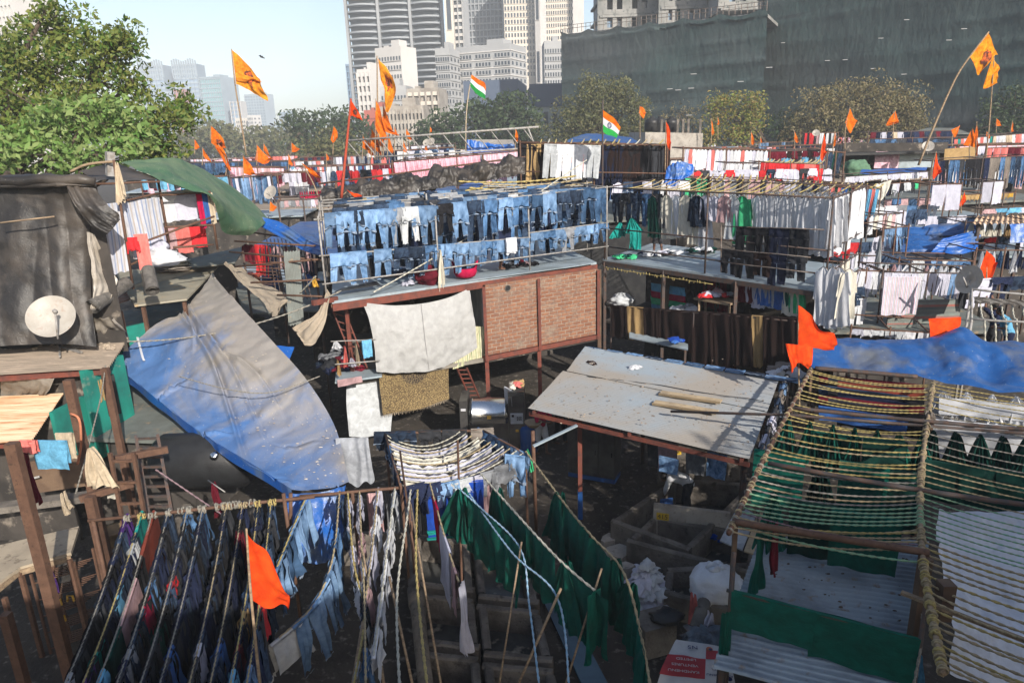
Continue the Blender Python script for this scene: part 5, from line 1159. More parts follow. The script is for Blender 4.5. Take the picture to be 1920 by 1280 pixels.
loc(MB().box((lw / 2, .3, 1.1), (lw, .6, 1.7)), 'body', dsteel, lk); loc(MB().box((lw / 2, .3, .17), (lw, .55, .12)), 'plinth', plastic_blue, lk)
for k in range(3): o = loc(MB().box((lw * (k + .5) / 3, -.015, .95), (lw / 3 - .02, .02, 1.3)), 'door', dsteel, lk); loc(MB().box((lw * (k + .85) / 3, -.04, .95), (.02, .03, .12)), 'handle', chrome, o)
loc(MB().box((lw * .5, -.012, 1.83), (.12, .01, .06)), 'label_plate', W['white'], lk)
person('man in pink shirt and white shorts standing beside the washing machine', Z(1015, 850, 0.02), -2.4, J_stand(.05, 'front'), [('shirt', SHIRT(), W['crim']), ('shorts', SHORTS, W['white'])], scale=1.0)
person('dim figure in dark red shirt behind the pink shirted man', Z(1052, 838, 0.02) + Vector((0, .3, 0)), -2.0, J_stand(.1, 'down'), [('shirt', SHIRT(), W['maroon']), ('trousers', TROUS, W['char'])], scale=1.0)
person('dim figure in white vest standing behind the blue cloth shelf', Z(1252, 740, 0.3) + Vector((.3, 3, 0)), 2.8, J_stand(.0, 'front'), [('shirt', SHIRT(), W['white']), ('trousers', TROUS, W['char'])])
bk = thing('plastic_drum', Z(992, 850, 0), 'blue plastic drum beside the washing machine', 'drum'); MB().lathe(Z(992, 850, 0), [(.2, 0), (.26, .1), (.26, .8), (.2, .9), (.1, .9)], 18).obj('drum', plastic_blue, bk, True)
bs = thing('basket', Z(1003, 790, .95), 'round cane basket held by the pink shirted man', 'basket'); MB().lathe(Z(1000, 800, 1.0), [(.12, 0), (.22, .1), (.25, .14), (.25, .16), (.22, .15), (.1, .03)], 20).obj('rim', woodl, bs, True)
# wash pens
def pen(name, label, P, z, th=.14, inner=.15, floorm=None, cat='wash pen', h0=0):
 root = thing(name, P[0], label, cat); c = sum((Vector(p) for p in P), Vector()) / 4
 for k in range(4):
  a, b_ = Vector(P[k]), Vector(P[(k + 1) % 4]); zz = z[k] if isinstance(z, (list, tuple)) else z
  d = (b_ - a).normalized(); n = Vector((-d.y, d.x, 0)); n = n if (c - a).dot(n) > 0 else -n; L = (b_ - a).length
  m = MB(); e0, e1 = (0, L) if k % 2 == 0 else (th, L - th)
  def fn(s, t, a=a, d=d, n=n, zz=zz, e0=e0, e1=e1):
   w = (t - .5) * 2; prof = [(0, h0), (0, zz * .55), (0, zz - .03), (.03, zz), (th - .03, zz), (th, zz - .03), (th, zz * .5), (th, h0)]
   x, y = prof[min(int(t * 7 + .5), 7)]; q = a + d * lerp(e0, e1, s) + n * (x + .006 * nz(s * 9, t * 3, k))
   return Vector((q.x, q.y, y + (.02 * nz(s * L * 2, t, k + 5) if y > .1 else 0)))
  m.grid(fn, max(4, int(L * 8)), 7)
  for e in (e0, e1): q = a + d * (e + (.002 if e == e0 else -.002)) + n * (th / 2);
  m.obj('wall', conc, root)
 MB().add([Vector((p[0], p[1], inner)) for p in P], [(0, 1, 2, 3)]).obj('floor', floorm or surf('wet_pen_floor', (.07, .07, .068), (.035, .035, .034), 1.5, rough=.12, c3=(.25, .22, .18), s3=3), root)
 return root
G = lambda u, v, z=0.0: Z(u, v, z)
def quad(us, z): return [up(Z(u, v, z), 0) for u, v in us]
pen('wash_pen', 'stone wash pen holding the number slab, in front of the shed', quad(((1145, 975), (1292, 1030), (1420, 905), (1265, 895)), .75), .75)
pen('wash_pen', 'low wash pen in front of the number slab', quad(((1175, 1013), (1410, 1075), (1425, 1000), (1225, 965)), .7), .7)
s0, s1 = Z(1224, 1005, .25), Z(1350, 1022, .25); sv = (s1 - s0); st0 = V(1224, 945, s0, s1, 0).z
sg = thing('number_slab', s0, 'upright grey stone slab painted with number 415 on yellow', 'slab'); sg.rotation_euler = (0, 0, math.atan2(sv.y, sv.x)); sl_ = sv.length * 1.12
loc(MB().box((sl_ / 2, .05, (st0 - .0) / 2), (sl_, .1, st0)), 'slab', concl, sg)
sg.location.z = 0
yl = surf('yellow_number_paint', (.55, .36, .03), (.45, .28, .03), 9, bmp=0); tw_ = .27
loc(MB().box((.07 + tw_ / 2, -.004, st0 - .27), (tw_, .006, .17)), 'number_panel', yl, sg)
def text(s, size, mt, parent, locv, rot, name='lettering', ext=.002, align='CENTER'):
 c = D.curves.new(name, 'FONT'); c.body = s; c.size = size; c.extrude = ext; c.align_x = align; c.align_y = 'CENTER'; c.materials.append(mt)
 o = D.objects.new(name, c); C.objects.link(o); me = D.meshes.new_from_object(o); me.materials.clear(); me.materials.append(mt); D.objects.remove(o); o = D.objects.new(name, me); C.objects.link(o); o.parent = parent; o.location = locv; o.rotation_euler = rot; return o
text('415', .15, plastic_blk, sg, (.07 + tw_ / 2, -.010, st0 - .275), (pi / 2, 0, 0))
s2 = thing('number_slab', Z(1285, 915, .4), 'dim back slab with part of a yellow number behind the washer', 'slab'); q = Z(1262, 955, 0); s2.location = q
loc(MB().box((1.0, 1.4, .55), (2.2, .12, 1.1)), 'slab', conc, s2); loc(MB().box((.35, 1.33, .9), (.28, .01, .14)), 'number_panel', yl, s2); text('16', .13, plastic_blk, s2, (.38, 1.322, .9), (pi / 2, 0, 0))
person('man in white shirt and cap bending over the numbered wash slab', Z(1290, 985, .1) + Vector((.1, .45, 0)), 1.1, J_bend(), [('shirt', SHIRT(True), W['white']), ('trousers', TROUS, W['char'])], scale=.95)
hang('towel', 'blue', Z(1250, 935, .95), .2, .3, .25, label='blue and white cloth on the slab before the bending washer', cat='cloth')
bundle('laundry_heap', 'royal blue cloth heap beside the wash pens', Z(1340, 1012, .3), (.26, .24, .16), W['royal'], 9, 'cloth', False, .3, .3)
heap('clothes_heap', 'big heap of white and grey shirts piled by the pens', Z(1208, 1130, .05), (.5, .45, 1.0), ['lav', 'white', 'lgrey', 'lav'], 130, 31, sz=.19)
bundle('laundry_bundle', 'round white cloth laundry bundle tied at the top', Z(1340, 1125, .35), (.47, .42, .40), cloth('bundle_white', (.62, .64, .68), .1, vr=.02), 12, amp=.08, ridge=.10)
pen('stone_tank', 'dark stone trough under the round white bundle', quad(((1245, 1110), (1400, 1150), (1425, 1050), (1250, 1062)), .55), .55)
st = thing('stone_block', Z(1235, 1210, 0), 'rough stone washing block with black plastic bag on top', 'stone'); m = MB(); m.box(Z(1225, 1185, .3), (.62, .55, .6), rz=.3); m.obj('block', conc, st)
tag(MB().blob(Z(1250, 1155, .65), (.26, .2, .05), 5, .2, 2, 24, 12, .2).obj('plastic_bag', plastic_blk, None, True), 'flat black plastic bag on the stone block', 'bag')
for k, (u, v, s) in enumerate(((1160, 1030, .34), (1140, 1010, .26), (1175, 1062, .2), (1120, 1045, .22), (1190, 1035, .18))):
 R = random.Random(k); n = 6; P = [Z(u, v, .3) + Vector((math.cos(a * 6.28 / n + R.random() * .6) * s * R.uniform(.7, 1.1), math.sin(a * 6.28 / n + R.random() * .6) * s * R.uniform(.6, 1), 0)) for a in range(n)]
 m = MB().prism(P, .05, .3 + .02 * k); o = m.obj('stone_slab', concl); tag(o, f'broken pale stone slab by the pens, {ordw(k)} in size', 'stone', 'broken stone slabs by the pens')
struct(MB().slab([Z(1000, 1085, .06), Z(1095, 1290, .06), Z(1145, 1290, .06), Z(1045, 1100, .06)], .05).obj('water_channel', surf('bluish_wet_drain', (.06, .11, .15), (.04, .07, .1), 1.2, rough=.25, bmp=.1), None))
for k in range(6):
 j = k % 2; i = k // 2; v0 = 1000 + i * 108; ua = 775 + i * 5; um = 882 + i * 10; ub = 985 + i * 26; x0, x1 = ((ua, um - 4), (um + 4, ub))[j]; y0, y1 = ((ua + 5, um + 5), (um + 14, ub + 24))[j]
 a = [(x0, v0 + 14 * j), (x1, v0 + 12 + 14 * j), (y1, v0 + 108 + 16 * j), (y0, v0 + 96 + 16 * j)]
 pen('wash_pen', f'grey concrete wash pen in the foreground, {("left", "right")[j]} column, {ordw(i)} from the back', quad(a, .7), .7 - .08 * j, th=.15)
root = thing('drain_pipe', Z(772, 1290, .8), 'thick old grey concrete pipe beside the foreground pens', 'pipe'); MB().tube([Z(765, 985, .75), Z(780, 1120, .8), Z(800, 1300, .8)], .12, 14).obj('pipe', conc, root, True)
MB().tube([Z(778, 1105, .79), Z(782, 1135, .79)], .15, 14).obj('collar', conc, root, True)
pen('wash_pen', 'shadowed concrete basin behind the circular jeans rack', quad(((640, 1000), (760, 1000), (765, 940), (650, 930)), .8), .8)
# black tarpaulin shed
def P3(l): return [[Z(u, v, z) if m == 'z' else Y(u, v, z) for (u, v, z, m) in r] for r in l]
def PY(rows): return [[Y(u, v, y) for (u, v, y) in r] for r in rows]
ls = thing('tarpaulin_shed', Z(60, 640, 0), 'tall shed wrapped in dusty black plastic tarpaulin at left edge', 'shed')
MB().slab([Y(-120, 345, 17.4), Y(180, 342, 17.4), Y(175, 335, 20), Y(-100, 335, 20)], 4.2).obj('wall', shack, ls)
m = patch(PY([[(-120, 326, 18.2), (-30, 324, 18), (60, 322, 18), (130, 328, 18), (178, 332, 18)],
  [(-120, 350, 17.0), (-30, 350, 17), (60, 348, 17), (120, 346, 16.9), (180, 348, 17.1)],
  [(-120, 356, 17.25), (-30, 356, 17.2), (60, 355, 17.2), (110, 352, 17.1), (176, 356, 17.3)],
  [(-120, 460, 16.9), (-30, 460, 16.9), (60, 455, 17), (115, 440, 17.1), (168, 440, 17.3)],
  [(-120, 560, 16.6), (-30, 560, 16.6), (60, 555, 16.7), (115, 540, 16.8), (172, 570, 17)],
  [(-120, 650, 16.2), (-30, 650, 16.2), (60, 645, 16.3), (130, 645, 16.4), (182, 650, 16.6)]]), 130, 110, .09, .8, 2, fold=.035, fk=6)
m.obj('tarpaulin', tp_black, ls, True)
rl = MB(); rl.tube([Y(-120, 336, 17) + Vector((0, 0, .0))] + [Y(u, 338 + 3 * math.sin(u), 17 - .05 * math.sin(u * .1)) for u in (-60, 0, 40, 80, 120, 150, 178)], [.1, .12, .1, .13, .11, .14, .12, .09], 16)
rl.obj('rolled_hem', tp_black, ls, True)
patch(PY([[(122, 350, 16.9), (150, 348, 16.9), (180, 350, 17.1)], [(140, 385, 16.6), (170, 385, 16.7), (200, 385, 17)], [(165, 420, 16.7), (195, 412, 16.8), (222, 400, 17)], [(200, 440, 16.8), (215, 425, 16.9), (226, 412, 17)]]), 30, 40, .06, 2, 5, fold=.06, fk=4).obj('loose_flap', tp_black, ls, True)
patch(PY([[(165, 435, 17.1), (180, 440, 17.3)], [(172, 500, 17.1), (205, 500, 17.6)], [(178, 545, 17), (220, 530, 17.6)], [(168, 595, 16.9), (200, 560, 17.2)]]), 24, 40, .05, 2, 6, fold=.05, fk=4).obj('grey_flap', tp_grey, ls, True)
MB().tube([Y(0, 418, 16.5), Y(50, 412, 16.55), Y(102, 406, 16.7)], .02, 5).obj('pole', wood, ls, True)
LZ = 4.15
r1 = thing('cement_roof_hut', Z(60, 700, 0), 'hut with weathered corrugated cement sheet roof below the black shed', 'hut')
corr(Z(-160, 712, LZ), Z(203, 690, LZ - .05), Z(242, 632, LZ + .1), Z(-150, 648, LZ + .1), 0, .2, .035, 24, 0, 3).obj('roof', asb, r1, True)
a, b_ = Z(-160, 712, LZ), Z(203, 690, LZ - .05)
MB().bar(a + Vector((0, .15, -.12)), b_ + Vector((-.1, .2, -.12)), .1, .16).obj('beam', redp, r1)
q1, q2 = up(Z(120, 700, LZ), 0), up(Z(222, 668, LZ), 0)
MB().bar(up(q1, 3.0) + Vector((.2, .3, 0)), up(q2, 3.0) + Vector((-.1, .3, 0)), .12, 2.2).obj('wall', plas, r1)
MB().box(up(lerp(q1, q2, .45), 3.3) + Vector((.1, .22, 0)), (.5, .06, 1.0), rz=.7).obj('window', plastic_blk, r1)
MB().bar(up(Z(-150, 700, LZ), 3.0) + Vector((0, 1.0, 0)), up(q1, 3.0) + Vector((.2, .9, 0)), .12, 2.2).obj('wall', shack, r1)
hang('drape', 'tan', up(lerp(q1, q2, .4), 3.75) + Vector((.05, .12, 0)), .7, .5, .5, label='olive cloths hung in the turquoise window opening', cat='cloth')
patch([[Z(0, 715, 3.9), Z(50, 712, 3.9), Z(100, 712, 3.9)], [Z(0, 735, 3.5), Z(50, 735, 3.5), Z(90, 735, 3.5)], [Z(0, 755, 3.1), Z(40, 752, 3.1), Z(70, 748, 3.1)]], 30, 14, .04, 2, 3, fold=.05, fk=4).obj('plastic_curtain', tp_grey, r1, True)
patch([[Z(150, 622, LZ + .5), Z(180, 600, LZ + .8), Z(212, 600, LZ + .8)], [Z(150, 632, LZ + .2), Z(190, 625, LZ + .35), Z(235, 620, LZ + .4)], [Z(155, 640, LZ + .1), Z(200, 640, LZ + .1), Z(243, 640, LZ - .1)]], 40, 20, .08, 2, 9, fold=.08, fk=5).obj('plastic_sheet', tp_grey, r1, True)
dh = thing('satellite_dish', Z(108, 650, LZ + .1), 'large round cream satellite dish on the cement sheet roof', 'satellite dish')
dc = Y(98, 596, 16.0); dn = Vector((.25, -.72, .52)).normalized(); Md = dn.to_track_quat('Z', 'Y').to_matrix()
MB().lathe(dc, [(.0, .0), (.15, .01), (.3, .035), (.42, .075), (.50, .115), (.51, .12), (.505, .105), (.42, .06), (.3, .02), (.0, -.012)], 40, Md).obj('reflector', surf('cream_enamel', (.36, .335, .30), (.30, .275, .24), 3, rough=.5, c3=(.3, .24, .2), s3=9, bmp=.1), dh, True)
lnb = dc + dn * .42 + Vector((.20, 0, -.02))
MB().tube([dc + Md @ Vector((.05, -.54, .1)) + Vector((.08, 0, -.02)), lnb], .024, 6).obj('feed_arm', gpipe, dh, True); MB().lathe(lnb, [(.02, -.05), (.05, -.03), (.05, .05), (.02, .07)], 12, Md).obj('feed_horn', gpipe, dh, True)
ft = Z(112, 650, LZ + .08)
MB().tube([dc - dn * .05, ft], .03, 7).obj('mast', gpipe, dh, True); MB().bar(ft, Z(153, 660, LZ + .1), .05).obj('foot_bar', gpipe, dh); MB().bar(ft, Z(112, 668, LZ + .1), .04).obj('foot_bar', gpipe, dh)
sc_ = thing('suitcase', Z(45, 655, LZ + .05), 'battered black suitcase with a pale top on the cement roof', 'suitcase')
cs = Z(45, 648, LZ + .12)
mm = MB(); mm.blob(cs + Vector((0, 0, .16)), (.45, .3, .17), 3, .03, 2, 30, 16); o = mm.obj('shell', plastic_blk, sc_, True)
for v_ in o.data.vertices:
 d = v_.co - (cs + Vector((0, 0, .16)));
 for i, r in enumerate((.42, .27, .15)): d[i] = max(-r, min(r, d[i] * 1.5))
 v_.co = cs + Vector((0, 0, .16)) + d
MB().grid(lambda s, t: cs + Vector(((s - .5) * .80, (t - .5) * .5, .318 + .012 * nz(s * 6, t * 6, 1))), 14, 10).obj('pale_lid', surf('mottled_tan', (.33, .27, .21), (.22, .18, .14), 4, rough=1, c3=(.08, .07, .06), s3=9), sc_, True)  # pale tan top sheet with random dark mottling over the black shell
m = MB(); R2 = random.Random(5)
for k in range(130):
 q = Z(R2.uniform(-60, 215), R2.uniform(632, 654), LZ + .08); s = R2.uniform(.02, .09); m.blob(q, (s, s * .8, s * .5), k, .4, 2, 6, 5)
o = m.obj('roof_rubble', surf('pale_rubble', (.45, .37, .28), (.25, .2, .16), 3, rough=1), None); o['kind'] = 'stuff'
f1 = thing('laundry_loft', Z(330, 560, 0), 'plank topped laundry loft left of the dusty blue tarpaulin', 'loft')
MB().slab([Z(252, 572, 4.85), Z(350, 560, 4.85), Z(415, 492, 4.9), Z(215, 508, 4.9)], .05).obj('plank_deck', surf('pale_green_plank', (.30, .275, .215), (.23, .21, .16), 1.6, rough=.9, c3=(.38, .27, .15), s3=3), f1)
MB().slab([Z(345, 487, 5.2), Z(462, 461, 5.2), Z(440, 492, 5.15), Z(370, 500, 5.15)], .04).obj('plank', tingr, f1)
MB().slab([Z(180, 583, 4.7), Z(285, 545, 4.8), Z(262, 540, 4.85), Z(212, 548, 4.85)], .03).obj('red_plank', surf('faded_red_plank', (.32, .18, .13), (.25, .13, .1), 2, rough=.9, c3=(.4, .3, .24), s3=4), f1)
MB().slab([Z(225, 548, 4.88), Z(285, 520, 4.88), Z(400, 500, 4.92), Z(300, 512, 4.92)], .01).obj('ply_patch', woodl, f1)
for u, v in ((268, 572), (345, 562), (225, 580)): q = Z(u, v, 4.8); MB().bar(up(q, 0), up(q, 4.75), .09).obj('post', rustp, f1)
MB().bar(up(Z(215, 512, 4.8), 2.3) + Vector((0, 1, 0)), up(Z(420, 492, 4.8), 2.3) + Vector((0, 1, 0)), .1, 4.6).obj('back_wall', shack, f1)
MB().bar(up(Z(205, 588, 4.7), 3.6), up(Z(268, 575, 4.7), 3.6), .1, 1.3).obj('front_board', plas, f1)
LY = 20.0
rack('drying_rack', 'loft drying rack of bamboo and green pole under the green tarpaulin', [(Y(250, 542, 18.3), Y(213, 300, 18.3)), (Y(317, 455, 20), Y(296, 337, 20)), (Y(408, 468, 20.3), Y(392, 358, 20.3))], [(Y(180, 345, 19), Y(300, 340, 19.5)), (Y(225, 378, 18.6), Y(300, 362, 19.8)), (Y(300, 366, 19.8), Y(395, 360, 20.3)), (Y(308, 426, 19.5), Y(400, 421, 20)), (Y(325, 464, 19.2), Y(400, 458, 20)), (Y(222, 470, 18.4), Y(402, 405, 20)), (Y(225, 505, 18.4), Y(300, 470, 19.5))], .035, rustp)
ra_ = math.radians(20)
row(Y(190, 385, 18.2), Y(300, 372, 19.8), None, None, 3, 'in laundry loft left of green pole', 'loft sheets', seq=[('towel', 'bluestripe'), ('towel', 'bluestripe'), ('towel', 'bluestripe')], sz=1.35)
row(Y(195, 400, 18.0), Y(232, 398, 18.4), None, None, 1, 'at the black flap edge', 'loft sheets', seq=[('towel', 'bluestripe')], sz=1.75)
row(Y(288, 368, 20.2), Y(372, 362, 20.6), None, None, 2, 'in laundry loft right of green pole', 'loft sheets', seq=[('towel', 'white'), ('towel', 'lav')], sz=.85)
row(Y(298, 428, 20.4), Y(382, 424, 20.6), None, None, 3, 'on low line of laundry loft', 'loft cloths', seq=[('towel', 'mauve'), ('towel', 'coral'), ('towel', 'red')], sz=.7)
row(Y(368, 364, 20.2), Y(398, 362, 20.3), None, None, 3, 'at the brown post of loft', 'loft cloths', seq=[('towel', 'crim'), ('towel', 'blue'), ('towel', 'beige')], sz=.95)
row(Y(232, 372, 20.4), Y(385, 350, 21.4), None, None, 4, 'along back line of laundry loft', 'loft sheets', seq=[('towel', 'white'), ('towel', 'cream')], sz=.5)
hang('shirtf', 'red', Y(248, 446, 18.3), .3, .5, .75, label='red cloth on the loft rail beside the coral one', cat='cloth')
hang('towel', 'coral', Y(263, 440, 18.4), .3, .32, .9, label='long coral cloth hanging in front of the white sack', cat='cloth')
bundle('cloth_sack', 'white cloth sack lying on the quilt stack of the loft', Y(302, 482, 19.0) - Vector((0, 0, .18)), (.55, .35, .20), W['white'], 14, 'sack', True)
bundle('cloth_sack', 'smaller white sack standing against the green pole', Y(295, 465, 19.4) - Vector((0, 0, .2)), (.26, .22, .24), W['lav'], 15, 'sack', False)
ql = thing('quilt_stack', Z(322, 505, 4.9), 'stack of folded pale ragged quilts on the loft deck', 'quilts')
for k in range(5):
 c = Z(320, 508, 4.92) + Vector((RND.uniform(-.08, .08), RND.uniform(-.05, .05), .05 + k * .085)); mm = MB(); mm.blob(c, (.62, .38, .065), k, .12, 3, 34, 14, .1); mm.obj('quilt', W['cream'] if k > 1 else W['taupe'], ql, True)
for (a, b_, r, lab) in ((Y(172, 575, 16.9), Y(238, 530, 18.2), .19, 'rolled dark matting lying with its open end towards the dish'), (Y(277, 505, 18.0), Y(286, 545, 17.4), .18, 'short rolled dark mat standing on the plank edge')):
 m = MB(); d = b_ - a; n_ = d.cross(Vector((0, 0, 1))).normalized(); u_ = n_.cross(d).normalized()
 m.grid(lambda s, t: a + d * t + (n_ * math.cos(s * 6.283 * 3) + u_ * math.sin(s * 6.283 * 3)) * r * (.45 + .55 * s) * (1 + .05 * nz(s * 6, t * 6, 2)), 60, 16)
 tag(m.obj('rolled_mat', surf('dark_matting', (.12, .11, .10), (.07, .065, .06), 6, rough=1, c3=(.3, .28, .26), s3=20, lo3=.66), None, True), lab, 'rolled mat')
tg = PY([[(225, 302, 20.5), (280, 297, 21), (330, 296, 22), (385, 318, 23.5), (440, 350, 24.5), (505, 408, 25)],
  [(260, 318, 20), (310, 322, 20.3), (350, 335, 20.8), (400, 352, 21.8), (450, 380, 23), (500, 415, 24)],
  [(300, 335, 19.5), (345, 350, 19.7), (392, 362, 20), (425, 390, 21), (455, 415, 22), (490, 425, 23)],
  [(320, 342, 19.4), (360, 356, 19.6), (395, 368, 19.9), (412, 410, 20.5), (425, 438, 21.2), (468, 442, 22.5)]])
tag(patch(tg, 100, 60, .05, .8, 4, fold=.02, fk=6, foldv=.03, fkv=3).obj('green_tarpaulin', tp_green, None, True), 'faded green tarpaulin slung over the laundry loft', 'tarpaulin')
tag(patch(PY([[(492, 404, 24), (530, 418, 23.5), (570, 445, 22), (606, 462, 20.4)], [(485, 420, 23.6), (530, 445, 22.8), (570, 470, 21.4), (603, 478, 20)]]), 50, 20, .05, 1.5, 5, foldv=.07, fkv=5).obj('blue_tarpaulin', tp_blue, None, True), 'narrow bright blue tarpaulin strip stretched to the denim rack post', 'tarpaulin')
tag(patch(PY([[(150, 322, 19.5), (215, 303, 20.5)], [(165, 330, 19.3), (260, 320, 20.1)], [(180, 338, 19), (310, 338, 19.6)]]), 30, 20, .05, 1, 5).obj('dark_tarpaulin', tp_black, None, True), 'dark tarpaulin edge behind the bent pole', 'tarpaulin')
tag(MB().tube([poly_at([Y(132, 322, 18.8), Y(165, 308, 18.8), Y(215, 303, 18.8)], k / 10) for k in range(11)], .035, 7).obj('bent_pole', wood, None, True), 'bent pale bamboo pole above the black shed', 'pole')
tag(MB().tube([Y(207, 330, 19), Y(206, 285, 19)], .13, 4).obj('steel_channel', gpipe, None), 'short grey steel channel post end sticking up before the tree', 'post')
hang('bunch', 'beige', Y(217, 306, 18.2), 0, .3, .95, label='beige rags tied round the loft corner post', cat='rag')
# the great dusty blue tarpaulin
def Tz(u, v, z): return Z(u, v, z)
TG = [[Tz(205, 684, 3.5), Tz(262, 632, 4.0), Tz(305, 600, 4.3), Tz(345, 582, 4.45), Tz(398, 512, 5.0)],
  [Tz(235, 702, 3.35), Tz(292, 668, 3.7), Tz(335, 655, 3.9), Tz(385, 640, 4.1), Tz(440, 562, 4.7)],
  [Tz(290, 745, 3.15), Tz(335, 722, 3.35), Tz(385, 705, 3.6), Tz(445, 690, 3.8), Tz(498, 625, 4.3)],
  [Tz(360, 800, 2.95), Tz(410, 778, 3.1), Tz(460, 760, 3.25), Tz(515, 745, 3.4), Tz(572, 708, 3.75)],
  [Tz(440, 852, 2.8), Tz(485, 842, 2.82), Tz(535, 830, 2.88), Tz(588, 812, 2.98), Tz(628, 800, 3.1)],
  [Tz(548, 918, 2.65), Tz(574, 919, 2.62), Tz(600, 917, 2.62), Tz(628, 912, 2.64), Tz(654, 902, 2.7)]]
bt = thing('tarpaulin', TG[0][4], 'huge dusty blue tarpaulin sloping down over the lane at left centre', 'tarpaulin')
def tfold(m):
 return m
m = patch(TG, 170, 150, .05, 1.1, 12)
vs = [Vector(v) for v in m.v]; w = 171
CR = [((350, 590), (366, 700), .10, .08), ((340, 600), (455, 820), .12, .09), ((355, 590), (480, 790), .09, .07), ((265, 690), (360, 722), .12, .09), ((290, 735), (430, 785), .11, .09), ((400, 640), (520, 765), .10, .08), ((500, 740), (600, 800), .08, .07), ((400, 790), (530, 850), .09, .08), ((470, 820), (600, 890), .07, .07), ((600, 800), (590, 880), .06, .06), ((390, 560), (470, 660), .04, .08), ((450, 800), (560, 880), .06, .06), ((610, 790), (640, 860), .05, .06)]
CW = [(Tz(a[0], a[1], 4.0), Tz(b[0], b[1], 3.3), h, wd) for a, b, h, wd in CR]
for i, q in enumerate(vs):
 dz = 0
 for a, b, h, wd in CW:
  a2 = Vector((a.x, a.y)); d = Vector((b.x - a.x, b.y - a.y)); L = d.length; p = Vector((q.x, q.y)) - a2; t = p.dot(d) / L ** 2
  if -.15 < t < 1.15:
   s = (p.x * d.y - p.y * d.x) / L + .12 * math.sin(t * 5 + h * 40); e = max(0, 1 - abs(t - .5) * 1.7)
   dz += e * (h * math.exp(-(s / (wd * .5)) ** 2) - h * .9 * math.exp(-((s + wd * .8) / (wd * .6)) ** 2))
 vs[i] = q + Vector((0, 0, dz * 1.35))
m.v = [tuple(v) for v in vs]; m.obj('sheet', tp_big, bt, True)
e0 = [r[0] for r in TG]
hmm = MB(); hmm.grid(lambda s, t: poly_at(e0, s) + Vector((.02 * math.sin(s * 30), .01, .02 - .24 * t - .03 * nz(s * 8, t, 1))), 80, 4); hmm.obj('turned_edge', tp_blue, bt, True)
e1 = [lerp(TG[0][0], TG[0][1], .9), lerp(TG[0][0], TG[1][1], .7), lerp(TG[1][0], TG[1][1], .6)]
MB().grid(lambda s, t: poly_at(e1, s) + Vector((.06 * t, 0, .08)), 14, 2).obj('white_tape', W['white'], bt, True)
tag(patch(PY([[(493, 648, 18.5), (552, 651, 18.8)], [(530, 690, 17.5), (538, 686, 17.9)]]), 20, 14, .04, 2, 5).obj('blue_tarpaulin', tp_blue, None, True), 'small blue tarpaulin corner showing right of the great tarpaulin', 'tarpaulin')
m = MB(); R2 = random.Random(15)
for k in range(150):
 a, b_ = R2.random(), R2.random() ** .8; q = lin_at([lin_at(r, .3 + .7 * a) for r in TG], b_); s = R2.uniform(.004, .016); m.blob(q + Vector((0, 0, .03)), (s * R2.uniform(1, 3), s, s * .5), k, .3, 2, 5, 4)
o = m.obj('tarpaulin_litter', surf('pale_litter', (.62, .55, .46), (.3, .22, .15), 6, bmp=0), None); o['kind'] = 'stuff'
ropes('cord', 'thin dark cord across the great tarpaulin near its lower end', [Tz(335, 705, 3.9), Tz(430, 730, 3.75), Tz(510, 735, 3.7), Tz(600, 705, 3.9)], 'grey', .012)
tag(patch(PY([[(530, 925, 12.4), (600, 922, 12.5), (648, 912, 12.6)], [(535, 980, 12.1), (600, 980, 12.2), (645, 975, 12.5)], [(560, 1050, 11.9), (600, 1060, 12), (640, 1040, 12.3)]]), 30, 30, .08, 1.6, 5, fold=.10, fk=5).obj('blue_tarpaulin', tp_blue, None, True), 'blue tarpaulin hanging down behind the clotheslines below the dusty one', 'tarpaulin')
o = hang('drape', cloth('gauzy_grey', (.36, .38, .42), .3, trans=.25), Y(660, 822, 13.6), 0, 1.25, 1.0, label='gauzy grey lace cloth hanging at the low corner of the tarpaulin', cat='cloth')
tag(patch(PY([[(420, 490, 22), (440, 495, 22), (455, 500, 22.3)], [(455, 530, 20.5), (480, 530, 20.8), (505, 540, 21)], [(490, 560, 19.5), (520, 560, 20), (555, 552, 20.4)], [(508, 585, 18.8), (516, 590, 18.8), (530, 560, 20)]]), 30, 40, .06, 1.5, 5, fold=.06, fk=4).obj('canvas', tp_sand, None, True), 'sand coloured canvas strip sagging beside the peak of the tarpaulin', 'canvas')
tag(patch(PY([[(612, 540, 18.9), (618, 548, 18.8)], [(590, 590, 18.4), (606, 600, 18.2)], [(548, 612, 18.3), (590, 640, 17.9)], [(552, 622, 18.2), (570, 646, 17.9)]]), 24, 40, .05, 2, 8, fold=.10, fk=4).obj('canvas', tp_sand, None, True), 'twisted sand canvas hanging off the red beam end', 'canvas')
tag(MB().bar(Vt(586, 568, -.2), Vt(632, 560, .1), .1, .14).obj('beam_end', redp), 'short orange red beam end sticking out left of the deck', 'beam')
ln = thing('lane_shed', Z(520, 560, 0), 'dim open shed with grey green floor sheets behind the tarpaulin peak', 'shed')
MB().slab([Z(455, 588, 3.6), Z(602, 582, 3.6), Z(608, 530, 3.7), Z(440, 530, 3.7)], .05).obj('floor_sheet', tingr, ln)
MB().slab([Z(450, 530, 3.75), Z(612, 525, 3.75), Z(612, 500, 3.8), Z(450, 500, 3.8)], .04).obj('floor_sheet', tinb, ln)
corr(Y(541, 610, 19.6), Y(570, 608, 19.8), Y(562, 470, 20.6), Y(532, 472, 20.4), 0, .08, .02, 20, 1, 4).obj('corrugated_panel', tingr, ln, True)
for u, v, w_ in ((455, 470, 0), (520, 475, 0), (588, 470, 0)): q = Y(u, v, 22.5); MB().tube([up(q, 0), q], .04, 6).obj('post', darkp, ln, True)
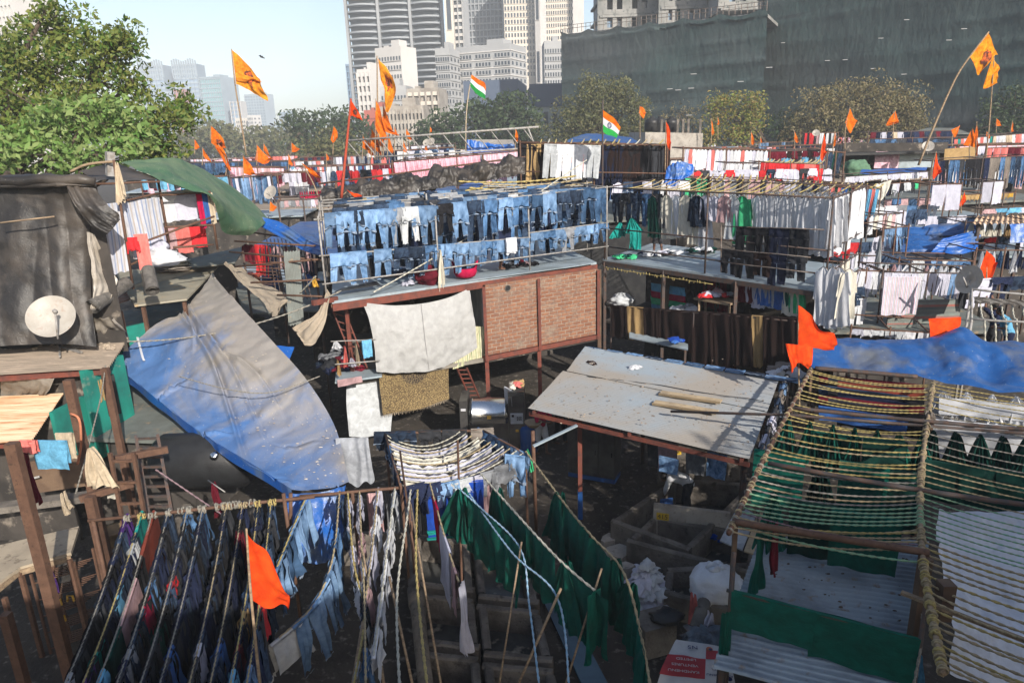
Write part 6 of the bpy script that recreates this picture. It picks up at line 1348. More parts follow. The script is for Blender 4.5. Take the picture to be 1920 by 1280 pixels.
for a, b_ in (((440, 452, 22), (605, 462, 21)), ((430, 472, 22), (602, 488, 20.5)), ((440, 500, 21), (600, 486, 20)), ((470, 530, 20), (600, 524, 20)), ((520, 553, 19.8), (612, 556, 19.2)), ((430, 430, 25), (560, 448, 24))): MB().tube([Y(*a), Y(*b_)], .03, 6).obj('pole', rustp, ln, True)
for k in range(9): MB().tube([Y(500 + k * 7, 448, 23), Y(520 + k * 8, 560, 20.8)], .018, 5).obj('inclined_rod', darkp, ln, True)
for k in range(8): MB().tube([Y(462, 490 + k * 6, 21.8), Y(545, 492 + k * 6, 21.8)], .014, 5).obj('grille_bar', rustp, ln, True)
row(Y(458, 458, 24), Y(595, 466, 23), ['shirt', 'drape'], ['red', 'char', 'dgreen', 'navy', 'maroon', 'mauve', 'grey'], 15, 'in the dim lane behind the blue strip', 'dim clothes in the lane', sx=.8, sz=1.0)
def drum(name, label, c, r, h, mt, lid=True):
 root = thing(name, c, label, 'drum'); MB().lathe(c, [(r * .8, 0), (r, .03), (r, h * .32), (r * 1.05, h * .34), (r, h * .36), (r, h * .66), (r * 1.05, h * .68), (r, h * .70), (r, h * .96), (r * .96, h)], 22).obj('shell', mt, root, True)
 if lid: MB().lathe(Vector(c) + Vector((0, 0, h)), [(r * 1.02, -.03), (r * 1.04, .02), (r * .5, .04), (.01, .04)], 22).obj('lid', mt, root, True)
 return root
drum('plastic_drum', 'dark blue plastic drum on the grey green floor sheets', Z(512, 545, 3.7), .34, .75, plastic_blue)
drum('plastic_drum', 'blue plastic drum standing behind the denim rack post', Z(585, 536, 3.7), .24, .95, plastic_blue)
drum('gas_cylinder', 'orange red gas cylinder left of the dark blue drum', Z(482, 541, 3.7), .17, .55, plastic_red, True)
drum('clay_pot', 'small orange pot at the end of the lane grille', Z(470, 525, 3.75), .14, .3, plastic_red, False)
ropes('cord', 'pale cord from yellow cloth down to the canvas tip', sagline(Y(592, 518, 19.5), Z(505, 590, 3.9), .1, 8), 'wht', .02)
hang('bunch', 'yellow', Y(588, 520, 19.6), 0, .3, .28, label='yellow cloth knotted on the pole beside the blue drum', cat='rag')
# rusty roof, turquoise hut, ledges at far left
r2 = thing('rusty_roof_hut', Z(50, 840, 0), 'hut with rust streaked corrugated tin roof at the left edge', 'hut')
corr(Z(-170, 838, 3.2), Z(58, 828, 3.2), Z(119, 738, 3.35), Z(-160, 752, 3.35), 0, .11, .02, 24, 0, 7).obj('roof', rusty, r2, True)
MB().bar(Z(-150, 840, 3.05), Z(52, 832, 3.05), .08, .12).obj('beam', redp, r2)
q1 = Z(70, 930, 1.75); q2 = Z(185, 912, 1.75)
MB().bar(up(q1, 2.15) + Vector((-.1, .12, 0)), up(q2, 2.15) + Vector((0, .1, 0)), .05, .75).obj('brown_board', brn, r2)
MB().bar(up(Z(60, 860, 2.7), 2.6) + Vector((0, .9, 0)), up(Z(112, 800, 3.0), 2.6) + Vector((.1, .9, 0)), .1, 1.6).obj('wall', plas, r2)
MB().bar(up(Z(-150, 860, 2.6), 1.6) + Vector((0, 1.0, 0)), up(Z(60, 860, 2.6), 1.6) + Vector((0, 1, 0)), .1, 3.2).obj('wall', shack, r2)
MB().bar(Z(-60, 960, 1.75), Z(182, 928, 1.75), .3, .14).obj('ledge', conc, r2)
def post(label, a, b_, w_=.13, mt=redp, nm='steel_post', foot=True):
 a = Vector(a); b_ = Vector(b_); bot = up(a if a.z < b_.z else b_, 0) if foot else a; m = MB()
 m.bar(bot, b_, w_, w_ * .35); m.bar(bot + Vector((0, w_ * .5, 0)), b_ + Vector((0, w_ * .5, 0)), w_, w_ * .15); tag(m.obj(nm, mt), label, 'post')
for (u, v0, v1, y, w_, lab) in ((22, 830, 1000, 9.9, .17, 'thick brown steel post under the left end of the rusty roof'), (128, 712, 930, 12.2, .15, 'brown steel post holding the looped orange hose'), (196, 690, 860, 14.8, .14, 'brown steel channel post beside the tarpaulin tip'), (168, 930, 1090, 11.0, .15, 'lower brown channel post wrapped with pale cord'), ):
 t_ = Y(u, v0, y); tag(MB().bar(up(t_, 0), t_, w_, w_ * .8).obj('steel_post', rustp), lab, 'post')
hs = [Y(132, 775, 12), Y(148, 785, 11.9), Y(152, 820, 11.9), Y(150, 850, 11.9), Y(145, 870, 11.9)]
tag(MB().tube([poly_at(hs, k / 16) for k in range(17)], .022, 7).obj('hose', surf('orange_hose', (.45, .17, .09), None, 5), None, True), 'orange hose looped on the brown post', 'hose')
for (u, v, y, kind, cl, sx, sz, lab) in ((52, 826, 10.7, 'shirtf', 'coral', .62, .55, 'pink cloth crumpled on the pole under the rusty roof'), (92, 826, 10.8, 'towel', 'sky', .6, .5, 'light blue cloth beside the pink one'), (120, 812, 10.9, 'towel', 'beige', .3, .45, 'folded beige cloth hung on the post'), (168, 842, 11.6, 'bunch', 'beige', .9, .75, 'striped beige cloth bunched on the cord'), (207, 903, 12.0, 'towel', 'cream', .26, .35, 'cream rag over the ledge end'), (45, 850, 10.7, 'drape', 'maroon', .3, .9, 'red checked cloth hanging behind the thick post'), (115, 925, 10.8, 'bunch', 'beige', .14, .4, 'small beige rag on a string below the ledge'), (398, 908, 11.6, 'bunch', 'maroon', .28, .7, 'dull red rag on the slanting rod')):
 hang(kind, cl, Y(u, v, y), -.1, sx, sz, label=lab, cat='rag' if 'rag' in lab else 'cloth')
tag(MB().tube([Z(30, 905, 2.15), Z(74, 893, 2.25)], .025, 7).obj('rod', gpipe, None, True), 'short grey rod resting on the brown board', 'rod')
tag(MB().tube([Y(390, 900, 11.8), Y(422, 922, 11.4)], .012, 6).obj('rod', gpipe, None, True), 'thin slanting steel rod in the dark below the tarpaulin', 'rod')
tk = thing('steel_tank', Z(390, 880, .9), 'big dark horizontal steel tank in the shade below the tarpaulin', 'tank')
MB().lathe(Y(385, 862, 14.6), [(.05, -1.1), (.5, -1.05), (.62, -.9), (.62, .9), (.5, 1.05), (.05, 1.1)], 30, Matrix.Rotation(pi / 2, 3, 'Y')).obj('shell', surf('shade_darkened_steel', (.02, .021, .023), (.012, .012, .013), 3, rough=.45), tk, True)  # near-black base colour carries the shade under the tarpaulin
MB().lathe(Y(404, 852, 14.1), [(.02, 0), (.09, .02), (.09, .1), (.0, .12)], 14, Matrix.Rotation(pi / 2, 3, 'X')).obj('valve', chrome, tk, True)
for s in (-1, 1): MB().box(up(Y(385, 862, 14.6), .45) + Vector((.8 * s, 0, 0)), (.15, .9, .9)).obj('cradle', conc, tk)
ladder('ladder', 'rusty ladder frame in front of the dark steel tank', up(Y(242, 960, 11.6), 0), Y(228, 848, 11.8), .42, 9, rustp, .03)
ladder('ladder', 'dim dark ladder leaning in the shade beside the steel tank', Y(300, 960, 12.5) , Y(275, 815, 13.6), .45, 8, darkp, .03)
hbm = MB(); hbm.bar(Y(205, 862, 12.2), Y(315, 842, 12.6), .09, .12); tag(hbm.obj('cross_beam', rustp), 'brown cross beam above the ladder frame', 'beam')
hbm = MB(); hbm.bar(Y(150, 935, 11.6), Y(250, 905, 11.9), .09, .12); tag(hbm.obj('cross_beam', rustp), 'brown cross beam at mid height of the ladder frame', 'beam')
tb = thing('work_table', Z(70, 1040, 0), 'worn pale slab topped work table in the lower left corner', 'table')
MB().slab([Z(-80, 1150, 1.9), Z(38, 1062, 1.9), Z(133, 1035, 1.9), Z(148, 986, 1.9), Z(-80, 1040, 1.9)], .07).obj('table_top', surf('worn_tan_slab', (.36, .30, .22), (.26, .215, .16), 1.6, rough=.95, c3=(.14, .11, .08), s3=5), tb)  # tan top, mottled darker at random
MB().bar(Z(38, 1072, 1.8), Z(133, 1045, 1.8), .06, .1).obj('edge_rail', wood, tb); MB().bar(Z(-60, 1150, 1.8), Z(38, 1070, 1.8), .06, .1).obj('edge_rail', wood, tb)
for u, v in ((38, 1072), (130, 1048), (8, 1120)): q = Z(u, v, 1.8); MB().bar(up(q, 0), q, .07).obj('leg', rustp, tb)
MB().bar(Z(10, 1150, 1.8) , up(Z(10, 1150, 1.8), 0), .14).obj('leg', rustp, tb)
rk = thing('wire_shelf', Z(100, 1200, 0), 'rusty wire shelf rack with sandals under the work table', 'shelf rack')
c0 = up(Z(60, 1085, 1.6), 0); c1 = up(Z(140, 1062, 1.6), 0); bk_ = Vector((.1, .45, 0))
for q in (c0, c1, c0 + bk_, c1 + bk_): MB().bar(q, up(q, 1.7), .04).obj('upright', rustp, rk)
for z in (1.5, 1.15, .8, .45, .1):
 m = MB()
 for k in range(6): q = lerp(c0, c0 + bk_, k / 5); q2 = lerp(c1, c1 + bk_, k / 5); m.tube([up(q, z), up(q2, z)], .012, 5)
 m.obj('wire_tier', rustp, rk, True)
for k, (z, t_) in enumerate(((.84, .3), (.84, .6), (.49, .3))):
 q = up(lerp(c0, c1, t_) + Vector((0, .15, 0)), z); m = MB(); m.tube([q + Vector((-.06, 0, .02)), q + Vector((-.05, .0, .14)), q + Vector((.05, 0, .14)), q + Vector((.06, 0, .02))], .022, 6)
 tag(m.obj('sandal_strap', W['yellow'], None, True), f'yellow sandal on the wire shelf, {ordw(k)} from the top left', 'sandal', 'yellow sandals on the wire shelf')
hang('bunch', 'purple', up(lerp(c0, c1, .45), 1.62) + Vector((0, -.05, 0)), .1, .2, .5, label='purple and white cloth tied to the wire shelf', cat='cloth')
ropes('cord', 'thin pale cord hanging from roof tip past the turquoise wall', [Y(198, 685, 15), Y(190, 740, 14), Y(178, 790, 13), Y(160, 860, 12), Y(142, 925, 11.2)], 'grey', .013)
ropes('cord', 'pale cord slanting from the ladder frame to the line beam', [Y(292, 880, 11.8), Y(425, 970, 11.2)], 'mauve', .014)
bk = thing('metal_bucket', Z(220, 1030, .6), 'dull brass coloured metal drum between the brown posts', 'bucket'); MB().lathe(Z(222, 1030, .5), [(.24, 0), (.28, .05), (.28, .5), (.3, .52), (.26, .5), (.24, .3)], 20).obj('shell', surf('dull_brass', (.22, .15, .08), (.12, .08, .05), 4, rough=.5, metal=.4), bk, True)
# foreground clotheslines at lower left
def strand(name, label, pts, col='tan', r=.013, group='foreground ropes', **k): return ropes(name, label, pts, col, r, 'rope', group, .012)
LA = Z(165, 976, 3.0); LB = Z(590, 930, 3.0)
rack('line_beam', 'long rusty pipe beam that ties the dark jeans lines', [(up(lerp(LA, LB, .02), 0), lerp(LA, LB, .02)), (up(lerp(LA, LB, .86), 0), lerp(LA, LB, .86) + Vector((0, 0, .12)))], [(LA, LB)], .035, rustp, 'beam')
fr = MB();
for k in range(22):
 q = lerp(LA, LB, .35 + .36 * RND.random()); knot(fr, q, .055, k, 1, (1, .2, 0))
tag(fr.obj('rope_ends', ROPE['grey'], None, True), 'frayed grey rope ends wound on the rusty beam', 'rope ends')
def along(pts, n): return [poly_at(pts, k / n) for k in range(n + 1)]
def lineset(pts, items, desc, group, h=1.0, w=.62, drop=.02, ang=None):
 n = len(items)
 for i, (kd, cl, *rest) in enumerate(items):
  t = (i + .5) / n; q = poly_at(pts, t); d = poly_at(pts, min(1, t + .05)) - poly_at(pts, max(0, t - .05)); a = math.atan2(d.y, d.x)
  sx = rest[0] if rest else 1.0; sz = rest[1] if len(rest) > 1 else 1.0
  nat = dict(jeansf=.5, pants=.46, shirt=.56, kurta=.6, shirtf=.5, sheet=1.0, towel=1.0, bunch=.7, drape=.56, swag=1.0)[kd]
  lab = f'{WORD.get(cl, cl)} {PHR[kd]} {desc}, {ordw(i)} from the far end'
  if len(lab.split()) > 16: lab = lab.replace(PHR[kd], CAT[kd])
  hang(kd, cl, q - Vector((0, 0, drop)), a, w * sx / nat * .78, h * sz, 1.35, -math.asin(d.normalized().z) * .7, lab, group)
tops = [(235, 972), (262, 968), (284, 966), (314, 962), (350, 958), (379, 955), (423, 950), (454, 947), (484, 944), (508, 942)]
D_ = [('jeansf', 'char'), ('jeansf', 'black'), ('jeansf', 'navy')]
sets = [
 [('jeansf', 'purple'), ('jeansf', 'char'), ('jeansf', 'black'), ('jeansf', 'navy'), ('jeansf', 'char'), ('jeansf', 'black'), ('jeansf', 'char'), ('jeansf', 'grey')],
 [('towel', 'teal'), ('jeansf', 'lgrey', .8), ('jeansf', 'navy'), ('towel', 'sky', 1, .7), ('towel', 'navy'), ('towel', 'teal', 1.1, .8), ('towel', 'purple', 1.3, .9)],
 [('towel', 'rust', 2.0, 1.25), ('jeansf', 'black'), ('towel', 'mauve', 1.9, 1.05), ('towel', 'dgreen', 1.1), ('shirtf', 'sky', 1.1)],
 [('jeansf', 'djean'), ('jeansf', 'char', .8), ('jeansf', 'navy'), ('jeansf', 'mjean', .7, .7), ('towel', 'crim', 1.0, 1.0), ('jeansf', 'char'), ('jeansf', 'grey'), ('jeansf', 'char')],
 [('jeansf', 'mjean', .7, .6), ('jeansf', 'djean'), ('jeansf', 'navy'), ('shirtf', 'red', .6, .5), ('jeansf', 'black'), ('jeansf', 'dgreen', .8), ('jeansf', 'char'), ('jeansf', 'navy')],
 [('jeansf', 'mjean', .8, .8), ('jeansf', 'djean'), ('jeansf', 'djean'), ('jeansf', 'navy'), ('jeansf', 'djean'), ('jeansf', 'char'), ('jeansf', 'blue', .8), ('jeansf', 'navy')],
 [('jeansf', 'char'), ('jeansf', 'djean'), ('jeansf', 'djean', .8), ('jeansf', 'navy'), ('jeansf', 'djean'), ('jeansf', 'navy'), ('shirtf', 'lav', .9), ('jeansf', 'char')],
 [('jeansf', 'navy'), ('jeansf', 'maroon', .6), ('jeansf', 'char'), ('jeansf', 'navy'), ('jeansf', 'djean'), ('jeansf', 'blue', .7), ('jeansf', 'djean')],
 [('jeansf', 'djean'), ('jeansf', 'char'), ('jeansf', 'djean'), ('jeansf', 'mjean', .8), ('shirtf', 'tan', .7), ('towel', 'maroon', .8), ('jeansf', 'sky', .8)],
 [('jeansf', 'djean'), ('jeansf', 'djean', .8), ('jeansf', 'char'), ('towel', 'red', .6, .7), ('jeansf', 'djean'), ('shirtf', 'ljean', .8)],
]
rcol = ['grey', 'yel', 'grey', 'grey', 'grey', 'grey', 'tan', 'tan', 'yel', 'yel']
RN = ['leftmost', 'second', 'third', 'fourth', 'fifth', 'sixth', 'seventh', 'eighth', 'ninth', 'tenth']
for k, (u, v) in enumerate(tops):
 sl2 = -.355 + (u - 262) * .00088; a = Z(u, v, 3.0); b_ = Z(u + (1330 - v) * sl2, 1330, 2.85)
 pts = sagline(a, b_, .14, 10); c = rcol[k]
 if k != 2: sets[k] = [z for it in sets[k] for z in (it, ('jeansf', RND.choice(['navy', 'char', 'black', 'djean']), .9, 1.1))]
 strand('rope', f'{RN[k]} rope of the lower left dark jeans lines', pts, c, .011)
 lineset(pts, sets[k], f'on {RN[k]} lower left line', 'clothes on the lower left lines', h=1.1, w=.8)
 m = MB(); knot(m, a, .05, k + 50, 4, (1, .2, 0)); m.obj('rope_knot', ROPE[c], None, True)['label'] = f'knot tying the {RN[k]} lower left rope';
for o in [o for o in C.objects if o.name.startswith('rope_knot')]: o['category'] = 'knot'
M1 = Z(562, 930, 2.75); M2 = Z(765, 912, 2.75)
rack('line_beam', 'shorter rusty pipe beam tying the white shirt lines', [(up(lerp(M1, M2, .48), 0), lerp(M1, M2, .48)), (up(M2, 0), M2)], [(M1, M2)], .035, rustp, 'beam')
mid = [
 ([(572, 936, 2.75), (545, 1000, 2.65), (520, 1062, 2.6)], 'yel', [('jeansf', 'ljean'), ('jeansf', 'ljean'), ('jeansf', 'mjean'), ('jeansf', 'ljean')], 'short pale denim', 1.25),
 ([(637, 920, 2.75), (625, 1040, 2.5), (590, 1130, 2.3), (523, 1196, 2.2)], 'tan', [('jeansf', 'djean', .6), ('jeansf', 'mjean', .9), ('jeansf', 'ljean'), ('jeansf', 'ljean'), ('jeansf', 'ljean'), ('shirtf', 'lgrey')], 'looping denim', 1.2),
 ([(652, 920, 2.75), (663, 1050, 2.5), (683, 1150, 2.35), (662, 1290, 2.4)], 'yel', [('shirtf', 'lav', .7), ('shirtf', 'lav', .7), ('shirtf', 'white', .6), ('towel', 'lgrey', .6), ('towel', 'lgrey', .5)], 'narrow white shirt', .95),
 ([(674, 918, 2.75), (678, 1020, 2.6), (683, 1110, 2.5), (686, 1290, 2.5)], 'tan', [('shirtf', 'lav', .8), ('shirtf', 'mauve', .6), ('shirtf', 'lav', .7), ('jeansf', 'djean', .9), ('jeansf', 'mjean', .9)], 'pinkish shirt', .95),
 ([(709, 915, 2.75), (700, 1010, 2.6), (683, 1145, 2.45)], 'tan', [('shirtf', 'lav'), ('shirtf', 'white'), ('shirtf', 'lav'), ('shirtf', 'mauve', .7)], 'middle white shirt', 1.15),
 ([(741, 912, 2.75), (727, 1020, 2.6), (715, 1120, 2.5), (700, 1230, 2.45)], 'wht', [('shirtf', 'lgrey'), ('shirtf', 'white'), ('shirtf', 'white'), ('shirtf', 'white'), ('shirtf', 'white')], 'long white shirt', 1.15),
]
for k, (P, c, items, nm, h) in enumerate(mid):
 pts = along([Z(*p) for p in P], 12); strand('rope', f'rope carrying the {nm} row in the middle foreground', pts, c, .015)
 lineset(pts, items, f'on {nm} line', 'clothes on the middle foreground lines', h=h, w=.85)
for k, (P, c, r, lab) in enumerate((
 ([(770, 918, 2.75), (765, 960, 2.7), (745, 1110, 2.5), (750, 1300, 2.4)], 'wht', .018, 'thick pale green rope hanging bare right of the white shirts'),
 ([(783, 918, 2.75), (780, 1050, 2.55), (790, 1180, 2.4), (803, 1300, 2.3)], 'yel', .018, 'thick yellowish bare rope beside the brown stick'),
 ([(806, 905, 2.8), (835, 1010, 2.6), (860, 1090, 2.4)], 'tan', .015, 'rope carrying the red and lilac towels'),
 ([(848, 905, 2.85), (905, 955, 2.7), (975, 1027, 2.55), (992, 1130, 2.2), (1013, 1300, 1.9)], 'blu', .014, 'pale blue rope bending over the tall stick'),
 ([(880, 925, 2.7), (960, 1035, 2.5), (1045, 1120, 2.35), (1068, 1300, 1.9)], 'blu', .014, 'second blue rope tied to the crossed sticks'),
 ([(902, 888, 2.9), (975, 970, 2.75), (1050, 1050, 2.6), (1115, 1106, 2.5)], 'wht', .018, 'whitish rope holding the middle green gowns'),
 ([(986, 846, 3.0), (1060, 945, 2.85), (1110, 1005, 2.75), (1168, 1070, 2.65), (1200, 1180, 2.3), (1222, 1300, 2.1)], 'tan', .018, 'thick tan rope holding the right hand green gowns'),
)): strand('rope', lab, along([Z(*p) for p in P], 14), c, r)
for (a, b_, lab, r) in (((770, 945, 2.9), (828, 1290, 1.3), 'long thin brown stick leaning between the pale ropes', .018), ((858, 825, 3.2), (866, 1090, 1.2), 'straight brown pole before the blue towel', .022), ((978, 1015, 2.65), (935, 1290, .9), 'tall thin stick propping the pale blue rope', .016), ((1052, 1102, 2.5), (968, 1290, 1.2), 'dark stick crossing behind the blue ropes', .02), ((1128, 1065, 2.7), (1058, 1290, 1.0), 'thin dark stick behind the green gowns', .016),
 ((730, 1080, 2.5), (775, 1290, 1.5), 'short dark stick tied to the white shirt rope', .02), ((681, 1035, 2.7), (700, 1160, 2.0), 'dark stick standing among the pinkish shirts', .018), ((682, 1165, 2.4), (660, 1300, 1.9), 'cut bamboo pole with wound rope at the bottom', .035), ((705, 1180, 2.3), (722, 1300, 1.8), 'reddish pole beside the cut bamboo', .022), ((495, 1170, 2.3), (500, 1300, 1.8), 'bamboo post end below the orange flag', .035),
 ((750, 845, 3.2), (785, 1100, 2.0), 'brown slanting pole left of the circular rack', .02), ((999, 808, 3.1), (1006, 1010, .2), 'rusty pole where the thick tan rope is tied', .04), ((545, 925, 3.0), (545, 1120, .2), 'dark post between the two line beams', .035)):
 tag(MB().tube([Z(*a), Z(*b_)], r, 8).obj('pole', wood if 'bamboo' in lab or 'stick' in lab else rustp, None, True), lab, 'pole')
m = MB()
tag(MB().bar(Z(1000, 836, 3.05), Z(1082, 797, 3.3), .07, .03).obj('flat_bar', tinb), 'pale flat bar slanting up to the red post of the roof', 'bar')
TRp = [Z(*p) for p in ((806, 905, 2.8), (835, 1010, 2.6), (860, 1090, 2.4))]
for (t_, cl, sx, sz, lab) in ((.22, 'crim', .55, .95, 'crimson towel hanging at the top of the towel rope'), (.5, 'lav', .9, 1.05, 'lilac towel hanging in front of the crimson one'), (.8, 'mauve', .35, .8, 'pinkish towel end beside the lilac towel')):
 q = poly_at(TRp, t_); d = TRp[2] - TRp[0]; hang('towel', cl, q, math.atan2(d.y, d.x), sx, sz, 1, label=lab)
o = hang('drape', 'lav', Z(865, 1096, 2.45), 1.2, .42, 1.25, label='narrow lilac white cloth hanging alone over the wash pens', cat='cloth')
GP = [([(848, 905, 2.85), (905, 955, 2.7), (960, 1012, 2.58)], 3, 1.15, 'blue rope'), ([(915, 903, 2.87), (975, 970, 2.75), (1050, 1050, 2.6), (1112, 1104, 2.5)], 5, 1.1, 'whitish rope'), ([(1032, 908, 2.92), (1075, 965, 2.82), (1120, 1020, 2.74), (1165, 1066, 2.66)], 4, 1.15, 'thick tan rope'), ([(1168, 1075, 2.63), (1190, 1130, 2.45), (1210, 1240, 2.2), (1220, 1300, 2.1)], 3, 1.0, 'lower end of thick tan rope')]
for P, n, h, nm in GP:
 pts = [Z(*p) for p in P]; lineset(pts, [(('bunch', 'drape', 'drape')[i % 3], 'green', 1.25) for i in range(n)], f'on the {nm}', 'green gowns on the foreground ropes', h=h, w=1.0)
hang('drape', 'green', Z(1113, 1112, 2.5), .9, .7, 1.1, 1.2, label='lone green gown hanging from the stick tip over the drain')
CA, CB, CC2, CD2 = Z(722, 812, 3.0), Z(905, 806, 3.0), Z(985, 850, 2.95), Z(752, 912, 2.8)
rack('rope_stand', 'four sided pole frame with sagging ropes over the wash place centre', [(up(q, 0), q) for q in (CA, CD2)] + [(up(CC2, 0), CC2)], [(CA, CD2), (CA, CB), (CB, CC2)], .03, rustp, 'rope stand')
for k in range(11):
 t_ = (k + .3) / 10.6; a = lerp(CA, CD2, t_); b_ = lerp(lerp(CA, CB, .75), CC2, t_);
 pts = sagline(a, b_, .30, 12); strand('rope', f'sagging rope of the square rack, {ordw(k)} from the back', pts, ('wht', 'wht', 'tan')[k % 3], .013, group='sagging ropes of the square rack')
 if k % 2 and k < 10:
  pts2 = sagline(lerp(CA, CD2, t_ + .045), lerp(lerp(CA, CB, .75), CC2, t_ + .045), .33, 12); m = MB()
  m.grid(lambda s, t, pts2=pts2, k=k: poly_at(pts2, .03 + .94 * s) + Vector((0, (t - .5) * .30, -.05 - .10 * math.sin(pi * t) + .06 * nz(s * 14, t * 2, k))), 60, 6)
  o = m.obj('wrung_cloth', W['lav'] if k % 3 else W['cream'], None, True); tag(o, f'{"white" if k % 3 else "cream"} cloth slung between sagging ropes, {ordw(k)} from the back', 'cloth', 'cloths slung in the square rack')
row(CA + Vector((-.3, 0, .03)), CB + Vector((.2, 0, .03)), None, None, 5, 'on back side of square rack', 'jeans around the square rack', seq=[('jeansf', 'djean'), ('jeansf', 'djean'), ('jeansf', 'char'), ('jeansf', 'char'), ('jeansf', 'taupe')], sx=1.05, sz=.65)
row(CB, CC2, None, None, 4, 'on right side of square rack', 'jeans around the square rack', seq=[('jeansf', 'mjean'), ('jeansf', 'djean'), ('jeansf', 'mjean'), ('jeansf', 'ljean')], sx=1.25, sz=.8)
row(CA, CD2, None, None, 4, 'on left side of square rack', 'jeans around the square rack', seq=[('jeansf', 'djean'), ('jeansf', 'mjean'), ('jeansf', 'grey'), ('jeansf', 'djean')], sx=.9, sz=1.0, side='back')
row(lerp(CD2, CC2, .05), CC2, None, None, 8, 'on front side of square rack', 'clothes around the square rack', seq=[('jeansf', 'navy'), ('jeansf', 'navy'), ('jeansf', 'ljean'), ('jeansf', 'lgrey'), ('shirtf', 'lav'), ('jeansf', 'grey'), ('shirtf', 'grey'), ('jeansf', 'ljean')], sag=.2, sx=.95, sz=.85)
hang('jeansf', 'ljean', CC2 + Vector((-.2, -.1, 0)), -.3, .9, 1.3, label='long pale blue jeans hanging at the right corner of the square rack')
hang('bunch', 'kelly', CC2 + Vector((.05, .1, 0)), 0, .35, .45, label='bright green cloth behind the pale jeans at the rack corner', cat='cloth')
hang('towel', 'royal', Z(850, 905, 2.6), .1, 1.15, 1.15, label='royal blue towel with green edge below the square rack')
o = hang('towel', 'teal', Z(850, 905, 2.6) - Vector((0, .03, .98)), .1, 1.13, .07, label='green edge band along the royal blue towel', cat='towel band')
o = hang('towel', 'teal', Z(850, 905, 2.6) - Vector((0, .02, 1.14)), .1, 1.16, .04, label='lower green hem of the royal blue towel', cat='towel band')
for k, (u, v, y, cl, sx, sz) in enumerate(((915, 905, 12.6, 'mauve', .5, .9), (895, 900, 12.9, 'lgrey', .5, 1.0), (770, 925, 12.6, 'char', .6, .9), (700, 925, 12.9, 'mauve', .5, .9), (735, 925, 13.0, 'grey', .5, .9))):
 hang('drape', cl, Y(u, v, y), .2, sx, sz, label=f'{WORD[cl]} cloth in the dim gap beneath the square rack', cat='cloth', group='cloths beneath the square rack')
flag('flag', 'large plain orange flag on a bamboo stick over the lower left lines', [(488, 1290), (470, 1110), (462, 990)], [[(461, 994), (480, 1018), (510, 1058), (538, 1102)], [(471, 1122), (495, 1136), (522, 1139), (541, 1141)]], W['safr'], 7.6, .018, wave=.055, seed=4, group=None, yb=7.2)
# rope net frame at the right
NZ = 3.6
NL = [Z(1366, 1000, NZ), Z(1440, 845, NZ), Z(1522, 690, NZ)]
NM = [Z(1768, 1262, 3.55), Z(1730, 1040, NZ), Z(1728, 880, NZ), Z(1750, 716, NZ)]
nf = thing('rope_net_stand', up(NL[0], 0), 'big pole frame strung with parallel ropes at the right', 'drying frame')
def pole(pts, r, mt, nm='pole'): MB().tube([poly_at(pts, k / 12) for k in range(13)], r, 8).obj(nm, mt, nf, True)
pole(NL, .035, rustp, 'side_beam'); pole(NM, .032, wood, 'middle_beam')
pole([Z(1378, 978, NZ + .04), Z(1742, 1036, NZ + .04)], .05, rustp, 'cross_pipe')
pole([Z(1440, 868, NZ + .02), Z(1735, 920, NZ + .02), Z(2100, 968, NZ)], .04, darkp, 'cross_pipe')
pole([Z(1490, 765, NZ + .02), Z(1742, 790, NZ + .02), Z(2050, 815, NZ)], .04, darkp, 'cross_pipe')
pole([Z(1528, 690, NZ + .05), Z(1720, 706, NZ + .05)], .05, darkp, 'cross_pipe')
for q, r in ((Z(1379, 985, NZ), .06), (Z(1736, 1045, NZ), .13), (Z(1745, 785, NZ), .09), (Z(1522, 692, NZ), .05)): MB().bar(up(q, 0), q, r).obj('post', brn, nf)
MB().bar(Z(1690, 1110, 3.4), Z(1960, 1215, 3.4), .06, .04).obj('flat_brace', wood, nf); MB().box(Z(1770, 1125, 3.4), (.16, .16, .5)).obj('brace_block', brn, nf)
hang('bunch', 'taupe', Z(1748, 772, NZ + .08), .3, .4, .28, label='grey rag wrapped on the middle beam of the rope frame', cat='rag')
cl_ = ['yel'] * 15 + ['yel', 'tan', 'yel', 'yel', 'tan', 'yel'] + ['grey', 'grey', 'tan', 'grey', 'tan', 'grey'] + ['grn', 'grn', 'grn', 'grn', 'grn'] + ['tan', 'yel', 'tan', 'tan', 'tan']
n = len(cl_)
def pf(pts, t): return poly_at(pts, t)
for k in range(n):
 t_ = 1 - ((k + .5 + RND.uniform(-.25, .25)) / n); tn = t_ ** 1.0
 a = pf(NL, t_ * .97 + .015); b_ = pf(NM, .34 + .66 * (t_ * .96 + .02)); c = cl_[k]; r = .011 if k < 14 else .013
 nm = f'{dict(yel="yellow", tan="tan", grey="grey", grn="pale green")[c]} rope of the left net panel, {ordw(k)} from the back'
 ropes('rope', nm, sagline(a, b_, RND.uniform(.06, .15), 10), c, r, group='ropes of the left net panel', step=.013)
 m = MB(); knot(m, a, .038, k, 2, NL[2] - NL[0]); o = m.obj('rope_knot', ROPE['tan' if k % 3 else 'grey'], None, True); tag(o, f'rope knot on the left side beam, {ordw(k)} from the back', 'knot', 'knots on the left beam')
 m = MB(); knot(m, b_, .042, k + 70, 2, NM[2] - NM[1]); o = m.obj('rope_knot', ROPE[c if c == 'grn' else 'tan'], None, True); tag(o, f'rope wound on the middle beam, {ordw(k)} from the back', 'knot', 'knots on the middle beam')
ropes('rope', 'lime green rope stretched in front of the thick brown cross pipe', sagline(Z(1383, 985, NZ - .05), Z(1738, 1055, NZ - .02), .08, 10), 'grn', .014, step=.012)
ropes('rope', 'thin mauve rope just behind the thick brown cross pipe', sagline(Z(1392, 962, NZ), Z(1735, 1022, NZ), .08, 10), 'mauve', .009, step=.012)
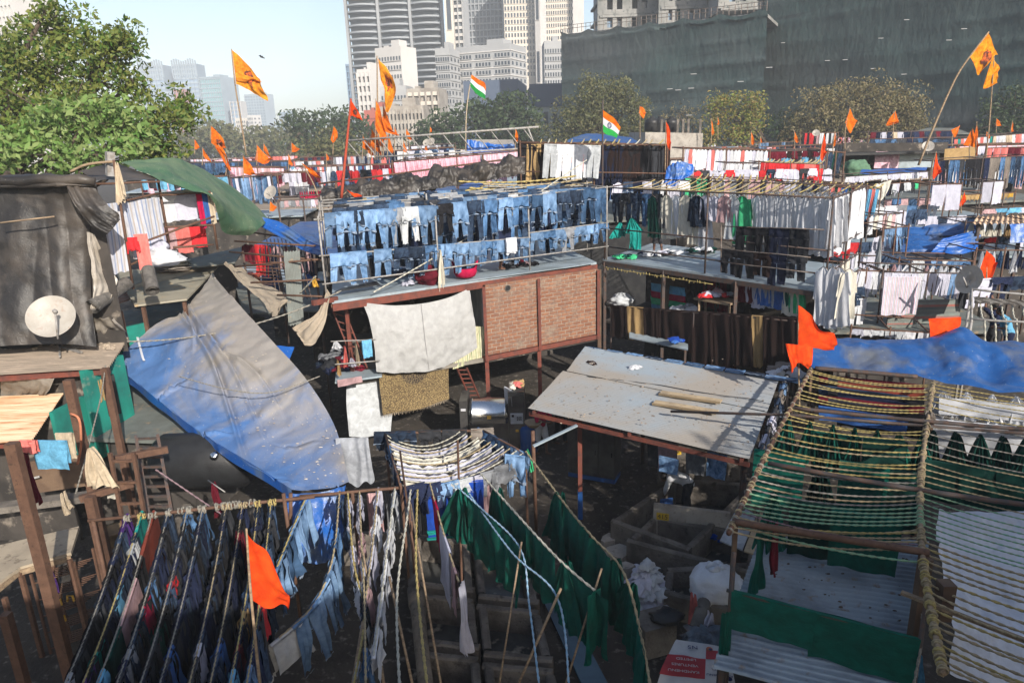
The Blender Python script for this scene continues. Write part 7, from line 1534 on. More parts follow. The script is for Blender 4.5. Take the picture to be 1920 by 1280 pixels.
N2 = [Z(2140, 1395, 3.5), Z(2120, 1150, 3.5), Z(2110, 960, 3.5), Z(2080, 762, 3.55)]
n2 = 44
for k in range(n2):
 t_ = 1 - (k + .5) / n2; c = 'yel' if k < 6 else ('grey' if k < 12 else 'tan' if k < 18 else 'grn' if k < 27 else ('tan' if k % 4 else 'yel'))
 a = pf(NM, t_ * .97 + .02); b_ = pf(N2, t_)
 ropes('rope', f'{dict(yel="yellow", tan="tan", grey="grey", grn="pale green")[c]} rope of the right net panel, {ordw(k)} from the back', sagline(a, b_, RND.uniform(.03, .12), 10), c, .010 if k < 27 else .014, group='ropes of the right net panel', step=.014)
m = MB()
for k in range(16):
 q = pf(NM, .02 + k * .019); m = MB(); knot(m, q, .045, k + 200, 4, NM[1] - NM[0]); tag(m.obj('rope_knot', ROPE['yel' if k % 2 else 'tan'], None, True), f'big rope wad at the near end of the middle beam, {ordw(k)} from the bottom', 'knot', 'big knots at the near beam end')
def gather(u, v, col, n, du, dv, h, z=3.55, w=.62, desc='', grp='', a=-.35):
 for k in range(n):
  hang('bunch', col, Z(u + du * k, v + dv * k, z), a + RND.uniform(-.2, .2), w * RND.uniform(.9, 1.2), h * RND.uniform(.9, 1.1), 1.3, label=f'{WORD[col]} {desc}, {ordw(k)} from left', group=grp)
gather(1478, 790, 'green', 7, 42, 5.5, .85, desc='gathered gown pulled up through the left net ropes', grp='green gowns under the left net')
gather(1752, 812, 'dgreen', 5, 44, 4, 1.0, desc='gathered gown pulled up through the right net ropes', grp='green gowns under the right net', w=.75)
gather(1770, 735, 'white', 4, 46, 4, .55, desc='gathered sheet at the back of the right net', grp='white sheets under the right net', w=.8)
for k, (u0, v0, u1, v1, h, cl, lab) in enumerate(((1760, 745, 2000, 765, .35, 'white', 'white sheet edge behind the gathered whites'), (1748, 785, 2010, 812, .8, 'white', 'wide white sheet hanging under the right net'))):
 a, b_ = Z(u0, v0, 3.45), Z(u1, v1, 3.45); hang('sheet', cl, lerp(a, b_, .5), math.atan2((b_ - a).y, (b_ - a).x), (b_ - a).length, h, 1, label=lab, cat='sheet')
for k, (cl, z) in enumerate((('maroon', 0), ('char', 0), ('rust', 0), ('djean', 0), ('black', 0), ('navy', 0), ('maroon', 0), ('char', 0), ('black', 0), ('blue', 0))):
 a = Z(1535 + (k % 3) * 18, 702 + k * 6.5, 3.4); b_ = Z(1735 - (k % 2) * 30, 722 + k * 7, 3.4)
 hang('sheet', cl, lerp(a, b_, .5), math.atan2((b_ - a).y, (b_ - a).x), (b_ - a).length, .3 + .1 * (k % 3), .8, label=f'{WORD[cl]} cloth hung under the back of the left net, {ordw(k)} from the back', group='dim clothes under the left net', cat='cloth')
for k, (u, v, w_, h) in enumerate(((1462, 850, .9, 1.0), (1540, 862, .9, 1.1), (1625, 872, .9, 1.15), (1700, 885, .6, 1.1), (1450, 930, .8, .95), (1530, 945, .95, .95), (1625, 965, 1.0, .9), (1480, 800, .8, .9), (1570, 815, .9, .9), (1660, 825, .9, .9))):
 hang('bunch' if k % 3 == 1 else 'towel', 'dgreen' if k % 2 else 'green', Z(u, v, 3.45 - .1 * (k % 3)), -.45, w_ * (.8 if k % 2 else .95), h, 2.2, label=f'dark green gown sheet hanging below the left net ropes', group='dark green sheets under the net', cat='sheet')
for k, (u, v, w_, h) in enumerate(((1790, 870, .9, .7), (1860, 880, .9, .7), (1930, 890, .9, .7))):
 hang('sheet', 'dgreen', Z(u, v, 3.4), -.45, w_, h, 1.5, label=f'dark green gown sheet hanging below the right net ropes, {ordw(k)} from left', group='dark green sheets under the right net', cat='sheet')
ws = [[Z(1765, 940, 3.35), Z(1850, 955, 3.3), Z(1935, 965, 3.3), Z(2080, 985, 3.3)], [Z(1768, 1015, 3.25), Z(1845, 1035, 3.0), Z(1935, 1045, 3.0), Z(2100, 1060, 3.1)],
  [Z(1772, 1100, 3.1), Z(1840, 1130, 2.8), Z(1935, 1140, 2.8), Z(2110, 1150, 2.9)], [Z(1778, 1190, 2.9), Z(1840, 1215, 2.6), Z(1935, 1225, 2.6), Z(2110, 1240, 2.7)], [Z(1790, 1262, 2.6), Z(1850, 1290, 2.4), Z(1935, 1330, 2.3), Z(2110, 1350, 2.4)]]
tag(patch(ws, 160, 140, .24, .9, 4, foldv=.03, fkv=2).obj('white_sheet', cloth('blueish_white_sheet', (.62, .63, .68), .12, trans=.15, vr=.02), None, True), 'large white sheet lying in soft folds under the right net', 'sheet')
tr = thing('corrugated_roof', Z(1540, 1200, 2.1), 'low rusty white corrugated roof under the rope frame', 'roof')
corr(Z(1335, 1252, 2.15), Z(1700, 1345, 2.15), Z(1742, 1015, 2.2), Z(1432, 985, 2.2), 0, .11, .04, 30, 0, 3).obj('tin_sheet', tinw, tr, True)
for u, v in ((1352, 1250), (1700, 1330), (1735, 1020)): q = Z(u, v, 2.1); MB().bar(up(q, 0), up(q, 2.08), .08).obj('post', darkp, tr)
m = MB(); R2 = random.Random(8)
for k in range(70):
 q = Z(R2.uniform(1450, 1700), R2.uniform(1010, 1190), 2.25); s = R2.uniform(.005, .022); m.blob(q, (s * 1.5, s, s * .4), k, .4, 2, 6, 4)
o = m.obj('roof_leaves', surf('dry_litter', (.07, .045, .03), (.03, .025, .02), 4, bmp=0), None); o['kind'] = 'stuff'
GA, GB = Z(1372, 1108, 2.9), Z(1726, 1200, 2.9)
rack('sheet_rail', 'rail over the low corrugated roof carrying the long green sheet', [(up(GA, 0), up(GA, 3.5)), (up(GB, 0), up(GB, 3.5))], [(GA - (GB - GA) * .03, GB)], .03, darkp)
for k, (t0, t1) in enumerate(((.0, .48), (.44, 1.0))):
 a, b_ = lerp(GA, GB, t0), lerp(GA, GB, t1); hang('towel', 'green', lerp(a, b_, .5) + Vector((0, -.01 * k, .02)), math.atan2((b_ - a).y, (b_ - a).x), (b_ - a).length * 1.0, .58 + .1 * k, 1.2, label=('left' if k == 0 else 'right') + ' half of the long green sheet over the low roof rail', cat='sheet')
for (u, v, z, cl, k_, a, w_, h, lab) in ((1428, 985, 3.5, 'green', 'drape', 1.0, 1.0, 1.15, 'green gown hanging at the left end of the cross pipe'), (1454, 985, 3.5, 'maroon', 'drape', 1.0, .5, .75, 'dark red cloth hanging beside the green gown'), (1362, 1150, 2.8, 'green', 'drape', .3, .3, .9, 'thin green cloth tied on the rail post'),
 (1303, 1115, 1.0, 'coral', 'bunch', .5, .22, .7, 'orange and red printed rag hanging on the stone trough'), (1335, 1150, 1.1, 'lav', 'bunch', .5, .35, .5, 'lavender rag beneath the white bundle'), (1728, 1230, 2.5, 'sky', 'bunch', 0, .14, .4, 'light blue rag tied to the pale rope end')):
 hang(k_, cl, Z(u, v, z), a, w_, h, 1, label=lab, cat='cloth')
ropes('cord', 'pale rope end hanging beside the near thick post', [Z(1730, 1150, 3.2), Z(1726, 1215, 2.8), Z(1712, 1290, 2.4)], 'grey', .016)
tag(MB().slab([Z(1350, 1012, 1.4), Z(1392, 1030, 1.4), Z(1418, 965, 1.5), Z(1385, 945, 1.5)], .03).obj('white_board', W['lgrey']), 'pale board leaning beside the royal blue cloth heap', 'board')
tag(MB().slab([Z(1395, 1032, 1.42), Z(1416, 1038, 1.42), Z(1440, 962, 1.52), Z(1422, 958, 1.52)], .03).obj('ply_board', woodl), 'narrow brown board beside the pale board', 'board')
pb0, pb1, pb2, pb3 = Z(1225, 1300, .9), Z(1385, 1318, .9), Z(1362, 1212, 1.0), Z(1268, 1198, 1.05)
sk = thing('printed_sack', lerp(pb0, pb2, .5), 'red and white checked printed paint sack spread by the low roof', 'sack')
ux = (pb1 - pb0); vy = (pb3 - pb0)
def sp(s, t): return lerp(lerp(pb0, pb1, s), lerp(pb3, pb2, s), t)
def skin_(s, t): return sp(s, t) + Vector((0, 0, .03 * nz(s * 4, t * 4, 2) + .08 * math.sin(pi * t)))
wm_ = surf('sack_white', (.55, .53, .52), (.45, .43, .43), 3, bmp=.2); rm_ = surf('sack_red', (.42, .05, .06), (.33, .04, .05), 3, bmp=.2)
m = MB(); m.grid(skin_, 24, 24); m.obj('sheet', wm_, sk, True)
for (s0, s1, t0, t1) in ((-.01, .60, .28, .64), (.60, 1.01, .64, .84)):
 m = MB(); m.grid(lambda s, t: skin_(lerp(s0, s1, s), lerp(t0, t1, t)) + Vector((0, 0, .006)), 14, 10); m.obj('red_panel', rm_, sk, True)
def sktext(s, st, tt, size, mt):
 q = skin_(st, tt) + Vector((0, 0, .03)) - sk.location; e = (sp(1, tt) - sp(0, tt)).normalized(); a = math.atan2(e.y, e.x); sl = math.atan2((vy.z), Vector((vy.x, vy.y)).length)
 text(s, size, mt, sk, q, (sl, 0, a + pi), 'lettering', .001)
navym = surf('navy_print', (.02, .03, .12), None, 5, bmp=0)
for k, s in enumerate(('KAMDHENU', 'VENTURES', 'LIMITED')): sktext(s, .30, .36 + k * .095, .085, wm_)
sktext('KAMDHENU', .80, .36, .07, navym); sktext('PAINTS', .80, .45, .07, navym); sktext('NS', .36, .84, .13, navym)
c_ = skin_(.66, .85) + Vector((0, 0, .012)); MB().lathe(c_, [(.0, .004), (.05, .004), (.052, 0)], 16).obj('round_emblem', surf('emblem_orange', (.45, .13, .06), None, 5, bmp=0), sk); MB().lathe(c_ + Vector((.012, -.012, .004)), [(.0, .003), (.026, .003), (.027, 0)], 12).obj('round_emblem', navym, sk)
c_ = skin_(.93, .34) + Vector((0, 0, .012)); MB().lathe(c_, [(.0, .004), (.045, .004), (.047, 0)], 16).obj('round_emblem', navym, sk)
tag(MB().blob(Z(1330, 1200, .85), (.34, .28, .12), 8, .3, 3, 30, 16, .4).obj('plastic_bag', surf('grey_blue_plastic', (.10, .13, .16), (.04, .05, .07), 5, rough=.25), None, True), 'crumpled dark translucent plastic sheet above the printed sack', 'plastic sheet')
tag(MB().tube([Z(1300, 1195, .75), Z(1320, 1130, .7)], .12, 14).obj('pipe', conc, None, True), 'short fat concrete pipe behind the printed sack', 'pipe')
tb_ = [[Y(1522, 640, 17.2), Y(1580, 632, 17.4), Y(1650, 640, 17.3), Y(1745, 640, 17), Y(1800, 612, 16.8), Y(1860, 635, 16.6), Y(2000, 640, 16)],
  [Y(1520, 655, 16.6), Y(1580, 640, 16.9), Y(1650, 652, 16.7), Y(1745, 655, 16.4), Y(1800, 628, 16.5), Y(1860, 650, 16.1), Y(2000, 665, 15.5)],
  [Y(1520, 672, 16.2), Y(1590, 672, 16.3), Y(1660, 678, 16), Y(1745, 690, 15.7), Y(1810, 672, 15.6), Y(1860, 695, 15.4), Y(2000, 690, 15)],
  [Y(1522, 690, 15.9), Y(1600, 695, 15.8), Y(1670, 702, 15.5), Y(1745, 712, 15.2), Y(1820, 725, 14.9), Y(1880, 735, 14.6), Y(2000, 740, 14.4)]]
tag(patch(tb_, 200, 80, .16, .7, 7).obj('blue_tarpaulin', tp_blueg, None, True), 'long blue tarpaulin crumpled along the back of the rope frame', 'tarpaulin')
flag('flag', 'large red orange pennant on a thin pole beside the tin roof', [(1499, 775), (1497, 660), (1497, 572)], [[(1497, 572), (1520, 590), (1537, 618), (1566, 626)], [(1497, 650), (1520, 651), (1545, 655), (1567, 658)]], W['safr'], 15.2, .02, wave=.05, seed=2, group=None)
o = patch(PY([[(1474, 644, 15.1), (1496, 646, 15.1), (1526, 650, 15.1)], [(1481, 675, 15.0), (1497, 670, 15), (1524, 680, 15)], [(1486, 700, 14.9), (1497, 680, 15), (1516, 692, 15)]]), 20, 20, .04, 3, 3, fold=.04, fk=5).obj('flag_cloth', W['safr'], None, True); tag(o, 'square red orange cloth tied below the large pennant', 'flag')
heap('clothes_heap', 'white bag with dark stripes behind the corner of the tin roof', Z(1470, 700, 2.6), (.4, .25, .25), ['white', 'taupe', 'cream'], 10, 41)
# the laundry rows further back
def yrow(a, b_, kinds, cols, n, desc, group, **k):
 A, B = Y(*a), Y(*b_); row(A, B, kinds, cols, n, desc, group, **k)
 return A, B
def simple_rack(label, a, b_, zb, depth=2.5, r=.035, mt=None, rails=2, cols=3, group='pipe racks further back'):
 A, B = Y(*a), Y(*b_); d = Vector(((B - A).y, -(B - A).x, 0)).normalized() * -depth; posts = []; rl = [(A, B), (A + d, B + d)]
 for k in range(cols): t = k / (cols - 1); q = lerp(A, B, t); posts.append((up(q, zb), q + Vector((0, 0, .1)))); rl.append((q, q + d))
 if rails > 2: rl.append((A - Vector((0, 0, 1.2)), B - Vector((0, 0, 1.2))))
 return rack('drying_rack', label, posts, rl, r, mt or rustp, group=group)
def shackbox(name, label, a, b_, zt, depth, wall=None, roof=None, cat='shed', over=.3):
 A, B = up(Y(*a), 0), up(Y(*b_), 0); e = (B - A).normalized(); n_ = Vector((-e.y, e.x, 0)); root = thing(name, lerp(A, B, .5), label, cat)
 MB().slab([up(A, zt), up(B, zt), up(B + n_ * depth, zt), up(A + n_ * depth, zt)], zt).obj('wall', wall or shack, root)
 MB().slab([up(A - n_ * over - e * over, zt + .16), up(B - n_ * over + e * over, zt + .16), up(B + n_ * (depth + over) + e * over, zt + .34), up(A + n_ * (depth + over) - e * over, zt + .34)], .1).obj('roof', roof or tinb, root)
 return root
shackbox('shed', 'tin topped shed beneath the pink satin rows', (640, 380, 33), (1000, 340, 34), 5.2, 5, shack, tingr)
simple_rack('pipe rack carrying the long pink satin row', (735, 304, 36), (978, 283, 36), 5.4, 3)
yrow((738, 306, 36), (900, 291, 36), 'drape', ['pink'], 15, 'in the long row behind black tarpaulin', 'pink satin drapes', sz=1.1, same=False)
yrow((905, 292, 35.8), (975, 285, 35.8), 'drape', ['pinkb'], 7, 'at right end of the satin row', 'pink satin drapes', sz=1.25)
rack('pipe_rail', 'long pale pipe rail crossing before the pink satin row', [(Y(630, 400, 29), Y(630, 342, 29)), (Y(810, 380, 29.3), Y(810, 318, 29.3)), (Y(905, 330, 29.5), Y(905, 290, 29.5))], [(Y(596, 345, 29), Y(985, 294, 29.6))], .045, rustp, 'rail frame')
r = MB(); A, B = Y(650, 264, 40), Y(1010, 238, 40); root = thing('truss', A, 'light pipe truss rising above the rows near the tricolour flag', 'truss')
MB().tube([A, B], .06, 6).obj('top_chord', gpipe, root, True); MB().tube([A - Vector((-1.5, 0, .9)), B - Vector((1, 0, 1.1))], .05, 6).obj('bottom_chord', gpipe, root, True)
for k in range(12): MB().tube([lerp(A, B, k / 12), lerp(A, B, (k + .8) / 12) - Vector((0, 0, .95))], .03, 5).obj('web', gpipe, root, True)
MB().tube([Y(1003, 275, 40), Y(990, 240, 40)], .05, 6).obj('strut', gpipe, root, True)
o = MB().slab([Y(875, 283, 42), Y(965, 272, 42), Y(962, 262, 45), Y(878, 262, 45)], .1); bs_ = thing('tarpaulin_shed', Y(920, 280, 42), 'little shed with grey roof and bright blue tarpaulin side', 'shed'); o.obj('roof', concl, bs_)
patch(PY([[(875, 262, 41.8), (920, 268, 41.8), (967, 270, 41.8)], [(875, 285, 41.5), (920, 286, 41.5), (967, 282, 41.5)]]), 40, 10, .1, 1, 4, fold=.1, fk=12).obj('blue_side', tp_blue, bs_, True)
shackbox('shed', 'dark shed below the hanging white trousers', (978, 372, 32), (1260, 350, 32), 5.0, 6, plastic_blk, tingr)
simple_rack('pipe rack of white and black trousers with crossing canes', (975, 268, 32), (1252, 272, 32), 5.2, 4, rails=3)
yrow((1024, 270, 31.8), (1124, 273, 31.8), 'pants', ['lgrey', 'white'], 5, 'on front of the black trouser rack', 'white trousers', sx=1.25, sz=1.5)
for k, (y_, d) in enumerate(((32.4, 'front'), (33.2, 'middle'), (34.2, 'rear'))):
 yrow((978, 272 - k, y_), (1024, 272 - k, y_), ['drape', 'pants'], ['dbrown', 'black', 'tan'], 5, f'at left of {d} black trouser line', 'dark trousers', sz=1.7, sx=1.1)
 yrow((1126, 274 - k, y_), (1250, 272 - k, y_), ['drape', 'pants'], ['black', 'char', 'black', 'dbrown', 'navy'], 13, f'on {d} black trouser line', 'dark trousers', sz=1.6, sx=1.05)
canes('rope', 'pale cane over the black trouser rack', Y(1000, 271, 32), Y(1245, 273, 32), Y(1010, 262, 36), Y(1262, 262, 36), 17, ['tan', 'yel', 'wht'], .03, sag=.1)
yrow((1000, 318, 33), (1230, 330, 33), ['shirt', 'pants'], ['lav', 'black', 'char', 'dbrown'], 18, 'on dim line under the trouser rack', 'dim clothes', sz=1.1)
tag(patch(PY([[(1065, 262, 44), (1105, 250, 46), (1180, 256, 46)], [(1062, 270, 42), (1110, 264, 42), (1200, 268, 42)]]), 30, 10, .05, 1, 4, foldv=.05).obj('blue_canopy', tp_blueg, None, True), 'pale blue canopy top behind the black trouser rack', 'canopy')
for k, (u, v, cl, h) in enumerate(((1252, 305, 'blue', 1),)):
 tag(patch(PY([[(1252, 312, 30.5), (1275, 303, 30.3), (1302, 306, 30.4)], [(1248, 328, 30.2), (1272, 322, 30), (1300, 325, 30.2)], [(1244, 342, 30), (1262, 350, 29.9), (1272, 342, 30)]]), 40, 30, .12, 2, 3, fold=.08, fk=6).obj('blue_tarpaulin', tp_blue, None, True), 'bright blue tarpaulin bunched on the rack right of the black clothes', 'tarpaulin')
for k, (a, b_, kd, cols, n, desc, sz, z0) in enumerate((
 ((1285, 279, 46), (1440, 282, 46), 'kurta', ['white', 'lav', 'white', 'white', 'coral'], 22, 'in white row behind blue bundle', 1.15, 5.2),
 ((1362, 306, 39), (1425, 308, 39), 'shirt', ['white'], 8, 'left of the red row', 1.1, 5.0),
 ((1427, 305, 38.5), (1538, 309, 38.5), 'drape', ['red', 'coral', 'red'], 15, 'in bright red row', .95, 5.0),
 ((1276, 334, 33.5), (1335, 336, 33.5), 'pants', ['djean', 'dgreen', 'mjean', 'kelly'], 6, 'right of blue bundle', .9, 4.6),
 ((1336, 336, 33), (1450, 338, 33), 'pants', ['taupe', 'grey', 'lgrey', 'char', 'mauve', 'djean'], 10, 'on beige trouser line', .8, 4.6),
 ((1452, 340, 32), (1620, 350, 31), 'shirt', ['beige', 'navy', 'lav', 'mauve', 'grey'], 16, 'behind white long shirts', .85, 4.6),
 ((1560, 350, 29.5), (1648, 356, 29), 'drape', ['blue', 'purple', 'dgreen', 'maroon', 'mauve', 'djean', 'sky', 'coral', 'blue'], 14, 'in the saree row', 1.35, 4.4),
 ((1435, 285, 48), (1545, 282, 48), 'shirtf', ['maroon', 'black', 'maroon', 'dbrown'], 11, 'on dark red far line', 1.0, 5.2),
 ((1556, 285, 44), (1580, 287, 44), 'pants', ['djean', 'dgreen'], 3, 'beside the green bundle', 1.3, 5.0),
 ((1585, 333, 34), (1740, 322, 35), 'shirtf', ['lav', 'white', 'lav'], 18, 'on pale blue white line', .6, 4.6),
 ((1652, 348, 33), (1722, 340, 34), 'shirtf', ['lav', 'kelly', 'navy', 'char', 'black', 'lgrey'], 10, 'below the pale line', 1.0, 4.6),
 ((1752, 303, 36), (1935, 292, 36), 'pants', ['djean', 'navy', 'black', 'mjean', 'char', 'taupe', 'ljean'], 19, 'on long trouser line at right', 1.35, 4.8),
 ((1748, 347, 31), (1800, 346, 31), 'towel', ['lav'], 2, 'before right trouser line', 1.0, 4.4),
 ((1846, 342, 31), (1882, 340, 31), 'towel', ['lav', 'sky'], 2, 'at right before trouser line', 1.05, 4.4),
 ((1788, 367, 33), (1900, 362, 33), 'shirtf', ['yellow', 'cream', 'tan'], 14, 'on pale yellow line', .55, 4.4),
 ((1846, 393, 30), (1935, 388, 30), 'shirtf', ['lav', 'mauve', 'sky'], 4, 'above the brown tin roof', .5, 4.4),
 ((1590, 506, 22), (1660, 510, 22), 'pants', ['lav', 'white'], 6, 'on white trouser line, left', .75, 3.0),
 ((1660, 510, 21.9), (1822, 514, 21.8), 'pants', ['lav', 'white', 'lav', 'ljean'], 13, 'on white trouser line', .82, 3.0),
 ((1690, 488, 23.5), (1822, 490, 23.5), 'shirtf', ['lgrey', 'mjean', 'djean', 'navy', 'ljean'], 12, 'on denim line behind whites', .55, 3.2),
 ((1595, 492, 23), (1820, 500, 23), 'bunch', ['white', 'lav', 'white', 'mauve'], 18, 'tied above the white trouser line', .35, 3.2),
 ((1600, 615, 19), (1740, 625, 18.5), 'shirtf', ['white', 'lav', 'taupe', 'lgrey'], 7, 'before the blue tarpaulin', .5, 2.4),
 ((1632, 405, 27), (1690, 400, 28), 'shirt', ['white', 'mauve', 'lav', 'cream'], 7, 'on the jumbled line', .9, 4.0),
 ((1660, 430, 25), (1700, 425, 25), 'jeansf', ['mjean', 'ljean', 'grey'], 4, 'left of slung blue tarpaulin', .9, 4.0),
 ((1815, 418, 26), (1935, 415, 26), 'bunch', ['lav', 'cream', 'tan', 'cream'], 7, 'under the brown tin roof', .55, 4.0),
 ((1835, 470, 24), (1935, 470, 24), 'bunch', ['ljean', 'white', 'navy', 'mjean'], 8, 'at right edge by orange pennant', .7, 3.6),
 ((435, 335, 52), (505, 330, 52), 'drape', ['ljean', 'ljean', 'lav', 'cream', 'mjean', 'lgrey'], 13, 'behind the green tarpaulin', 1.8, 4.8),
 ((500, 330, 52.5), (516, 330, 52.5), 'pants', ['mjean'], 1, 'at end of pale denim row', 2.0, 4.8),
 ((345, 307, 70), (545, 303, 72), 'drape', ['djean', 'mjean', 'djean'], 32, 'on far dark denim line', 1.0, 5.0),
 ((430, 315, 60), (532, 315, 62), 'drape', ['pink', 'pinkb', 'mauve', 'pinkb'], 24, 'on far pink line', 1.9, 4.8),
 ((540, 315, 56), (575, 315, 56), 'kurta', ['white', 'lav'], 4, 'by far post', 1.7, 4.8),
 ((560, 360, 46), (612, 356, 46), 'bunch', ['crim'], 12, 'in crimson row beside black tarpaulin', .5, 4.6),
 ((525, 378, 40), (610, 372, 41), 'shirtf', ['lav', 'mauve', 'grey'], 12, 'above the blue roof sheets', .8, 4.4),
 ((570, 315, 58), (690, 310, 60), 'drape', ['lav', 'grey', 'navy', 'white', 'mjean', 'maroon', 'coral'], 30, 'on far mixed line', 1.4, 4.8),
 ((625, 296, 68), (760, 290, 70), 'drape', ['navy', 'lav', 'grey', 'coral'], 26, 'below the orange flags', 1.2, 5.0),
 ((750, 285, 62), (850, 277, 64), 'shirtf', ['djean', 'navy', 'mjean'], 22, 'on far denim line by truss', 1.2, 5.2),
 ((760, 276, 75), (850, 270, 78), 'drape', ['lav', 'navy', 'grey'], 18, 'on farthest line by truss', 1.0, 5.2),
 ((1505, 250, 80), (1568, 250, 80), 'drape', ['white', 'black', 'lgrey', 'red', 'mauve'], 14, 'on far line before dry tree', 1.4, 5.5),
 ((1632, 249, 75), (1785, 246, 75), 'shirtf', ['navy', 'maroon', 'lav', 'char', 'beige', 'navy', 'djean'], 15, 'on upper far right line', 1.7, 5.5),
 ((1632, 262, 74), (1790, 258, 74), 'shirtf', ['djean', 'navy', 'mjean', 'char'], 16, 'on lower far right line', 1.6, 5.5),
 ((1790, 262, 70), (1935, 250, 70), 'drape', ['lav', 'coral', 'teal', 'beige', 'white'], 24, 'on far right edge line', 1.0, 5.5),
 ((1800, 275, 55), (1935, 272, 55), 'shirtf', ['pinkb', 'lav', 'white'], 14, 'on far pale line at right edge', 1.3, 5.0),
)):
 A, B = yrow(a, b_, kd, cols, n, desc, 'clothes ' + desc, sz=sz)
 if k < 29 or k > 30: simple_rack(f'pipe rack holding clothes {desc}'[:90], (a[0] - 4, a[1] - 1, a[2]), (b_[0] + 4, b_[1] - 1, b_[2]), z0 - 2.0, 1.6 if a[2] < 40 else 3, .028 if a[2] < 40 else .05, darkp if k % 2 else rustp)
for k, (u0, u1, v, y, sz) in enumerate(((1560, 1740, 395, 29, 1.0), (1640, 1760, 385, 31, 1.0), (1560, 1660, 455, 25, .9), (1700, 1850, 405, 30, .9), (1640, 1800, 372, 35, .9), (1760, 1935, 440, 27, .8), (1600, 1700, 480, 24, .8), (1750, 1935, 320, 41, 1.1), (1300, 1560, 318, 37, 1.0), (1150, 1290, 340, 32, 1.1), (985, 1130, 338, 33, 1.0), (1560, 1620, 540, 21, .8), (1825, 1935, 520, 20, .8), (1560, 1820, 300, 52, 1.1), (620, 760, 318, 52, 1.3), (690, 960, 282, 52, .9), (1200, 1430, 300, 50, 1.0), (1640, 1760, 440, 28, 1.0))):
 yrow((u0, v + 3, y), (u1, v - 2, y + .6), ['shirt', 'jeansf', 'shirtf', 'pants'], [('lav', 'navy', 'white', 'djean'), ('mjean', 'grey', 'white', 'mauve'), ('char', 'lav', 'red', 'djean')][k % 3], int((u1 - u0) * y / 1333 / .42), (ds := ('below the saree row', 'beside the cream canvas', 'right of the printed sheet', 'above slung blue tarpaulin', 'behind the cream canvas', 'right of slung tarpaulin', 'on jumbled line behind white trousers', 'above long right trouser line', 'below the white row', 'right under black trousers', 'left under black trousers', 'left of striped cloth', 'by the knotted ropes', 'before the painted shed', 'left above black tarpaulin bundle', 'behind the pink satin row', 'behind the blue bundle', 'left above slung tarpaulin')[k]), 'clothes ' + ds, sz=sz)
canes('rope', 'yellow cane end over the red row', Y(1430, 304, 38.5), Y(1540, 308, 38.5), Y(1440, 299, 41), Y(1552, 300, 41), 12, ['tan', 'yel'], .035, sag=.05)
canes('rope', 'orange brown cane over the saree row', Y(1455, 345, 31), Y(1650, 352, 29.5), Y(1470, 338, 33), Y(1660, 346, 31), 16, ['yel', 'tan'], .028, sag=.05)
canes('rope', 'yellow cane over the beige trousers', Y(1300, 336, 32.5), Y(1450, 340, 32), Y(1310, 326, 35), Y(1450, 330, 35), 12, ['yel', 'tan'], .03, sag=.05)
hang('towel', 'tealprint', Y(1584, 378, 25), 0, 1.15, 1.25, label='grey teal printed sheet hanging right of the white long shirts', cat='sheet')
hang('towel', 'stripe', Y(1692, 520, 21), -.15, 1.05, 1.15, label='pink and blue striped cloth hanging before the white trousers', cat='cloth')
hang('towel', 'gstripe', Y(1745, 562, 21.5), -.05, 1.9, .75, label='grey blanket with red stripes below the white trousers', cat='blanket')
hang('towel', 'gstripe', Y(1690, 585, 21.3), -.05, .8, .5, label='grey and red blanket left of the striped cloth', cat='blanket')
hang('pants', 'white', Y(1610, 560, 21.6), 0, 1.1, .85, label='single white trousers hanging low left of the striped cloth')
hang('shirtf', 'char', Y(1812, 548, 20.5), 0, .8, 1.0, label='dark cloth hanging under the leaning dish', cat='cloth')
hang('bunch', 'lgrey', Y(1652, 445, 23.5), 0, .35, 1.6, label='pale cloth cone tied on the slanting pole', cat='cloth')
tag(patch(PY([[(1640, 345, 33), (1672, 337, 33)], [(1642, 365, 32.5), (1668, 350, 32.7)], [(1650, 378, 32), (1660, 368, 32.3)]]), 14, 14, .05, 2, 1, fold=.05, fk=3).obj('white_canvas', W['cream'], None, True), 'cream canvas slung beside the saree row', 'canvas')
tag(patch(PY([[(1700, 423, 28), (1760, 421, 28), (1815, 414, 28), (1840, 400, 28)], [(1695, 445, 26.8), (1750, 445, 26.8), (1800, 440, 27), (1838, 425, 27)], [(1690, 468, 26), (1740, 472, 25.8), (1790, 472, 25.8), (1835, 465, 26)]]), 80, 40, .08, 1.2, 6, fold=.04, fk=6, foldv=.10, fkv=7).obj('blue_tarpaulin', tp_blueg, None, True), 'slung blue and grey tarpaulin before the brown tin roof', 'tarpaulin')
tag(patch(PY([[(1770, 447, 25.6), (1810, 436, 25.8), (1840, 425, 26)], [(1745, 474, 25.4), (1800, 475, 25.2), (1836, 468, 25.5)]]), 40, 20, .05, 1.5, 6, foldv=.10, fkv=6).obj('blue_tarpaulin', tp_blue, None, True), 'bright blue lower half of the slung tarpaulin', 'tarpaulin')
br = thing('tin_roof', Y(1880, 415, 25.5), 'weathered brown tin roof edge at the right margin', 'roof'); corr(Y(1822, 420, 25.5), Y(1990, 418, 25.5), Y(1980, 404, 28), Y(1832, 405, 28), 0, .2, .03, 12, 1, 2).obj('sheet', rusty, br, True)
for u in (1835, 1915): MB().bar(up(Y(u, 420, 25.8), 0), Y(u, 420, 25.8), .1).obj('post', darkp, br)
tag(patch(PY([[(1895, 420, 25), (1990, 418, 25)], [(1895, 455, 24.8), (1990, 455, 24.8)]]), 20, 10, .05, 1, 2, fold=.05, fk=5).obj('blue_tarpaulin', tp_blue, None, True), 'blue tarpaulin hanging at the right margin under the tin roof', 'tarpaulin')
ps = thing('painted_shed', Y(1660, 300, 50), 'shed with pink and grey painted tin wall and black roof edge', 'shed')
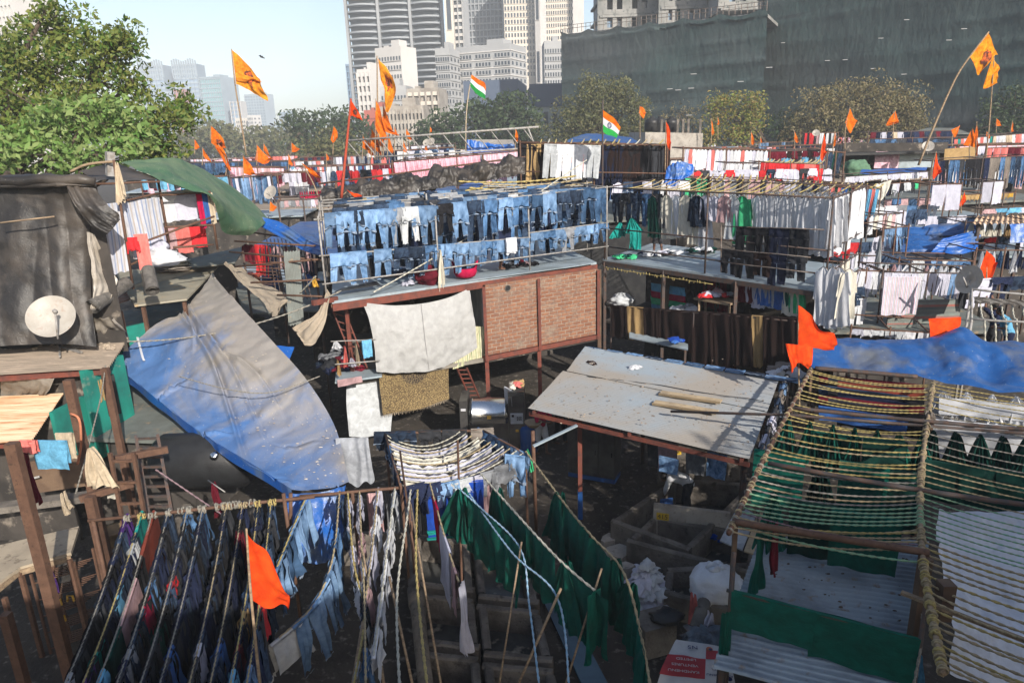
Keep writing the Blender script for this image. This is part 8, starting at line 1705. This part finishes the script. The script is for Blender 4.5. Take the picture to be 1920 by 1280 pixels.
MB().bar(Y(1640, 300, 50), Y(1685, 300, 50), .1, 1.1).obj('pink_wall', W['pinkb'], ps); MB().bar(Y(1685, 300, 50), Y(1760, 298, 50), .1, 1.1).obj('grey_wall', tinb, ps)
MB().slab([Y(1575, 288, 49), Y(1800, 282, 49), Y(1790, 278, 53), Y(1580, 280, 53)], .15).obj('roof', plastic_blk, ps); MB().bar(Y(1575, 318, 50.5), Y(1770, 316, 50.5), .1, 3.5).obj('dark_wall', shack, ps)
bundle('green_bundle', 'green cloth bundle before the painted shed wall', Y(1605, 313, 47) - Vector((0, 0, .5)), (.8, .5, .5), cloth('bundle_green', (.12, .22, .14), .2), 3, 'bundle', False)
tag(patch(PY([[(1615, 318, 46), (1740, 314, 46)], [(1612, 326, 44), (1735, 322, 44)]]), 30, 6, .1, 1, 2).obj('blue_tarpaulin', tp_blue, None, True), 'blue tarpaulin strip at the foot of the painted shed', 'tarpaulin')
tag(MB().bar(Y(1770, 293, 45), Y(1828, 288, 45), .05, .85).obj('brown_board', W['tan']), 'plain brown board standing right of the painted shed', 'board')
tag(MB().slab([Y(1700, 250, 78), Y(1820, 250, 78), Y(1790, 240, 84), Y(1740, 240, 84)], .1).obj('grey_roof', tingr), 'low grey pitched roof behind the far right lines', 'roof')
wt_ = thing('concrete_block_house', Y(1260, 255, 60), 'flat grey concrete house with rebar posts and black water tanks', 'house')
A, B = Y(1210, 248, 60), Y(1318, 250, 60); MB().slab([A, B, B + Vector((0, 8, 0)), A + Vector((0, 8, 0))], 8).obj('wall', concl, wt_)
for u in (1270, 1280, 1290, 1312, 1240): q = Y(u, 250, 60.3); MB().bar(q, q + Vector((0, 0, 1.1)), .18).obj('post', conc, wt_)
for k, u in enumerate((1222, 1237, 1258)): q = Y(u, 247, 62); tk = thing('water_tank', q, f'black ribbed water tank on the concrete house, {ordw(k)} from left', 'water tank'); MB().lathe(q, [(.4, 0), (.62, .05), (.6, .3), (.63, .35), (.6, .6), (.63, .65), (.55, .95), (.2, 1.1), (.2, 1.2), (.02, 1.2)], 18).obj('shell', plastic_blk, tk, True)
for (u, v, y, r, lab) in ((1820, 525, 19.5, .40, 'pale satellite dish seen almost edge on at the right'), (1740, 275, 48, .36, 'small grey dish on the painted shed roof'), (1530, 250, 70, .33, 'tiny white dish before the dusty brown tree'), (508, 362, 46, .45, 'round pale dish lying below the pale denim row'), (800, 268, 58, .3, 'left one of two tiny dishes by the truss'), (809, 266, 58, .3, 'right one of two tiny dishes by the truss')):
 q = Y(u, v, y); t = thing('satellite_dish', q - Vector((0, 0, r)), lab, 'satellite dish'); d = Vector((-.93, -.3, .35) if u == 1820 else (-.3, -.8, .5)).normalized(); Md = d.to_track_quat('Z', 'Y').to_matrix()
 MB().lathe(q, [(0, 0), (r * .5, r * .05), (r, r * .2), (r * 1.02, r * .21), (r, r * .17), (0, -.02)], 24, Md).obj('reflector', surf('cream_enamel', (.5, .48, .44)), t, True); MB().tube([q, q - Vector((0, 0, r * 1.4))], .04, 5).obj('mast', gpipe, t, True); MB().tube([q - Vector((0, 0, r * .8)), q + d * r * .8], .025, 5).obj('feed_arm', gpipe, t, True)
RBa, RBb = Y(1822, 542, 18.5), Y(1960, 556, 18); RCa, RCb = Y(1822, 598, 17.5), Y(1960, 606, 17)
rack('drying_rack', 'pipe rack with hanging knotted ropes at the right margin', [(up(RBa, 0), RBa), (up(RCa, 0), RCa)], [(RBa, RBb), (RCa, RCb), (RBa, RCa)], .035, gpipe)
for k in range(6): u = 1838 + 20 * k; strand('rope', f'whitish knotted rope between the two pipes at right margin, {ordw(k)} from left', sagline(Y(u, 566 + k, 18.4), Y(u + 8, 602, 17.4), .1, 6) + [Y(u + 9, 650, 17.3)], 'wht', .022, group='knotted ropes at the right margin')
tag(patch(PY([[(1825, 556, 18.4), (1960, 566, 18)], [(1828, 568, 18.3), (1960, 576, 18)]]), 24, 6, .06, 2, 2, fold=.05, fk=7).obj('black_sheet', tp_black, None, True), 'rolled black sheet on the right margin rack', 'sheet')
person('worker in light blue vest bending behind the ropes at right', up(Y(1890, 640, 18.6), 2.4) , 1.2, J_stand(.3, 'front'), [('shirt', SHIRT(), W['sky']), ('trousers', TROUS, W['navy'])], scale=.95)
person('worker in dark shirt with arm raised at the right margin', up(Y(1862, 640, 19.2), 2.4), .3, J_stand(.1, 'up'), [('shirt', SHIRT(), W['navy']), ('trousers', TROUS, W['char'])], scale=.95)
person('shirtless man bending behind the low denim rail on terrace', up(Vt(938, 480, .9), 4.83), -1.5, J_bend(), [('shorts', SHORTS, W['navy'])], scale=.9)
o = patch(PY([[(1742, 597, 17.2), (1770, 596, 17.2), (1804, 595, 17.2)], [(1743, 618, 17.1), (1772, 616, 17.1), (1800, 612, 17.2)], [(1746, 645, 17), (1762, 635, 17), (1780, 625, 17.1)]]), 16, 16, .03, 2, 2, fold=.03, fk=3).obj('flag_cloth', W['safr'], None, True); tag(o, 'square orange cloth hung behind the peak of the blue tarpaulin', 'flag')
for lab, A, B, zt, dp, w_, rf_ in (('long low shed under the white trouser line', (1570, 620, 21.5), (1850, 630, 21), 2.6, 6, None, tingr), ('shed behind the blue tarpaulin at right', (1600, 560, 26), (1960, 560, 27), 3.8, 4, None, tinb), ('dim shed under the saree row', (1570, 440, 28), (1700, 440, 30), 3.4, 5, None, tingr), ('shed right of the slanting pole', (1700, 440, 31), (1960, 440, 31), 4.0, 6, brn, tinb), ('shed below the long trouser line', (1600, 400, 37), (1960, 400, 38), 4.6, 7, None, tingr), ('shed below the white row', (1270, 380, 38), (1640, 380, 42), 4.4, 8, None, tinb), ('low hut in the shade behind the great tarpaulin', (250, 700, 21), (480, 640, 24), 3.0, 4, None, tingr), ('dark hut behind the steel tank', (120, 900, 16), (360, 900, 15.5), 2.3, 3, None, tingr), ('grey hut below the black tarpaulin bundle', (560, 420, 29), (720, 400, 30), 4.4, 5, None, tp_blueg), ('hut with dusty blue roof behind the strip', (490, 430, 33), (610, 430, 33), 4.3, 7, None, tp_blueg), ('hut below the pale denim row', (380, 400, 46), (560, 400, 46), 4.3, 8, None, tinb)):
 shackbox('shed', lab, A, B, zt, dp, w_, rf_)
R3 = random.Random(21); mt_r = [tinb, tingr, tp_blueg, tinb, tp_blue, rusty, asb]; rn = ['pale tin', 'grey green', 'dusty blue', 'pale tin', 'bright blue', 'rusty', 'cement']
k = 0
for y_ in (50, 58, 67, 78, 90, 104, 120):
 xs = -y_ * .52
 while xs < y_ * .78:
  w_ = R3.uniform(6, 12); j = R3.randrange(7); zt = R3.uniform(4.2, 5.6) - (.4 if y_ < 60 else 0)
  root = thing('shed', (xs + w_ / 2, y_, 0), f'distant {rn[j]} roofed laundry shed in the packed far rows', 'shed', 'distant sheds in the far rows')
  MB().box((xs + w_ / 2, y_ + 2, zt / 2), (w_ * .96, 4.5, zt)).obj('wall', shack, root)
  MB().slab([(xs, y_ - .6, zt + .1), (xs + w_, y_ - .6, zt + .12), (xs + w_, y_ + 4.8, zt + .4), (xs, y_ + 4.8, zt + .42)], .1).obj('roof', mt_r[j], root)
  xs += w_ + R3.uniform(0, 2); k += 1
cols_ = ['white', 'lav', 'djean', 'navy', 'mjean', 'pinkb', 'char', 'lgrey', 'coral', 'cream', 'maroon', 'sky', 'ljean', 'white']
ms = {}; pm = MB()
for y_ in (54, 63, 72, 84, 96, 112, 128):
 x = -y_ * .5
 while x < y_ * .78:
  L_ = R3.uniform(5, 10); z = R3.uniform(6.0, 6.9); c0_ = R3.choice(cols_); c1_ = R3.choice(cols_); q = x; h = R3.uniform(.7, 1.1)
  pm.box((x + L_ / 2, y_, z + .02), (L_, .07, .07)); pm.box((x, y_, z - .7), (.08, .08, 1.8)); pm.box((x + L_ / 2, y_ + 2, z + .02), (L_, .07, .07))
  while q < x + L_:
   w_ = R3.uniform(.35, .6); m = ms.setdefault(c0_ if R3.random() < .6 else (c1_ if R3.random() < .7 else R3.choice(cols_)), MB()); hh = h * R3.uniform(.8, 1.1); yo = R3.uniform(-.1, .1)
   m.add([(q, y_ + yo, z), (q + w_ * .5, y_ + yo - .09, z), (q + w_, y_ + yo, z), (q + w_ * 1.02, y_ + yo + .05, z - hh), (q + w_ * .5, y_ + yo - .12, z - hh - .04), (q, y_ + yo + .05, z - hh)], [(0, 5, 4, 1), (1, 4, 3, 2)]); q += w_ + .03
  x += L_ + R3.uniform(.3, 3)
allm = MB(); mats_ = []
for i, (c, m) in enumerate(ms.items()): allm.m = i; allm.add(m.v, m.f); mats_.append(W[c])
allm.m = len(mats_); allm.add(pm.v, pm.f); mats_.append(rustp)
o = allm.obj('distant_laundry', mats_); o['kind'] = 'stuff'; o['label'] = 'packed far rows of small drying clothes reaching back to the trees'
# flags
def saff(lab, pole, top, bot, y, seed=1, mt='saff', pr=.03, **k): return flag('flag', lab, pole, [top, bot], W[mt], y, pr, wave=.07, seed=seed, **k)
def printed(root, fn):
 m = MB(); m.grid(lambda s, t: fn(.30 + .28 * s + .03 * math.sin(t * 9), .22 + .5 * t + .05 * math.sin(s * 8)) + Vector((0, -.03, 0)), 12, 10); m.obj('dark_print', surf('dark_flag_print', (.06, .02, .015), (.55, .10, .01), 5, .45, .62, bmp=0), root, True)
saff('tall swallow tailed amber flag with dark print at upper left', [(462, 292), (450, 215), (441, 160), (434, 92)], [(435, 94), (462, 118), (478, 140), (490, 153)], [(443, 158), (462, 166), (480, 178), (501, 190)], 48, 3, 'saffy', .05, emblem=printed)
saff('small lower tail of the tall amber flag', [(441, 160), (440, 150)], [(440, 125), (458, 140), (475, 146), (489, 154)], [(443, 150), (458, 154), (472, 152), (488, 154)], 47.9, 5, 'saffy', .02)
FL_ = [((395, 262, 236), (396, 237), (420, 262), (422, 278), (396, 268), (410, 278), 44, 'dark printed saffron flag right of the leafy tree', 1), ((424, 330, 270), (410, 272), (425, 290), (432, 320), (403, 276), (418, 300), 43.5, 'long narrow saffron tail below the printed flag', 0),
 ((365, 290, 262), (365, 262), (370, 268), (374, 277), (365, 280), (370, 280), 60, 'tiny saffron flag nearest the leafy tree', 0), ((380, 310, 276), (380, 278), (388, 290), (396, 304), (381, 292), (388, 300), 50, 'small saffron flag below the tiny one', 0),
 ((456, 340, 290), (456, 292), (468, 308), (481, 328), (457, 325), (468, 328), 40, 'saffron pennant before the far pink line', 0), ((482, 310, 270), (482, 272), (497, 290), (510, 298), (479, 300), (495, 308), 50, 'broad saffron flag left of the olive tree', 0), ((494, 300, 268), (495, 270), (503, 285), (508, 297), (494, 280), (500, 290), 54, 'saffron flag tucked behind the broad one', 0),
 ((546, 290, 266), (547, 268), (555, 275), (562, 280), (547, 285), (555, 285), 60, 'short stubby saffron flag before the dark tree', 0), ((541, 320, 288), (541, 290), (546, 300), (549, 310), (541, 308), (546, 310), 55, 'slim saffron flag left of the olive tree foot', 0),
 ((625, 290, 236), (626, 237), (632, 246), (633, 258), (620, 262), (625, 268), 48, 'curled saffron flag before the olive tree', 0), ((612, 320, 286), (612, 288), (616, 294), (617, 300), (612, 300), (615, 301), 56, 'tiny slim saffron flag beneath the curled one', 0),
 ((680, 300, 252), (681, 255), (688, 268), (692, 282), (679, 276), (688, 282), 46, 'saffron flag left of the tall stack', 1), ((696, 300, 240), (697, 242), (708, 262), (716, 292), (693, 272), (708, 285), 45, 'printed saffron flag at foot of the tall stack', 1),
 ((704, 300, 185), (705, 188), (716, 215), (725, 262), (703, 238), (716, 262), 44, 'slender bright flag rising in the flag stack', 0), ((716, 300, 215), (718, 218), (730, 240), (748, 254), (716, 245), (730, 250), 44.5, 'swallow tailed flag in the middle of the stack', 0), ((727, 300, 250), (728, 252), (734, 270), (738, 285), (726, 280), (734, 288), 43, 'low bright flag at right of the stack', 0),
 ((756, 300, 262), (757, 264), (760, 275), (764, 286), (756, 284), (761, 286), 50, 'small bright flag right of the flag stack', 0), ((740, 290, 236), (740, 238), (743, 246), (746, 253), (739, 250), (742, 254), 52, 'tiny saffron flag above the small bright one', 0), ((806, 262, 236), (807, 238), (809, 242), (810, 247), (806, 246), (808, 248), 60, 'tiny red flag on a thin pole left of the truss', 0), ((797, 290, 268), (798, 270), (800, 276), (802, 282), (796, 280), (799, 282), 58, 'tiny flag beneath the twin dishes', 0),
 ((966, 290, 240), (967, 242), (971, 252), (972, 262), (965, 265), (969, 268), 41, 'slim orange flag at the end of the truss', 0), ((1248, 320, 226), (1249, 228), (1256, 245), (1258, 268), (1250, 268), (1255, 282), 31, 'long slim orange flag right of black trousers', 0),
 ((1200, 260, 198), (1200, 200), (1207, 203), (1211, 212), (1198, 212), (1206, 222), 60, 'ragged orange flag before the big olive tree', 0), ((1334, 270, 222), (1334, 224), (1337, 235), (1339, 250), (1334, 252), (1337, 254), 55, 'slim orange flag left of the lime tree', 0), ((1346, 262, 218), (1346, 220), (1348, 226), (1349, 232), (1345, 234), (1348, 234), 58, 'tiny flag above the white cloth square', 0),
 ((1408, 272, 246), (1409, 248), (1412, 256), (1414, 268), (1409, 270), (1412, 272), 52, 'slim orange flag below the lime tree', 0), ((1425, 275, 256), (1426, 258), (1428, 262), (1429, 266), (1426, 266), (1428, 268), 54, 'tiny flag below the lime tree right side', 0),
 ((1538, 330, 250), (1546, 251), (1548, 270), (1549, 285), (1538, 290), (1541, 302), 34, 'red orange flag at right end of the red row', 0), ((1562, 290, 245), (1566, 247), (1567, 256), (1568, 264), (1562, 274), (1565, 274), 42, 'narrow red flag beside the painted shed', 0),
 ((1585, 280, 202), (1594, 204), (1600, 218), (1607, 228), (1585, 230), (1594, 250), 46, 'orange flag before the dusty brown tree, left', 0), ((1675, 262, 206), (1679, 208), (1683, 220), (1684, 230), (1668, 222), (1662, 236), 50, 'orange flag flying left before dusty brown tree', 0),
 ((1786, 275, 235), (1800, 236), (1797, 245), (1795, 250), (1783, 244), (1790, 258), 46, 'orange flag right of the far right lines', 0), ((1818, 300, 240), (1824, 240), (1830, 258), (1835, 274), (1806, 272), (1828, 276), 42, 'broad amber flag before the right margin rows', 0), ((1830, 310, 228), (1832, 230), (1833, 250), (1833, 272), (1828, 250), (1830, 294), 41.8, 'narrow orange flag behind the broad amber one', 0),
 ((1868, 250, 222), (1869, 223), (1875, 229), (1878, 236), (1867, 236), (1872, 237), 60, 'small orange flag near the dim tree at right', 0), ((1896, 250, 226), (1899, 228), (1900, 238), (1900, 247), (1895, 245), (1897, 248), 58, 'small orange flag at the far right margin', 0), ((1851, 262, 246), (1850, 247), (1855, 252), (1857, 260), (1849, 254), (1853, 260), 59, 'small pale orange flag below the small right one', 0),
 ((1748, 340, 284), (1756, 286), (1760, 308), (1764, 320), (1748, 330), (1752, 336), 34, 'red orange flag at left end of long trouser line', 0), ((1802, 400, 358), (1809, 360), (1810, 368), (1811, 376), (1799, 384), (1802, 388), 30, 'orange flag before the pale yellow line', 0), ((1850, 545, 468), (1850, 470), (1862, 480), (1869, 492), (1838, 502), (1853, 528), 20.5, 'bright orange pennant by the leaning dish', 0),
 ((719, 300, 196), (719, 198), (728, 222), (736, 248), (718, 232), (727, 246), 47, 'leaning saffron flag high in the flag stack', 0), ((708, 300, 228), (708, 230), (716, 250), (722, 276), (706, 262), (714, 274), 49, 'broad saffron flag low behind the flag stack', 0), ((690, 300, 262), (690, 264), (697, 278), (702, 292), (689, 284), (696, 292), 50, 'low saffron flag left of the flag stack foot', 0), ((762, 300, 240), (762, 242), (768, 252), (774, 262), (761, 256), (768, 262), 53, 'small saffron flag well right of the flag stack', 0), ((1490, 300, 244), (1490, 246), (1494, 256), (1497, 266), (1489, 262), (1494, 268), 56, 'small orange flag left of the dusty brown tree foot', 0),
 ((768, 292, 268), (768, 282), (768, 284), (769, 286), (766, 288), (768, 288), 59, 'speck sized flag by the far denim line', 0), ((506, 400, 375), (507, 378), (513, 384), (519, 388), (505, 395), (513, 396), 45, 'orange cloth flag lying below the pale dish', 0), ((628, 400, 360), (650, 356), (664, 362), (678, 366), (668, 374), (676, 378), 26, 'small orange cloth tied on the denim rack corner', 0)]
for i, (P, a, b_, c, d, e, y, lab, pr) in enumerate(FL_):
 saff(lab, [(P[0] - (1 if i % 2 else 0), P[1]), (P[0], (P[1] + P[2]) / 2), (a[0] - .5, P[2] if abs(P[2] - a[1]) < 30 else a[1])], [a, b_, c], [d, e, c], y, i, 'saff' if y > 36 else 'safr', .03 if y > 40 else .02, emblem=printed if pr else None)
saff('long flowing saffron flag with print above the flag stack', [(712, 300), (708, 200), (707, 105)], [(709, 110), (728, 132), (742, 166), (726, 212)], [(714, 150), (720, 165), (722, 180), (722, 205)], 46, 8, 'saffy', .05, emblem=printed)
saff('red pole pennant with dark print before the olive tree', [(640, 372), (648, 290), (655, 220), (658, 185)], [(657, 185), (666, 200), (673, 212), (680, 226)], [(654, 217), (662, 218), (670, 222), (679, 226)], 25.4, 9, 'safr', .045, pmt=surf('red_painted_pole', (.36, .06, .03), (.28, .05, .03), 6), emblem=printed)
saff('tattered orange flag tilted on a slanting stick before rows', [(606, 400), (590, 350), (566, 306)], [(566, 306), (585, 318), (598, 330)], [(572, 313), (588, 330), (604, 335)], 30, 10, 'saff', .03)
saff('tall leaning pole with large amber swallow tailed flag at right', [(1722, 310), (1752, 235), (1790, 150), (1817, 108), (1854, 60)], [(1853, 62), (1866, 90), (1869, 104)], [(1818, 106), (1829, 128), (1838, 140), (1852, 100)], 36, 11, 'saffy', .05, emblem=printed)
saff('second lower amber flag hanging right of the leaning pole', [(1848, 300), (1856, 220), (1864, 104)], [(1862, 106), (1868, 118), (1875, 130)], [(1851, 138), (1845, 166), (1868, 156)], 38, 12, 'saffy', .035)
def tri(lab, pole, a, b_, yd, seed, chakra, gcol):
 yb = yd; b0_ = Y(*pole[0], yb); root = thing('tricolour_flag', b0_, lab, 'flag', 'tricolour flags')
 MB().tube([poly_at([Y(u, v, yd) for u, v in pole], k / 8) for k in range(9)], .035, 7).obj('pole', gcol, root, True)
 A = [Y(u, v, yd - .03) for u, v in a]; B = [Y(u, v, yd - .03) for u, v in b_]; S = (A[-1] - A[0]).length
 def fn(s, t): q = lerp(poly_at(A, s), poly_at(B, s), t); return q + Vector((0, S * .07 * (math.sin(7 * s + 3 * t + seed) * s), S * .02 * math.sin(9 * s + seed)))
 for k, (nm, mt) in enumerate((('saffron_band', W['saff']), ('white_band', W['white']), ('green_band', cloth('flag_green', (.02, .25, .05), .15)))): m = MB(); m.grid(lambda s, t: fn(s, (k + t) / 3), 20, 5); m.obj(nm, mt, root, True)
 if chakra:
  m = MB()
  def pt(an, r): return fn(.42 + r * math.cos(an) * .75, .5 + r * math.sin(an)) + Vector((0, -.03, 0))
  for k in range(24): a0 = k / 24 * 2 * pi; a1 = (k + 1) / 24 * 2 * pi; m.add([pt(a0, .145), pt(a1, .145), pt(a1, .115), pt(a0, .115)], [(0, 1, 2, 3)]); m.add([pt(a0, .12), pt(a0 + .09, .12), pt(a0, .02)], [(0, 1, 2)])
  m.obj('wheel_emblem', navym, root)
tri('tricolour flag on a curved pale pole above the pink row', [(873, 285), (874, 220), (878, 180), (882, 158)], [(884, 141), (896, 148), (908, 155), (911, 164)], [(881, 162), (890, 172), (901, 182), (910, 186)], 41, 1, False, W['beige'])
tri('tricolour flag with blue wheel on a dark pole at centre', [(1129, 400), (1130, 300), (1130, 188)], [(1130, 207), (1142, 214), (1154, 225), (1164, 238)], [(1130, 247), (1138, 252), (1148, 256), (1156, 258)], 30, 2, True, darkp)
for k, (u, v, y, s, lab) in enumerate(((492, 108, 70, .55, 'dark bird flying right of the tall amber flag'), (511, 234, 60, .4, 'small dark bird in front of the hazy blocks'), (408, 234, 60, .3, 'small dark bird before the teal office block'))):
 q = Y(u, v, y); m = MB(); m.tube([q + Vector((-s * .4, 0, .05)), q, q + Vector((s * .4, 0, -.08))], [.02, s * .14, .03], 6)
 for sg_ in (-1, 1): m.add([q + Vector((-s * .12, 0, 0)), q + Vector((s * .15, 0, 0)), q + Vector((-s * .1 + sg_ * .02, sg_ * s * .5, s * .35)), q + Vector((-s * .35, sg_ * s * .9, s * .2))], [(0, 1, 2, 3)])
 tag(m.obj('bird', plastic_blk), lab, 'bird')
